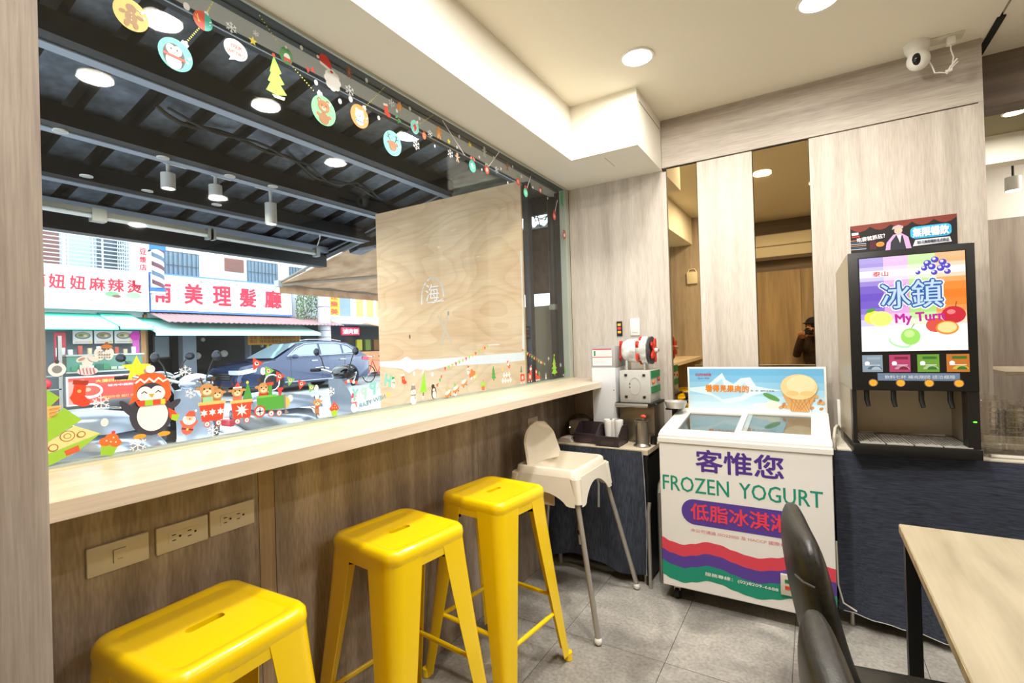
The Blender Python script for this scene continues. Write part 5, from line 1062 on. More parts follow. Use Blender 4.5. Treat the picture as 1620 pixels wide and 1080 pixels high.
for i in range(9): B().box(-15.505, -15.49, 4.6+.16*i, 4.72+.16*i, 1.04, 1.04+.06+.15*random.random()).done('food_tray', M('tray_%d' % (i % 4), ('3C7A54', 'A8B890', 'D8E0D0', '2E5A48')[i % 4], .5), st_l, smooth=0)
for i in range(8): B().cyl((-15.7, 4.65+.19*i, 1.44), (-15.7, 4.65+.19*i, 1.54+.12*random.random()), .05).done('jar', M('jar_%d' % (i % 4), ('D8D8D0', 'B0503C', 'C8B890', 'E8E8E8')[i % 4], .4), st_l)
B().box(-15.55, -15.45, 4.35, 4.42, G, 1.9).box(-15.55, -15.45, 3.0, 4.4, .60, .63).box(-15.55, -15.45, 3.0, 4.4, .92, .95).done('side_frame', STEEL, st_l, smooth=0); B().sph((-15.5, 4.1, .76), .13).done('red_bowl', M('red_bowl', 'D82C38', .4), st_l); B().box(-15.6, -15.3, 3.8, 4.3, .30, .52, bev=.04).done('dark_red_bag', M('dark_red_bag', '7A2430', .6), st_l)
o = B().box(-15.60, -15.45, 4.48, 6.06, .18, .90).done('red_banner', M('banner_frame', 'D0CCC8', .5), st_l, smooth=0)
p = Print((-15.448, 4.52, .22), (0, 1, 0), (0, 0, 1), (1, 0, 0), step=.002); p.rect(0, 0, 1.50, .64, 'D8483C'); p.poly([(0, 0), (0, .55), (.30, .60), (.42, .3), (.30, 0)], 'E89080'); p.ell(.42, .30, .26, .19, 'F0E4DC'); p.ell(.42, .31, .21, .13, 'C85040'); p.ell(.36, .34, .08, .05, 'E8A080'); p.done('banner_print', o)
text('大腸四川麻辣燙', FX(-15.44), (.60+4.45, 1.46+4.52, .72, .80), ink('F0D060'), o, bold=.02); text('祕方中藥熬煮', FX(-15.44), (5.3, 5.96, .60, .66), ink('F6ECE4'), o, bold=.02); text('歡迎外帶 預訂 送貨', FX(-15.44), (5.2, 5.96, .30, .37), ink('F0C870'), o, bold=.01)
t = thing('menu_price_board', 'orange menu board full of small characters hanging in the barber shop front', 'sign', (-16.4, 11, 1.6))
B().box(-16.41, -16.39, 9.8, 9.82, 1.98, 2.30).box(-16.41, -16.39, 11.3, 11.32, 1.98, 2.30).done('hanger', BLKM, t, smooth=0); B().box(-16.42, -16.38, 9.55, 11.55, 1.62, 1.98).done('board', M('amber_board', 'D89A30', .6), t, smooth=0)
text('牛肉麵滷肉飯乾麵餛飩湯\n排骨飯雞腿飯炒飯酸辣湯', FX(-16.37), (9.95, 11.50, 1.67, 1.93), ink('7A4410'), t, bold=.01); text('菜單\n價目', FX(-16.37), (9.60, 9.86, 1.67, 1.93), ink('9A3A20'), t, bold=.01)
tag(B().box(-16.3, -16.27, 10.15, 10.30, 1.15, 1.58).box(-16.395, -16.28, 10.21, 10.23, 1.58, 1.63).done('yellow_notice', M('yellow_notice', 'E8C428', .6), smooth=0), 'small yellow vertical notice hanging under the orange menu board', 'sign')
t = thing('utility_pole', 'pale concrete utility pole with dark bands right of the barber shop sign', 'pole', (-15.9, 12.26, G))
B().cyl((-15.9, 12.26, G), (-15.9, 12.26, 8), .235, .22, 24).done('shaft', M('pale_concrete', 'C8C4C8', .8), t)
for z in (3.0, 2.35, 2.10, 1.85): B().cyl((-15.9, 12.26, z), (-15.9, 12.26, z+.03), .240).done('band', M('band_grey', '8C8890', .5), t)
t = thing('yellow_vertical_sign', 'yellow vertical sign with red characters right of the utility pole', 'sign', (-16.3, 13, 2.6))
B().box(-16.98, -16.35, 13.0, 13.04, 2.9, 2.94).done('wall_bracket', BLKM, t, smooth=0); B().box(-16.4, -16.3, 12.80, 13.32, 2.76, 4.1).done('sign_board', M('sign_yellow', 'F0B428', .5), t, smooth=0)
for i, s_ in enumerate('佳樂美'): text(s_, FX(-16.293), (12.88, 13.24, 3.38-.30*i, 3.62-.30*i), ink('D8502C'), t, bold=.03)
t = thing('red_shop_sign', 'red shop sign with white characters above the rear of the parked car', 'sign', (-16.8, 14.4, 2.1))
B().box(-16.9, -16.8, 13.8, 14.75, 1.97, 2.30).done('sign_board', M('sign_red', 'D82848', .5), t, smooth=0); text('滷肉飯', FX(-16.79), (13.85, 14.70, 2.02, 2.25), ink('F6E0E0'), t, bold=.03)
t = thing('striped_awning', 'cream and orange awning at the far right across the street, beside the plywood', 'awning', (-16.5, 16, 2.2))
for i in range(10): B().prism([(-16.75, 14.9+.3*i, 2.50), (-15.6, 14.9+.3*i, 2.28), (-15.6, 15.2+.3*i, 2.28), (-16.75, 15.2+.3*i, 2.50)], (0, 0, .02)).done('stripe_panel', M(('orange_stripe', 'cream_stripe')[i % 2], ('F0A070', 'F4E4D4')[i % 2], .8), t, smooth=0)
B().box(-15.62, -15.58, 14.9, 17.9, 2.05, 2.28).done('valance', M('pink_valance', 'EE8890', .8), t, smooth=0)
for i in range(3): tag(B().box(-15.5, -15.48, 14.95+.42*i, 15.22+.42*i, 1.62, 2.0).box(-15.62, -15.485, 15.07+.42*i, 15.09+.42*i, 1.98, 2.10).done('price_card', M('price_yellow', 'F0C030', .6), smooth=0), ('first yellow price card under the red sign', 'second yellow price card under the striped awning', 'third yellow price card nearest the plywood')[i], 'card', 'yellow price cards')
t = thing('wall_plants', 'tangled green bush and bare vines between the barber sign and the utility pole', 'plants', (-16.5, 11.9, 2.6))
b = B(); random.seed(5)
for i in range(420):
    y, z = random.uniform(11.45, 12.45), random.uniform(2.55, 3.6); s_ = .035+.03*random.random(); a = random.random()*PI
    if random.random() < .35 and y > 11.8: continue
    c_ = Vector((-16.5+.2*random.random(), y, z)); d1 = Vector((random.uniform(-.5, .5), math.cos(a), math.sin(a)))*s_; d2 = Vector((random.uniform(-.3, .3), -math.sin(a), math.cos(a)))*s_*.5
    b.mi = i % 2; b.poly([c_-d1, c_+d2, c_+d1, c_-d2])
o = b.done('leaves', [M('leaf_green', '7E9A68', .7), M('leaf_dark', '4E6A4A', .7)], t, smooth=0, recalc=False); o['kind'] = 'stuff'
b = B()
for i in range(9): y = 11.5+.11*i; b.tube([(-16.5, y, 2.5), (-16.45, y+.1*math.sin(i), 2.8), (-16.5, y+.25*math.sin(i*2), 3.2), (-16.45, y+.3*math.cos(i), 3.55)], .014, 5)
b.done('vines', M('vine_brown', '6E625C', .8), t)
for i in range(2):
    tag(B().tube([(-15.2, 3, 5.2+.5*i), (-15.2, 9, 4.95+.5*i), (-15.2, 16, 5.3+.5*i)], .02, 6).done('street_cable', BLACK), ('lower', 'upper')[i]+' black cable slung across the street, hidden behind the canopy', 'cable', 'cables slung over the street')

# ------------------------------------------------------------------ parked car (nose to the left)
car = thing('parked_car', 'dark blue five-door SUV parked across the street, nose to the left', 'car', (-14.6, 10, G))
PAINT = M('dark_blue_paint', '142A52', .2, .3, coat=1); CG = M('car_glass', '8FA4AE', .06, .3); CHR = CHROME
NX = -13.68; FXR = -15.50
ys = lambda s: 7.68+s
lower = [(0.02, .30), (0.0, .52), (.06, .72), (.22, .86), (.9, .98), (1.25, 1.04), (4.55, 1.12), (4.72, 1.02), (4.80, .80), (4.80, .45), (4.72, .28), (4.30, .24), (.30, .24)]
def side(profile, xin, dz=0): return [(xin, ys(s_), G+z+dz) for s_, z in profile]
b = B(); mid_ = lambda f: NX+(FXR-NX)*f
def shrink(pr, k, kz): return [(2.4+(s_-2.4)*k, .65+(z-.65)*kz) for s_, z in pr]
b.loft([side(shrink(lower, .965, .93), NX-.0), side(shrink(lower, .99, .985), NX-.06), side(lower, NX-.25), side(lower, FXR+.25), side(shrink(lower, .99, .985), FXR+.06), side(shrink(lower, .965, .93), FXR)])
b.done('body', PAINT, car, smooth=50)
cabin = [(1.12, 1.02), (1.55, 1.24), (2.05, 1.50), (2.45, 1.575), (3.30, 1.585), (3.95, 1.50), (4.35, 1.30), (4.55, 1.10)]
def cab(k, x, dz=0): return [(x, ys(2.7+(s_-2.7)*k), G+z+dz) for s_, z in cabin]
b = B()
def tumb(x_edge, x_top):
    out = []
    for s_, z in cabin: f = (z-1.02)/.565; out.append((x_edge+(x_top-x_edge)*f, ys(s_), G+z))
    return out
b.loft([tumb(NX-.06, NX-.28), tumb(NX-.2, NX-.36), tumb(FXR+.2, FXR+.36), tumb(FXR+.06, FXR+.28)]); b.done('cabin_shell', PAINT, car, smooth=40)
def onside(s_, z, off=.012): f = (z-1.02)/.565; return (NX-.06-.22*f+off, ys(s_), G+z)
for pr in ([(1.62, 1.13), (1.95, 1.34), (2.28, 1.46), (2.72, 1.48), (2.72, 1.13)], [(2.80, 1.13), (2.80, 1.48), (3.45, 1.475), (3.62, 1.44), (3.62, 1.14)], [(3.70, 1.15), (3.70, 1.43), (3.92, 1.38), (4.15, 1.22), (4.10, 1.17)]):
    b = B(); b.poly([onside(*q) for q in pr]); b.done('side_window', CG, car, smooth=0, recalc=False)
trim = [(1.55, 1.10), (1.93, 1.37), (2.27, 1.495), (2.75, 1.515), (3.48, 1.505), (3.95, 1.42), (4.22, 1.22), (4.15, 1.13), (1.55, 1.10)]
B().tube([onside(*q, .014) for q in trim], .010, 6).done('window_trim', CHR, car)
b = B(); fr = [(1.18, 1.06), (1.56, 1.27), (2.03, 1.50)]
b.loft([[(x_, ys(s_)-.012, G+z+.012) for x_ in (NX-.16-(z-1.02)*.3, (NX+FXR)/2, FXR+.16+(z-1.02)*.3)] for s_, z in fr], caps=False, closed=False); b.done('windscreen', CG, car, smooth=0)
B().tube([(NX-.38, ys(2.2), G+1.60), (NX-.38, ys(2.5), G+1.63), (NX-.38, ys(3.4), G+1.63), (NX-.38, ys(3.8), G+1.57)], .014, 6).done('roof_rail', CHR, car)
for s_ in (.98, 3.85):
    wy = ys(s_)
    B().lathe([(.40, NX-.02), (.40, NX+.004)], (0, wy, G+.36), 32, axis='X').done('wheel_arch', M('arch_black', '101114', .7), car)
    w = B().lathe([(.19, NX-.2), (.34, NX-.2), (.355, NX-.15), (.355, NX-.02), (.34, NX+.008), (.255, NX+.012)], (0, wy, G+.355), 32, axis='X', caps=False).done('wheel', RUB, car)
    B().lathe([(.255, NX+.010), (.235, NX+.018), (.225, NX+.005), (.001, NX-.01)], (0, wy, G+.355), 32, axis='X', caps=False).done('rim', M('alloy', 'D2D6DA', .25, .8), w)
    for k in range(10): a = 2*PI*k/10+.2; B().poly([(NX+.012, wy+math.cos(a+d)*r_, G+.355+math.sin(a+d)*r_) for r_, d in ((.08, -.10), (.215, -.17), (.215, .17), (.08, .10))]).done('spoke_gap', M('arch_black', '101114', .7), w, smooth=0, recalc=False)
    B().lathe([(.19, FXR+.2), (.34, FXR+.2), (.355, FXR+.15), (.355, FXR+.02), (.2, FXR)], (0, wy, G+.355), 24, axis='X').done('wheel', RUB, car)
for z in (.52, .58, .64): B().box(NX-1.35, NX-.45, ys(0)-.012, ys(0)+.05, G+z, G+z+.02).done('grille_bar', CHR, car, smooth=0)
B().box(NX-1.38, NX-.42, ys(0)-.004, ys(0)+.04, G+.48, G+.68).done('grille', BLACK, car, smooth=0)
HL = M('headlamp', 'D8DEE4', .1, .3)
B().prism([(NX+.002, ys(.10), G+.64), (NX+.002, ys(.12), G+.76), (NX+.002, ys(.55), G+.84), (NX+.002, ys(.50), G+.70)], (-.12, 0, 0)).done('headlamp', HL, car, smooth=0); B().box(NX-.5, NX-.01, ys(0)-.006, ys(.12), G+.64, G+.76).done('headlamp', HL, car, smooth=0)
B().prism([(NX+.004, ys(4.42), G+.90), (NX+.004, ys(4.45), G+1.02), (NX+.004, ys(4.72), G+.98), (NX+.004, ys(4.74), G+.88)], (-.15, 0, 0)).done('tail_lamp', M('tail_red', 'D84050', .3), car, smooth=0)
for s_ in (2.35, 3.45): B().box(NX-.01, NX+.022, ys(s_), ys(s_+.22), G+.93, G+.965, bev=.008).done('door_handle', CHR, car)
o = B().sph((NX+.08, ys(1.72), G+1.10), (.06, .12, .075)).done('wing_mirror', PAINT, car)
for s_ in (1.62, 2.74, 3.66): B().box(NX+.001, NX+.003, ys(s_), ys(s_)+.008, G+.34, G+1.08).done('door_gap', BLACK, car, smooth=0)
B().box(NX-.004, NX+.008, ys(1.4), ys(3.5), G+.32, G+.345).done('sill_trim', CHR, car, smooth=0)
B().box(NX-.6, NX-.4, ys(2.95), ys(3.10), G+1.2, G+1.34).done('green_interior_tag', M('tag_green', '3C9A58', .6), car, smooth=0)
# bicycle behind the car
bi = thing('bicycle', 'bicycle with a red frame standing just behind the parked car', 'bicycle', (-14.3, 13.4, G))
for wy in (12.95, 13.85):
    w = B().tube([(-14.3, wy+.31*math.cos(a), G+.32+.31*math.sin(a)) for a in [2*PI*i/28 for i in range(29)]], .018, 6).done('wheel', RUB, bi)
    b = B()
    for k in range(8): a = PI*k/8; b.tube([(-14.3, wy-.3*math.cos(a), G+.32-.3*math.sin(a)), (-14.3, wy+.3*math.cos(a), G+.32+.3*math.sin(a))], .004, 4)
    b.done('spokes', CHROME, w)
B().tube([(-14.3, 12.95, G+.32), (-14.3, 13.15, G+.85), (-14.3, 13.62, G+.80), (-14.3, 13.40, G+.32), (-14.3, 13.15, G+.80)], .02, 6).tube([(-14.3, 13.40, G+.32), (-14.3, 13.85, G+.32), (-14.3, 13.62, G+.80), (-14.3, 13.62, G+.95)], .018, 6).done('frame', M('bike_red', 'C83C48', .4), bi); B().box(-14.36, -14.24, 13.5, 13.75, G+.95, G+1.0, bev=.015).done('saddle', BLACK, bi); B().tube([(-14.5, 13.05, G+1.0), (-14.3, 13.15, G+.95), (-14.1, 13.05, G+1.0)], .014, 6).done('handlebar', CHROME, bi)

# ------------------------------------------------------------------ scooters
def scooter(lab, loc, rz, paint, dark, seatm):
    t = thing('motor_scooter', lab, 'scooter', loc, rz, 'scooters parked outside the window', world=False)
    for wx, r in ((.62, .235), (-.62, .235)):
        w = B().lathe([(.12, -.045), (r-.02, -.05), (r, -.02), (r, .02), (r-.02, .05), (.12, .045)], (wx, 0, r), 26, axis='Y').done('wheel', RUB, t); B().lathe([(.125, -.03), (.10, -.036), (.03, -.04), (.03, .04), (.10, .036), (.125, .03)], (wx, 0, r), 20, axis='Y').done('rim', M('alloy', 'D2D6DA', .25, .8), w)
    b = B()   # leg shield and front cowl
    b.loft([[(x, s_*w, z) for s_, w in ((-1, w_), (-.6, w_), (0, w_), (.6, w_), (1, w_))]+[(x-.07, s_*w_, z-.01) for s_ in (1, .6, 0, -.6, -1)] for x, z, w_ in ((.36, .26, .14), (.44, .42, .19), (.45, .62, .20), (.40, .80, .17), (.34, .95, .11))]).done('leg_shield', paint, t, smooth=60)
    B().sph((.60, 0, .40), (.20, .085, .13)).done('front_fender', paint, t)
    b = B(); b.loft([[Vector((x, y_*w, z0+(z1-z0)*q)) for y_, q in ((-.7, 0), (-1, .35), (-.9, .75), (-.5, 1), (.5, 1), (.9, .75), (1, .35), (.7, 0))] for x, w, z0, z1 in ((.02, .13, .30, .50), (-.12, .165, .28, .66), (-.35, .18, .30, .70), (-.62, .165, .42, .74), (-.85, .09, .58, .76), (-.92, .04, .64, .74))]).done('rear_body', paint, t, smooth=60)
    B().box(-.02, .42, -.15, .15, .25, .32, bev=.02).done('floorboard', dark, t)
    b = B(); b.loft([[Vector((x, y_*w, z+h*q)) for y_, q in ((-1, 0), (-.95, .6), (-.5, 1), (.5, 1), (.95, .6), (1, 0))] for x, w, z, h in ((.02, .09, .66, .05), (-.12, .135, .69, .11), (-.40, .17, .70, .15), (-.55, .17, .70, .18), (-.75, .13, .72, .15), (-.84, .05, .75, .05))]).done('seat', seatm, t, smooth=60)
    B().tube([(.62, 0, .24), (.42, 0, .80), (.36, 0, .98)], .028, 8).done('fork', dark, t)
    b = B(); b.tube([(.26, -.33, 1.04), (.30, -.22, 1.04), (.36, -.10, 1.0), (.36, .10, 1.0), (.30, .22, 1.04), (.26, .33, 1.04)], .014, 8).done('handlebar', CHROME, t)
    for s_ in (-1, 1):
        B().cyl((.27, s_*.24, 1.04), (.24, s_*.36, 1.04), .019).done('grip', RUB, t); B().tube([(.30, s_*.20, 1.05), (.30, s_*.25, 1.17), (.29, s_*.30, 1.24)], .006, 6).done('mirror_stalk', BLACK, t)
        o = B().sph((.29, s_*.32, 1.25), (.014, .050, .046)).done('mirror_head', BLACK, t); B().sph((.279, s_*.32, 1.25), (.005, .042, .038)).done('mirror_glass', M('mirror_dark', '2A2E34', .08, .6), o)
        B().tube([(.26, s_*.30, 1.065), (.30, s_*.22, 1.075), (.33, s_*.16, 1.06)], .006, 5).done('brake_lever', CHROME, t)
    B().sph((.40, 0, 1.0), (.13, .15, .09)).done('head_cowl', dark, t); B().sph((.50, 0, .99), (.05, .09, .06)).done('headlight', M('headlamp', 'D8DEE4', .1, .3), t)
    B().tube([(-.70, -.09, .78), (-.88, -.10, .82), (-1.0, -.06, .83), (-1.0, .06, .83), (-.88, .10, .82), (-.70, .09, .78)], .012, 8).done('grab_rail', CHROME, t); B().box(-.98, -.93, -.07, .07, .60, .66, bev=.01).done('tail_light', M('tail_red', 'D84050', .3), t)
    B().box(-1.0, -.98, -.11, .11, .38, .54, R=Matrix.Rotation(.3, 3, 'Y')).done('number_plate', WHITE, t, smooth=0); B().cyl((-.30, -.16, .26), (-.80, -.18, .34), .05, .06).done('exhaust', M('exhaust_metal', 'A8A6A2', .3, .9), t); B().box(-.75, -.20, .10, .17, .20, .34, bev=.03).done('engine_case', M('engine_grey', '6A6C70', .4, .7), t)
    return t
PS = M('silver_blue_paint', 'B4BECC', .18, .6, coat=1); PB = M('glossy_black_paint', '121417', .15, .2, coat=1); SB = M('seat_vinyl', '17181A', .5)
scooter('silver scooter parked close to the window below the penguin sticker', (-4.75, 1.98, G), math.radians(112), PS, PS, M('silver_seat_cover', 'A9B5C6', .3, .4))
scooter('black scooter with round mirrors standing behind the silver one', (-5.9, 2.35, G), math.radians(140), PB, PB, SB)
scooter('silver and black scooter right of the train sticker, in front of the parked car', (-4.62, 3.42, G), math.radians(92), PS, PB, M('silver_seat_cover', 'A9B5C6', .3, .4))
# ------------------------------------------------------------------ printed stickers on the inside of the window pane
GX = WX-.0055
def S(y, z, mirror=False): return Print((GX, y, z), (0, 1, 0), (0, 0, 1), (1, 0, 0), step=.00015, mirror=mirror)
def stick(p, lab, cat='sticker', grp=None): return tag(p.done('window_sticker'), lab, cat, grp)
CAPG = 'E8E8E4'
def bauble(y, z, h, col, lab, inner, cap_rot=0):
    p = S(y, z); p.at(0, 0, h/2, cap_rot)
    if col != 'D8B048': p.rrect(-.22, .92, .22, 1.22, .06, CAPG); p.ell(0, 1.24, .10, .10, CAPG)
    p.ell(0, 0, .98, 1.0, col, n=36)
    p.at(0, 0, h/2, 0); inner(p); p.at(0, 0, h/2, cap_rot); p.ell(.62, .45, .07, .16, 'F4FAF8', rot=-30); p.ell(.70, .12, .05, .08, 'F4FAF8'); return stick(p, lab)
def in_penguin(p): p.ell(-.1, -.15, .62, .80, '3A3C3E'); p.ell(-.12, -.45, .45, .50, 'F2F2F0'); p.ell(-.28, .25, .26, .30, 'F2F2F0'); p.ell(.10, .25, .26, .30, 'F2F2F0'); p.poly([(-.7, -.05), (.55, -.10), (.55, -.28), (-.7, -.22)], 'B8442C'); p.poly([(-.17, .12), (.0, .12), (-.09, 0)], 'F09A28'); p.ell(-.26, .28, .05, .06, '222222'); p.ell(.08, .28, .05, .06, '222222')
def in_bear(p):
    for s_ in (-1, 1): p.ell(.34*s_, .62, .18, .18, '8A5A34'); p.ell(.34*s_, .62, .09, .09, 'E8A07A'); p.ell(.46*s_, -.35, .16, .14, 'A06C40')
    p.ell(0, -.55, .42, .40, '96653C'); p.ell(0, .28, .48, .42, 'A06C40'); p.ell(0, .14, .18, .13, 'E6C8A0'); p.ell(0, .20, .06, .05, '2A1A12')
    for s_ in (-1, 1): p.ell(.17*s_, .34, .04, .05, '2A1A12'); p.ell(.30*s_, .16, .08, .07, 'F08A6A')
def in_polar(p):
    for s_ in (-1, 1): p.ell(.30*s_, .48, .14, .14, 'F0ECE4')
    p.ell(0, .10, .50, .46, 'F4F1EA'); p.ell(0, -.5, .40, .28, 'F0ECE4'); p.poly([(-.5, -.35), (.4, -.40), (.4, -.52), (-.5, -.50)], '5CA0D8'); p.ell(0, .02, .08, .06, '2A2424'); p.ell(-.2, .18, .04, .04, '2A2424'); p.ell(.2, .18, .04, .04, '2A2424')
def in_deer(p):
    for s_ in (-1, 1): p.line([(.22*s_, .1), (.42*s_, .45), (.50*s_, .72)], .07, '2E2420'); p.line([(.36*s_, .36), (.62*s_, .42)], .06, '2E2420'); p.line([(.42*s_, .5), (.28*s_, .66)], .06, '2E2420')
    p.ell(0, -.2, .42, .40, 'A0704A'); p.ell(-.45, .0, .16, .10, 'A0704A', rot=30); p.ell(.45, .0, .16, .10, 'A0704A', rot=-30); p.ell(0, -.42, .20, .17, 'E07858')
def in_gb(p): p.ell(0, .40, .30, .28, '8E6428'); p.ell(0, -.18, .34, .42, '946A2C'); p.ell(-.48, .02, .20, .13, '946A2C', rot=20); p.ell(.48, .02, .20, .13, '946A2C', rot=-20); p.ell(-.25, -.62, .15, .22, '946A2C'); p.ell(.25, -.62, .15, .22, '946A2C'); [p.ell(0, .1-.22*i, .04, .04, 'E8D8A0') for i in range(3)]; p.ell(.45, .5, .10, .06, 'F8F4D8')
def in_two(p): p.poly([(.98*math.cos(math.radians(a)), math.sin(math.radians(a))) for a in range(80, 281, 10)], 'D84A2C'); p.line([(-.55, .45), (-.45, -.3)], .10, 'F2C84C'); p.line([(-.75, .3), (-.3, -.25)], .08, 'F2C84C')
bauble(.571, 2.244, .080, 'D8B048', 'large gold disc sticker with a gingerbread figure at the top left of the window', in_gb)
bauble(.747, 2.325, .054, '2FB09C', 'small red and teal bauble sticker on a yellow bead string', in_two, -20)
bauble(.673, 2.191, .088, '62CDB8', 'teal bauble sticker with a penguin in a brown scarf', in_penguin, -30)
bauble(1.152, 2.225, .104, '7ADB8C', 'green bauble sticker with a brown bear', in_bear, 15)
bauble(1.317, 2.268, .090, 'F2924A', 'orange bauble sticker with a white polar bear', in_polar, -30)
bauble(1.489, 2.221, .104, '7CD0C4', 'teal bauble sticker with a brown reindeer head', in_deer, -40)
p = S(1.009, 2.352); p.at(0, 0, .0275); p.ell(0, 0, .9, 1, '3E8A3C'); p.ell(.1, -.1, .42, .45, 'F0EEE8'); p.poly([(-.3, -.2), (.6, -.2), (.7, -.75), (.2, -.5), (-.3, -.8)], 'D84A2C'); p.rrect(-.15, .9, .15, 1.2, .05, CAPG); stick(p, 'dark green round sticker with a small orange reindeer, left of the santa hat')
# beads
def beads(pts, n, lab, col='E8E050'):
    (y0, z0), (y1, z1) = pts; p = Print((GX, y0, z0), (0, 1, 0), (0, 0, 1), (1, 0, 0), step=.00002)
    a = math.degrees(math.atan2(z1-z0, y1-y0))
    for i in range(n): f = (i+.5)/n; p.ell((y1-y0)*f, (z1-z0)*f, .0021, .0026, col, rot=a, n=8)
    return tag(p.done('bead_string'), lab, 'sticker', 'bead string stickers')
for q, n, lab in ((((.776, 2.398), (.757, 2.352)), 7, 'short yellow bead string above the red and teal bauble'), (((.737, 2.300), (.700, 2.238)), 9, 'yellow bead string between the red and teal bauble and the penguin bauble'), (((.916, 2.44), (.985, 2.378)), 9, 'yellow bead string running down to the dark green round sticker'), (((1.030, 2.329), (1.115, 2.278)), 10, 'yellow bead string running down to the bear bauble'), (((1.455, 2.443), (1.345, 2.315)), 15, 'yellow bead string running up from the polar bear bauble'), (((1.755, 2.442), (1.655, 2.362)), 12, 'yellow bead string running up from the small teal bird bauble'), (((2.401, 2.422), (2.49, 2.363)), 9, 'yellow bead string left of the red wreath bauble'), (((3.095, 2.324), (3.126, 2.176)), 14, 'long thin bead string hanging at the right end of the window')): beads(q, n, lab)
for (a, c_), lab in ((((1.824, 2.441), (1.992, 2.329)), 'long white ribbon line above the teal snowflake bauble'), (((2.316, 2.449), (2.209, 2.339)), 'white ribbon line above the small red bauble'), (((2.677, 2.415), (2.623, 2.322)), 'white ribbon line above the second teal bauble'), (((3.047, 2.353), (3.002, 2.26)), 'white ribbon line above the red bauble by the right post')):
    p = S(0, 0); p.line([a, c_], .005, 'ECECE8'); tag(p.done('ribbon_line'), lab, 'sticker', 'ribbon line stickers')
# speech bubble
p = S(.840, 2.286); p.ell(0, .002, .036, .031, 'E6EFE6', n=32); p.poly([(-.015, -.022), (-.022, -.038), (0, -.028)], 'E6EFE6'); sb = stick(p, 'white speech bubble sticker with mirrored red MERRY CHRISTMAS lettering')
text('MERRY', FX(GX), (.824, .857, 2.290, 2.303), ink('C8382C'), sb, bold=.015, mirror=True, lift=.0006); text('CHRISTMAS', FX(GX), (.813, .867, 2.272, 2.284), ink('C8382C'), sb, bold=.015, mirror=True, lift=.0006)
def star_s(y, z, r, lab, col='F2DC3A'): p = S(y, z); p.star(0, 0, r, col); return stick(p, lab)
star_s(.895, 2.343, .015, 'small yellow star sticker right of the speech bubble'); star_s(1.867, 2.357, .014, 'small gold star sticker right of the orange gingerbread'); star_s(2.039, 2.399, .018, 'gold star sticker above the teal snowflake bauble')
star_s(.564, 1.337, .034, 'big yellow star sticker left of the penguin with the orange hat', 'F6E63A')
def flake_s(y, z, h, lab, col='ECEEEE'): p = S(y, z); p.flake(0, 0, h/2, col, .13); p.ell(0, 0, h*.09, None, col); return stick(p, lab, grp='snowflake stickers')
for y, z, h, lab in ((.828, 2.349, .034, 'white snowflake above the speech bubble'), (.905, 2.372, .02, 'tiny pale snowflake right of the small yellow star'), (1.271, 2.348, .043, 'white snowflake right of the santa beard'), (1.490, 2.39, .036, 'faint snowflake right of the polar bear bead string'), (1.633, 2.263, .045, 'round white snowflake right of the reindeer bauble'), (1.729, 2.345, .035, 'white snowflake left of the orange gingerbread'), (1.874, 2.301, .043, 'white snowflake below the gold star by the ribbon'), (2.284, 2.340, .040, 'white snowflake right of the small red bauble'),
    (.677, 1.322, .034, 'white snowflake right of the penguin hat'), (.489, 1.259, .036, 'grey-white snowflake under the upper red stocking'), (.562, 1.144, .040, 'white snowflake below the big penguin'), (.689, 1.262, .030, 'white snowflake left of the first train wagon'), (.745, 1.150, .034, 'faint snowflake under the first train wagon'), (1.150, 1.222, .034, 'snowflake above the second cupcake'), (2.843, 1.271, .026, 'small snowflake left of the far green tree'), (3.018, 1.221, .030, 'small snowflake right of the far green tree'), (2.05, 2.30, .02, 'tiny snowflake inside the teal bauble area')): flake_s(y, z, h, lab)
USED = set()
MARKS = [(.571, 2.244, 'gold disc'), (.747, 2.325, 'red and teal bauble'), (.84, 2.286, 'speech bubble'), (.967, 2.262, 'wavy green tree'), (1.009, 2.352, 'dark green round sticker'), (1.101, 2.348, 'red bow'), (1.194, 2.352, 'santa beard'), (1.152, 2.225, 'bear bauble'), (1.317, 2.268, 'polar bear bauble'), (1.271, 2.417, 'brown gingerbread man'), (1.459, 2.348, 'upper stocking'), (1.537, 2.395, 'orange gift bag'), (1.628, 2.34, 'red bird bauble'), (1.689, 2.325, 'striped orange ornament'), (1.793, 2.373, 'orange gingerbread man'), (2.056, 2.297, 'teal snowflake bauble'), (1.92, 2.385, 'long ribbon line'), (2.17, 2.405, 'grey-white figure'), (2.189, 2.316, 'small red bauble'), (2.4, 2.392, 'small brown gingerbread man'), (2.518, 2.34, 'red wreath bauble'), (2.606, 2.298, 'green-teal bauble'), (2.8, 2.36, 'dim red ornaments'), (2.95, 2.34, 'right ribbon line'),
    (.595, 1.25, 'big penguin'), (.448, 1.286, 'dark red stocking'), (.505, 1.158, 'orange cupcake'), (.743, 1.2, 'first train wagon'), (.925, 1.197, 'green train engine'), (.877, 1.33, 'first pennant'), (1.092, 1.18, 'standing reindeer'), (1.069, 1.24, 'last pennant'), (1.638, 1.208, 'plain green tree'), (1.571, 1.168, 'grey-hatted snowman'), (1.704, 1.166, 'small brown penguin'), (1.805, 1.15, 'lowest orange wagon'), (.498, 1.376, 'spotted pine cones'), (2.922, 1.222, 'far decorated tree'), (3.086, 1.185, 'half green tree'), (2.689, 1.17, 'tiny red engine')]
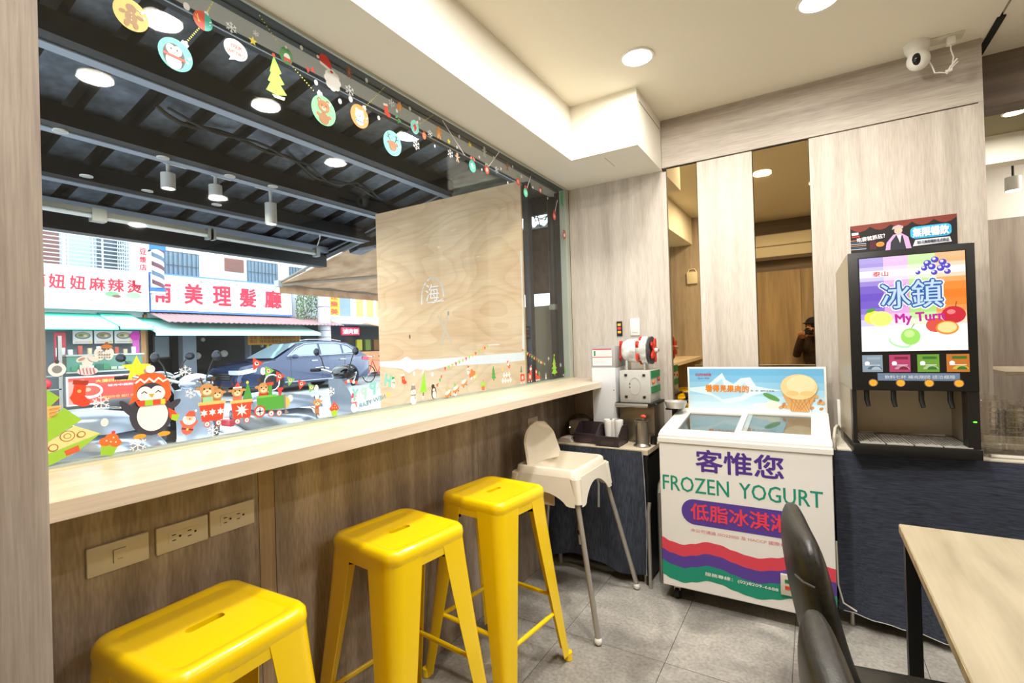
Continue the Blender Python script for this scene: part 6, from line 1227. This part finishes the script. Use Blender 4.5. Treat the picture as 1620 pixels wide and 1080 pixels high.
for i, (y, z, r) in enumerate(((1.068, 2.409, .008), (1.123, 2.314, .010), (1.225, 2.289, .010), (1.357, 2.425, .009), (.704, 2.342, .011), (1.416, 2.300, .009), (1.275, 2.318, .012), (1.52, 2.37, .008), (1.60, 2.41, .009), (1.66, 2.39, .008), (1.76, 2.30, .007), (1.93, 2.35, .008), (1.95, 2.41, .009), (2.12, 2.36, .008), (2.14, 2.30, .007), (2.26, 2.40, .009), (2.33, 2.36, .008), (2.40, 2.30, .008), (2.46, 2.41, .009), (2.56, 2.38, .009), (2.70, 2.35, .009), (2.80, 2.37, .008), (2.90, 2.33, .009), (1.638, 1.26, .010), (1.698, 1.246, .010), (1.63, 1.15, .009), (1.86, 1.14, .010), (.495, 1.211, .010), (.465, 1.36, .014), (1.579, 1.257, .009), (.90, 1.31, .012), (.99, 1.215, .012), (1.09, 1.24, .011), (2.74, 1.25, .007), (3.06, 1.15, .007))):
    p = S(y, z); p.ell(0, 0, r*.8, r, 'E2E4E2', n=18)
    near = min(MARKS, key=lambda m: math.hypot(m[0]-y, m[1]-z)); dy, dz = y-near[0], z-near[1]
    rel = ('right of' if dy > 0 else 'left of') if abs(dy) > abs(dz) else ('above' if dz > 0 else 'below')
    lb = 'round white dot sticker %s the %s' % (rel, near[2]); lb = lb if lb not in USED else lb.replace('round white', 'second white'); USED.add(lb); stick(p, lb, 'sticker', 'white snow dots')
# tree, hat, beard, bow, gingerbread etc along the top
p = S(.967, 2.262); p.at(0, 0, .068)
for i, w in enumerate((.34, .48, .60)): z_ = .62-.48*i; p.poly([(-w*.8, z_-.45), (-.05, z_+.42), (w, z_-.30), (.1, z_-.50)], 'A6DC4C')
p.ell(-.05, 1.04, .09, .09, 'E8502C'); p.poly([(-.2, -.88), (.5, -.78), (.45, -.95), (-.05, -1.0)], 'E8DCC0'); stick(p, 'bright green wavy christmas tree sticker near the top of the window')
p = S(1.163, 2.404); p.at(0, 0, .03); p.poly([(-.9, .3), (-.5, .85), (.2, .9), (.8, .35), (1.0, -.55), (-.6, -.2)], 'DC3424'); p.poly([(-.75, -.1), (.9, -.5), (1.0, -.85), (-.7, -.45)], 'F2EEE8'); p.ell(-1.0, .2, .2, .2, 'F2EEE8'); stick(p, 'red santa hat sticker with white brim at the top edge of the window')
p = S(1.194, 2.352); p.at(0, 0, .040); [p.ell(.55*math.cos(a), .62*math.sin(a), .38, .36, 'E9E9E4') for a in (0, .8, 1.6, 2.4, 3.14, 4.0, 4.7, 5.5)]; p.ell(0, 0, .6, .7, 'E9E9E4'); p.ell(-.1, .72, .18, .12, 'C04030'); stick(p, 'white curly santa beard sticker below the santa hat')
p = S(1.101, 2.348); p.at(0, 0, .017, 20); p.poly([(0, 0), (-.9, .7), (-.9, -.7)], 'E04A3A'); p.poly([(0, 0), (.9, .7), (.9, -.7)], 'E04A3A'); p.ell(0, 0, .22, .22, 'B83028'); stick(p, 'small red bow sticker left of the santa beard')
def ginger(y, z, h, col, lab):
    p = S(y, z); p.at(0, 0, h/2); p.ell(0, .58, .36, .36, col); p.ell(0, -.05, .30, .45, col); p.ell(-.45, .12, .28, .14, col, rot=-15); p.ell(.45, .12, .28, .14, col, rot=15); p.ell(-.25, -.65, .17, .32, col, rot=-15); p.ell(.25, -.65, .17, .32, col, rot=15); p.ell(0, .08, .05, .05, 'F4E8D8'); p.ell(0, -.15, .05, .05, 'F4E8D8'); return stick(p, lab)
ginger(1.271, 2.417, .046, '9A5E38', 'brown gingerbread man sticker right of the santa hat'); ginger(1.793, 2.373, .062, 'F0A040', 'orange gingerbread man sticker left of the long white ribbon'); ginger(2.400, 2.392, .046, 'A8683C', 'small brown gingerbread man near the right end of the window top'); ginger(2.170, 2.405, .058, 'C4C4C0', 'grey-white snowman figure sticker above the small red bauble'); ginger(.503, 1.396, .02, '9A5E38', 'tiny brown gingerbread sticker over the food stall'); ginger(1.93, 2.30, .05, 'D8B090', 'pale candy figure left of the teal snowflake bauble')
def stocking(y, z, h, lab, rot=0):
    p = S(y, z); p.at(0, 0, h/2, rot); p.poly([(-.35, .75), (.35, .75), (.38, -.2), (.75, -.55), (.7, -.85), (.35, -.98), (-.2, -.80), (-.5, -.35), (-.38, 0)], 'E0482A'); p.poly([(-.45, .62), (.45, .62), (.45, .95), (-.45, .95)], 'B03A20' if h > .05 and z < 2 else 'F4E8E0'); p.ell(.0, .15, .12, .12, 'F0C060') if z < 2 else None; return stick(p, lab)
stocking(1.459, 2.348, .055, 'red stocking sticker with white cuff right of the polar bear bauble', 10); stocking(.448, 1.286, .064, 'dark red stocking sticker over the red food banner at the left', -8); stocking(1.513, 1.237, .046, 'red stocking sticker on the plywood part of the window', 10)
p = S(1.537, 2.395); p.at(0, 0, .022, -15); p.rrect(-.6, -.8, .6, .6, .2, 'F09A3A'); p.line([(-.1, .9), (.3, -.7)], .15, 'FBE0A0'); stick(p, 'orange gift bag sticker above the holly leaves')
p = S(1.527, 2.335); p.at(0, 0, .022); p.ell(-.4, .4, .5, .22, '3FA35C', rot=40); p.ell(.4, -.1, .5, .22, '3FA35C', rot=-30); p.ell(0, -.3, .5, .2, '2F8A4A', rot=80); p.ell(0, .1, .14, .14, 'D83A30'); stick(p, 'green holly leaf sticker left of the small bird bauble')
p = S(1.628, 2.340); p.at(0, 0, .031); p.ell(0, 0, .85, 1, '8AD2CC', n=28); p.poly([(-.4, .1), (.1, .5), (.4, .0), (.1, -.6), (-.1, -.6), (-.1, -.1)], 'D8402C'); p.ell(.55, .9, .2, .2, CAPG); stick(p, 'small teal bauble sticker with a red bird')
p = S(1.689, 2.325); p.at(0, 0, .018); p.ell(0, -.1, .7, .95, 'F07A4A'); p.line([(-.5, .2), (.5, .2)], .12, 'FBE0C0'); p.line([(-.5, -.3), (.5, -.3)], .12, 'FBE0C0'); stick(p, 'small orange striped ornament sticker right of the bird bauble')
def ball2(y, z, h, col, lab, bow='E88A7A', fl=True):
    p = S(y, z); p.at(0, 0, h/2); p.ell(0, -.1, .85, .9, col, n=28); (p.flake(0, -.1, .5, 'F2F4F2', .12) if fl else p.ell(0, -.1, .4, .45, 'F4ECE0')); p.ell(-.35, 1.0, .35, .22, bow, rot=40); p.ell(.35, 1.0, .35, .22, bow, rot=-40); return stick(p, lab)
ball2(2.056, 2.297, .070, '58C4B4', 'teal bauble sticker with a white snowflake hanging on the long white ribbon'); ball2(2.189, 2.316, .050, 'E8583C', 'small red bauble sticker under the right-hand ribbon line', 'A8D8B8', False); ball2(2.518, 2.340, .052, 'D84A3A', 'red wreath bauble sticker just above the plywood corner', '58A860'); ball2(2.606, 2.298, .060, '5CC8A0', 'green-teal bauble sticker in front of the dark post', 'D84A3A'); ball2(2.991, 2.232, .056, 'E0543C', 'red bauble sticker over the dark gap near the right post', 'D84A3A'); ball2(3.143, 2.130, .056, 'C85A40', 'lowest brownish red bauble at the right end of the window', 'B04A34', False); ball2(2.80, 2.36, .045, 'C0583C', 'dim red ornament cluster at the window top right of the plywood', 'D89A50', False)
p = S(3.120, 2.383); p.at(0, 0, .05); [p.ell(.1*math.cos(i), .75-.30*i, .42, .17, '22B450', rot=50*(-1)**i) for i in range(6)]; stick(p, 'bright green holly garland sticker in the top right corner of the window')
# bottom left: tree, stripes, cakes, penguin
p = S(0, 0); G1, G2 = '9CCB3C', '8CBE34'
p.poly([(.389, 1.302), (.414, 1.280), (.389, 1.253)], G1); p.poly([(.389, 1.262), (.418, 1.262), (.389, 1.215)], 'E8C478'); p.poly([(.389, 1.228), (.420, 1.256), (.452, 1.224), (.389, 1.180)], G1)
p.poly([(.389, 1.180), (.438, 1.212), (.486, 1.186), (.389, 1.155)], 'E6DC94'); [p.ell(cy_, cz_, r_, r_*.9, c_) for cy_, cz_, r_, c_ in ((.425, 1.190, .014, 'A86A34'), (.425, 1.190, .012, 'E6DC94'), (.425, 1.190, .007, 'A86A34'), (.425, 1.190, .0055, 'E6DC94'), (.400, 1.168, .009, 'A86A34'), (.400, 1.168, .007, 'E6DC94'), (.450, 1.190, .008, 'A86A34'), (.450, 1.190, .006, 'E6DC94'))]
p.poly([(.389, 1.155), (.488, 1.187), (.440, 1.150), (.389, 1.128)], G1); p.poly([(.418, 1.157), (.444, 1.166), (.447, 1.152), (.422, 1.145)], 'D8603C'); [p.line([(.395+.0, 1.255-.008*i), (.412-.002*i, 1.257-.008*i)], .002, 'D88A3C') for i in range(3)]
stick(p, 'large green christmas tree sticker with patterned bands at the bottom left corner')
def cupcake(y, z, h, lab, rot=0, top='F0702C', cup='9CC83C'):
    p = S(y, z); p.at(0, 0, h/2, rot); p.poly([(-.6, -.1), (.6, -.1), (.42, -.95), (-.42, -.95)], cup); p.ell(-.35, .1, .42, .34, top); p.ell(.35, .1, .42, .34, top); p.ell(0, .4, .48, .42, top); p.ell(0, .9, .14, .14, 'E04A4A'); [p.ell(x_, y_, .06, .06, 'FBE8D0') for x_, y_ in ((-.3, .2), (.1, .5), (.35, .15), (0, .15))]; return stick(p, lab)
cupcake(.505, 1.158, .060, 'orange cupcake sticker in a green cup, below the big penguin', -15); cupcake(1.162, 1.158, .052, 'red-topped cupcake sticker left of the pink-hatted snowman', 0, 'E0502C'); cupcake(2.094, 1.163, .056, 'green-topped cupcake sticker in an orange cup on the plywood part', 0, '8CC83C', 'E8703C')
p = S(.595, 1.246); p.at(0, 0, .088)
p.ell(0, -.32, .56, .62, '3C3A44', n=36); p.ell(-.60, -.10, .10, .30, '3C3A44', rot=35); p.ell(.56, -.12, .10, .26, '3C3A44', rot=-55); p.ell(-.32, -.93, .16, .07, 'F0A030'); p.ell(.30, -.95, .17, .07, 'F0A030'); p.ell(.02, -.36, .40, .46, 'EDEDEA', n=32)
p.poly([(.42, -.18), (.60, -.30), (.72, -.50), (.60, -.62), (.46, -.50)], 'E8502C'); p.poly([(.52, -.40), (.74, -.44), (.66, -.62), (.50, -.56)], 'A4CC30')
p.poly([(-.46, .30), (-.44, .62), (-.26, .86), (0, .92), (.30, .84), (.48, .60), (.52, .20), (.42, .02), (.34, .12), (-.36, .12), (-.58, .02)], 'F0642C'); p.ell(-.02, .30, .36, .30, '3C3A44', n=28); p.ell(-.17, .28, .20, .22, 'F4F4F0'); p.ell(.15, .28, .20, .22, 'F4F4F0'); p.ell(-.01, .18, .28, .14, 'F4F4F0')
p.poly([(-.08, .27), (.07, .27), (0, .15)], 'F2A030'); [p.line([(x_-.07, .30), (x_, .36), (x_+.07, .30)], .022, '3A3030') for x_ in (-.19, .17)]
p.line([(-.40, .62), (-.28, .72), (-.18, .62), (-.06, .73), (.06, .62), (.18, .73), (.30, .62), (.42, .68)], .05, 'F4EEE4'); p.ell(-.02, 1.0, .12, .12, 'F0EEE8'); p.poly([(-.42, .10), (.40, .10), (.36, -.06), (-.34, -.06)], 'E8502C'); p.rect(-.18, -.06, .02, .10, 'A4CC30'); p.rect(.22, -.06, .34, .10, 'D8D040')
stick(p, 'big smiling penguin sticker in an orange knitted hat and green striped scarf')
def santa(y, z, h, lab, rot=0):
    p = S(y, z); p.at(0, 0, h/2, rot); p.ell(0, -.45, .42, .45, 'DE6A58'); p.rect(-.40, -.55, .42, -.42, '7A3A30'); p.rect(-.08, -.57, .08, -.40, 'F0D060'); p.ell(.42, .0, .12, .3, 'DE6A58', rot=-30); p.ell(-.45, -.1, .12, .25, 'DE6A58', rot=40); p.ell(-.05, .22, .45, .40, 'F2EEE8'); p.ell(-.05, .34, .26, .18, 'F2C8A8'); p.poly([(-.42, .42), (.34, .50), (.20, .88), (-.20, .85)], 'DE5A48'); p.ell(.25, .92, .10, .10, 'F4F2EE'); p.ell(-.03, .28, .06, .05, 'D84A3A'); return stick(p, lab)
santa(.683, 1.182, .074, 'small waving santa sticker right of the big penguin', -15); santa(2.349, 1.258, .058, 'small red santa sticker above the white church choir on the plywood part', 30); santa(2.603, 1.215, .052, 'tiny santa sticker riding a red box near the plywood edge')
p = S(.465, 1.350); p.at(0, 0, .022); p.ell(0, -.6, .9, .45, 'F0DCE0'); [p.line([(-.7+.3*i, -.3), (-.6+.3*i, -.9)], .10, 'C07A80') for i in range(5)]; p.ell(-.5, .7, .5, .28, 'E6DCD4', rot=25); p.ell(.5, .7, .5, .28, 'E6DCD4', rot=-25); p.ell(-.5, .7, .32, .14, 'B09A90', rot=25); stick(p, 'pale striped ornament with a bow over the food stall')
p = S(.410, 1.344); p.at(0, 0, .016); p.ell(0, 0, 1, 1, 'ECECEA'); p.ell(0, 0, .55, .55, '8A8E90'); p.ell(0, 1.1, .25, .3, '4A4A48'); stick(p, 'white ring ornament sticker at the far left over the food stall')
p = S(.498, 1.376); p.at(0, 0, .020); p.ell(-.5, 0, .5, .75, 'E4E2DC', rot=10); p.ell(.45, 0, .5, .75, 'E4E2DC', rot=-10); [p.ell(-.5+.25*(i % 5), -.4+.35*(i//5), .09, .09, '9A948A') for i in range(12)]; p.ell(.2, .9, .6, .25, 'C87A40'); stick(p, 'white spotted pine cones sticker left of the yellow star')
# train
def wheel2(p, x, y, r, c='C84A40'): p.ell(x, y, r, r, c); p.ell(x, y, r*.72, r*.72, 'F2EEE8'); p.ell(x, y, r*.2, r*.2, '303030'); p.line([(x-r*.6, y), (x+r*.6, y)], r*.14, '303030') if r > .2 else None; p.line([(x, y-r*.6), (x, y+r*.6)], r*.14, '303030') if r > .2 else None
def deer_head(p, x, y, r, hat=None, glasses=False):
    for s_ in (-1, 1): p.line([(x+.4*r*s_, y+.6*r), (x+.7*r*s_, y+1.5*r)], .16*r, '5A3A24'); p.line([(x+.55*r*s_, y+1.05*r), (x+.95*r*s_, y+1.25*r)], .14*r, '5A3A24'); p.ell(x+.95*r*s_, y+.2*r, .35*r, .2*r, 'C08A54')
    p.ell(x, y, .85*r, .80*r, 'C8945C'); p.ell(x, y-.25*r, .5*r, .35*r, 'F0D8B0'); p.ell(x, y-.2*r, .14*r, .10*r, 'D84A3A')
    for s_ in (-1, 1): p.ell(x+.32*r*s_, y+.12*r, .10*r, .12*r, '2A1A12')
    if glasses: [p.ell(x+.34*r*s_, y+.12*r, .26*r, .24*r, 'E8B070') for s_ in (-1, 1)]; [p.ell(x+.34*r*s_, y+.12*r, .12*r, .12*r, '2A1A12') for s_ in (-1, 1)]
    if hat: p.poly([(x-.6*r, y+.55*r), (x+.6*r, y+.55*r), (x+.1*r, y+1.4*r)], hat); p.rect(x-.65*r, y+.5*r, x+.65*r, y+.72*r, 'F2EEE8')
def wagon(y, z, w, h, lab, deco, riders):
    p = S(y, z); p.at(0, 0, h); riders(p); p.poly([(-w, .48), (w, .48), (w*.82, -.38), (-w*.82, -.38)], 'E8452C'); p.rect(-w*1.08, .44, w*1.08, .60, 'E8C070'); deco(p, w)
    wheel2(p, -w*.45, -.52, .16); wheel2(p, w*.45, -.52, .16); return stick(p, lab)
wagon(.743, 1.200, .62, .056, 'first red train wagon sticker carrying two reindeer', lambda p, w: [p.star(x_, .05, .20, 'F6F0EA', 6, .5) for x_ in (-.4, 0, .4)], lambda p: (p.ell(.25, .75, .25, .35, 'C8945C'), deer_head(p, .30, .95, .34), p.ell(-.22, .8, .3, .4, 'C8945C'), deer_head(p, -.22, 1.20, .42), p.rrect(-.45, .55, .05, .85, .08, '9AD0A0')))
wagon(.828, 1.195, .56, .056, 'second red train wagon sticker carrying a reindeer and a small tree', lambda p, w: p.star(0, .05, .38, 'F8F2EC', 8, .4), lambda p: (p.poly([(.05, .5), (.65, .5), (.42, 1.45), (.36, 1.45)], '4E9A44'), p.ell(.37, 1.5, .08, .08, 'F0D040'), p.ell(-.2, .7, .26, .3, 'DE7A60'), deer_head(p, -.2, 1.05, .36, 'DE4A38')))
p = S(.925, 1.197); p.at(0, 0, .052); p.ell(-.50, .72, .32, .38, 'D84030'); deer_head(p, -.50, 1.15, .42, None, True); p.rect(-.22, .45, .02, 1.35, '4E9A3C'); p.rect(-.30, 1.30, .12, 1.48, 'E04A38'); p.poly([(-.95, -.20), (.85, -.20), (.85, .62), (-.95, .62)], '4EA03C'); p.rect(-.95, .58, .30, .72, '74BC4C'); p.ell(.88, .15, .30, .36, 'E8B45C', a0=-90, a1=90); p.rect(.78, -.25, .90, .65, '8A8A80'); p.poly([(.45, .62), (.60, .62), (.68, 1.0), (.38, 1.0)], 'C84038'); p.rect(.34, .95, .74, 1.10, 'C84038'); p.poly([(.85, -.2), (1.1, -.55), (.80, -.55)], '8A7A70')
wheel2(p, -.80, -.20, .36); wheel2(p, -.10, -.42, .20); wheel2(p, .42, -.46, .20); stick(p, 'green train engine sticker with red wheels and a reindeer driver')
p = S(0, 0); p.line([(.778, 1.183), (.875, 1.178)], .002, 'A87A54'); stick(p, 'thin brown coupling line between the train wagons')
# flags
for i, (y, z, h) in enumerate(((.877, 1.330, .040), (.915, 1.305, .036), (.952, 1.286, .036), (.991, 1.270, .032), (1.031, 1.255, .034), (1.069, 1.240, .032))):
    cc = ('E0483C', '7CB858')[i % 2]; p = S(y, z); p.at(0, 0, h/2, -28 if i < 3 else -20); p.poly([(-.95, .8), (.95, .8), (0, -.95)], cc); p.ell(0, .25, .36, .30, 'F4E8DC'); p.ell(0, .32, .26, .12, '3A2A2A' if i % 2 == 0 else 'E0483C'); p.ell(0, .15, .08, .07, 'E07850'); stick(p, '%s pennant sticker with a small face, %s in the row above the train' % (('red', 'green')[i % 2], ('first', 'second', 'third', 'fourth', 'fifth', 'last')[i]), grp='pennant stickers')
# reindeer, snowman, lettering
p = S(1.092, 1.180); p.at(0, 0, .036); p.ell(-.05, -.5, .26, .42, 'A87A54'); deer_head(p, 0, .25, .46, None); p.line([(-.3, -.3), (-.75, -.05)], .10, 'A87A54'); p.ell(0, -.12, .3, .08, 'D8503C'); p.line([(-.12, -.8), (-.12, -1)], .12, '6A4630'); p.line([(.1, -.8), (.1, -1)], .12, '6A4630'); stick(p, 'standing brown reindeer sticker left of the second cupcake')
def snowman(y, z, h, hat, lab):
    p = S(y, z); p.at(0, 0, h/2); p.ell(0, -.5, .42, .48, 'EAE8E4'); p.ell(0, .2, .34, .34, 'EAE8E4'); p.poly([(-.38, .40), (.32, .48), (.2, .85), (-.2, .9)], hat); p.ell(0, .92, .10, .10, 'F2F0EC'); p.line([(-.3, -.05), (.3, -.05)], .12, hat); p.line([(.15, -.05), (.25, -.45)], .10, hat); p.ell(.05, .18, .06, .05, 'E87A3A'); p.ell(-.12, .28, .03, .03, '222222'); p.ell(.16, .28, .03, .03, '222222'); return stick(p, lab)
snowman(1.252, 1.172, .078, 'E04A6A', 'snowman sticker with a pink-red hat and scarf left of the plywood'); snowman(1.455, 1.231, .052, '3A9A50', 'snowman sticker with a green hat over the letter H'); snowman(1.571, 1.168, .090, '8A8680', 'tall grey-hatted snowman sticker on the plywood part'); snowman(1.97, 1.25, .05, 'C84A3A', 'snowman sticker standing in the third orange train wagon'); snowman(2.80, 1.16, .042, 'A8A49C', 'tiny pale snowman sticker near the right post')
for ch_1, y, z, h, r_, cc in (('H', 1.425, 1.240, .050, 15, '7CC4BC'), ('A', 1.378, 1.222, .034, 8, 'B8C8C0'), ('P', 1.342, 1.216, .050, 8, '84C8C0'), ('P', 1.297, 1.200, .046, 8, 'A8CCC4'), ('Y', 1.256, 1.200, .044, 8, '84C8C0')):
    o = text(ch_1, FX(GX), (y-h*.36, y+h*.36, z-h/2, z+h/2), ink(cc), None, 'window_letter', bold=.06, mirror=True, rot=-r_, lift=.0007); tag(o, {'H': 'teal mirrored letter H at the plywood edge, first of HAPPY', 'A': 'pale mirrored letter A, second of HAPPY', 'P': 'teal mirrored letter P, %s of the two in HAPPY' % ('upper right' if y > 1.32 else 'lower left'), 'Y': 'teal mirrored letter Y, last of HAPPY'}[ch_1], 'letter', 'mirrored HAPPY letters')
o = text('NEW YEAR', FX(GX), (1.27, 1.41, 1.157, 1.175), ink('6A8E98'), None, 'window_letter', bold=.03, mirror=True, rot=10, lift=.0007); tag(o, 'small grey mirrored NEW YEAR lettering below HAPPY', 'letter')
p = S(1.236, 1.249); [p.ell(-.02+.012*i, .004*math.sin(i*1.2), .007, .006, ('E0503C', 'F4F0EA')[i % 2]) for i in range(5)]; stick(p, 'red and white candy cane sticker over the wheel of the parked car')
p = S(1.331, 1.168); p.rect(-.02, -.010, .02, .004, 'B4C8DC'); stick(p, 'small pale blue tab sticker at the bottom edge left of the plywood')
# on the plywood part
def ftree(y, z, h, lab, col='8CCB3C', lean=0, deco=False):
    p = S(y, z); p.at(0, 0, h/2, lean)
    if deco:
        for i, w in enumerate((.30, .42, .52)): z_ = .55-.42*i; p.poly([(-w, z_-.42), (0, z_+.38), (w, z_-.42), (0, z_-.55)], col); p.ell(-w, z_-.38, .07, .07, 'F0A040'); p.ell(w, z_-.38, .07, .07, 'E85A3A')
        p.ell(.05, .2, .07, .07, 'D84A3A'); p.ell(-.1, -.35, .07, .07, 'D84A3A'); p.star(0, .98, .16, 'F4DC3A'); p.rect(-.1, -1, .1, -.8, '8A5A34')
    else: p.poly([(0, 1), (-.42, -.72), (.42, -.62)], col); p.rect(-.06, -.95, .06, -.68, '6A4630'); p.star(0, 1.0, .10, 'F4DC3A')
    return stick(p, lab)
ftree(1.638, 1.208, .112, 'plain light green leaning tree sticker on the plywood part', '8CD03C', -6); ftree(2.193, 1.222, .085, 'dark green decorated tree sticker left of the white choir', '3EA450', 0, True); ftree(2.489, 1.222, .050, 'tiny dark and white tree riding a red box beside the plywood edge', '5A7A58'); ftree(2.922, 1.222, .140, 'bright green decorated tree sticker in front of the dark posts', '86D440', 0, True); ftree(3.086, 1.185, .066, 'small half green tree at the right end of the window', '5AA83C')
p = S(1.704, 1.166); p.at(0, 0, .037); p.ell(0, -.1, .5, .8, '6A6258'); p.ell(.1, -.35, .32, .45, 'EDE8DC'); p.ell(-.05, .35, .36, .36, '4A3E38'); p.ell(0, .25, .22, .2, 'F0D8C0'); p.ell(-.15, .7, .3, .25, '3A322E'); stick(p, 'small brown and white penguin sticker on the plywood part')
for i, (y, z) in enumerate(((1.805, 1.150), (1.866, 1.166), (1.932, 1.190))):
    p = S(y, z); p.at(0, 0, .028, 22); p.ell(0, -.1, .95, .5, 'F0824A'); p.ell(0, .15, .75, .3, 'FBEDE0'); [p.ell(x_, -.65, .14, .14, '5A4A44') for x_ in (-.45, .45)]; (p.poly([(-.4, .5), (.4, .5), (0, 1.2)], '7CB858') if i == 1 else p.ell(0, .75, .35, .35, 'F0A878') if i == 0 else None); stick(p, '%s orange round train wagon sticker on the plywood part' % ('lowest', 'middle', 'third')[i], grp='orange wagon stickers')
p = S(2.002, 1.225); p.at(0, 0, .034, 15); p.poly([(-.8, -.3), (.7, -.3), (.9, .2), (.4, .4), (.2, .8), (-.2, .8), (-.3, .3), (-.8, .4)], 'F0783C'); p.ell(-.4, -.5, .2, .2, 'F4EEE4'); p.ell(.4, -.5, .2, .2, 'F4EEE4'); stick(p, 'orange train engine sticker at the top of the wagon row')
def bunting(pts, n, lab):
    (y0, z0), (y1, z1) = pts; p = Print((GX, 0, 0), (0, 1, 0), (0, 0, 1), (1, 0, 0), step=.00002); p.line([(y0, z0), (y1, z1)], .0015, 'C8B48A')
    for i in range(n): f = (i+.5)/n; y, z = y0+(y1-y0)*f, z0+(z1-z0)*f-.02*math.sin(PI*f)*.3; p.poly([(y-.010, z), (y+.010, z), (y, z-.018)], ('E0503C', '8CC850', 'F0B050')[i % 3])
    return tag(p.done('bunting_sticker'), lab, 'sticker', 'bunting stickers')
bunting(((1.775, 1.270), (2.16, 1.375)), 14, 'row of tiny red and green pennants across the plywood'); bunting(((2.50, 1.345), (2.80, 1.240)), 11, 'row of tiny pennants over the dark gap right of the plywood')
p = S(1.741, 1.214); p.poly([(-.02, -.015), (0, -.01), (-.012, -.03)], 'E0503C'); p.poly([(0, .005), (.015, .015), (.01, -.01)], '58A860'); p.poly([(.012, .02), (.026, .026), (.02, .006)], 'E0503C'); stick(p, 'three loose tiny pennants right of the plain green tree')
p = S(2.33, 1.190)
for i in range(7): p.at((i % 4)*.026-.045+.01*(i//4), -.02+.032*(i//4), .018); p.ell(0, -.2, .42, .6, 'F0EEEA'); p.ell(0, .5, .28, .28, 'F6EFE4'); p.ell(-.5, 0, .3, .12, 'F0EEEA', rot=30); p.ell(.5, 0, .3, .12, 'F0EEEA', rot=-30)
p.at(0, 0, 1); p.ell(.005, -.005, .005, .005, 'D84A3A'); p.star(-.05, .045, .014, 'F2C84C'); stick(p, 'cluster of white angel figures sticker near the plywood edge')
for i, y in enumerate((2.501, 2.592)): p = S(y, 1.172); p.rrect(-.024, -.020, .024, .022, .006, 'DE4634'); p.ell(0, 0, .010, .012, 'F4E0D0'); [p.ell(x_, -.028, .005, .005, 'F4EEE4') for x_ in (-.014, .014)]; stick(p, '%s red box wagon sticker at the dark gap right of the plywood' % ('left', 'right')[i], grp='red box wagon stickers')
p = S(2.689, 1.170); p.rrect(-.030, .0, -.006, .040, .004, 'DE4634'); p.rect(-.022, .018, -.012, .032, 'F4EEE4'); p.rrect(-.03, -.022, .035, .002, .004, 'C84A38'); p.ell(.02, .012, .012, .014, '5AA050'); [p.ell(x_, -.026, .006, .006, 'F4EEE4') for x_ in (-.02, 0, .02)]; stick(p, 'tiny red train engine sticker left of the far green tree')
p = S(1.425, 1.183); p.ell(0, 0, .007, .008, 'E8C838'); stick(p, 'tiny golden dot sticker below the letter H'); p = S(2.03, 1.215); p.poly([(0, .02), (.012, -.01), (-.012, -.01)], 'B4D85C'); stick(p, 'tiny lime cone sticker right of the orange engine')

for o in bpy.data.objects:
    if '_w' in o: del o['_w']
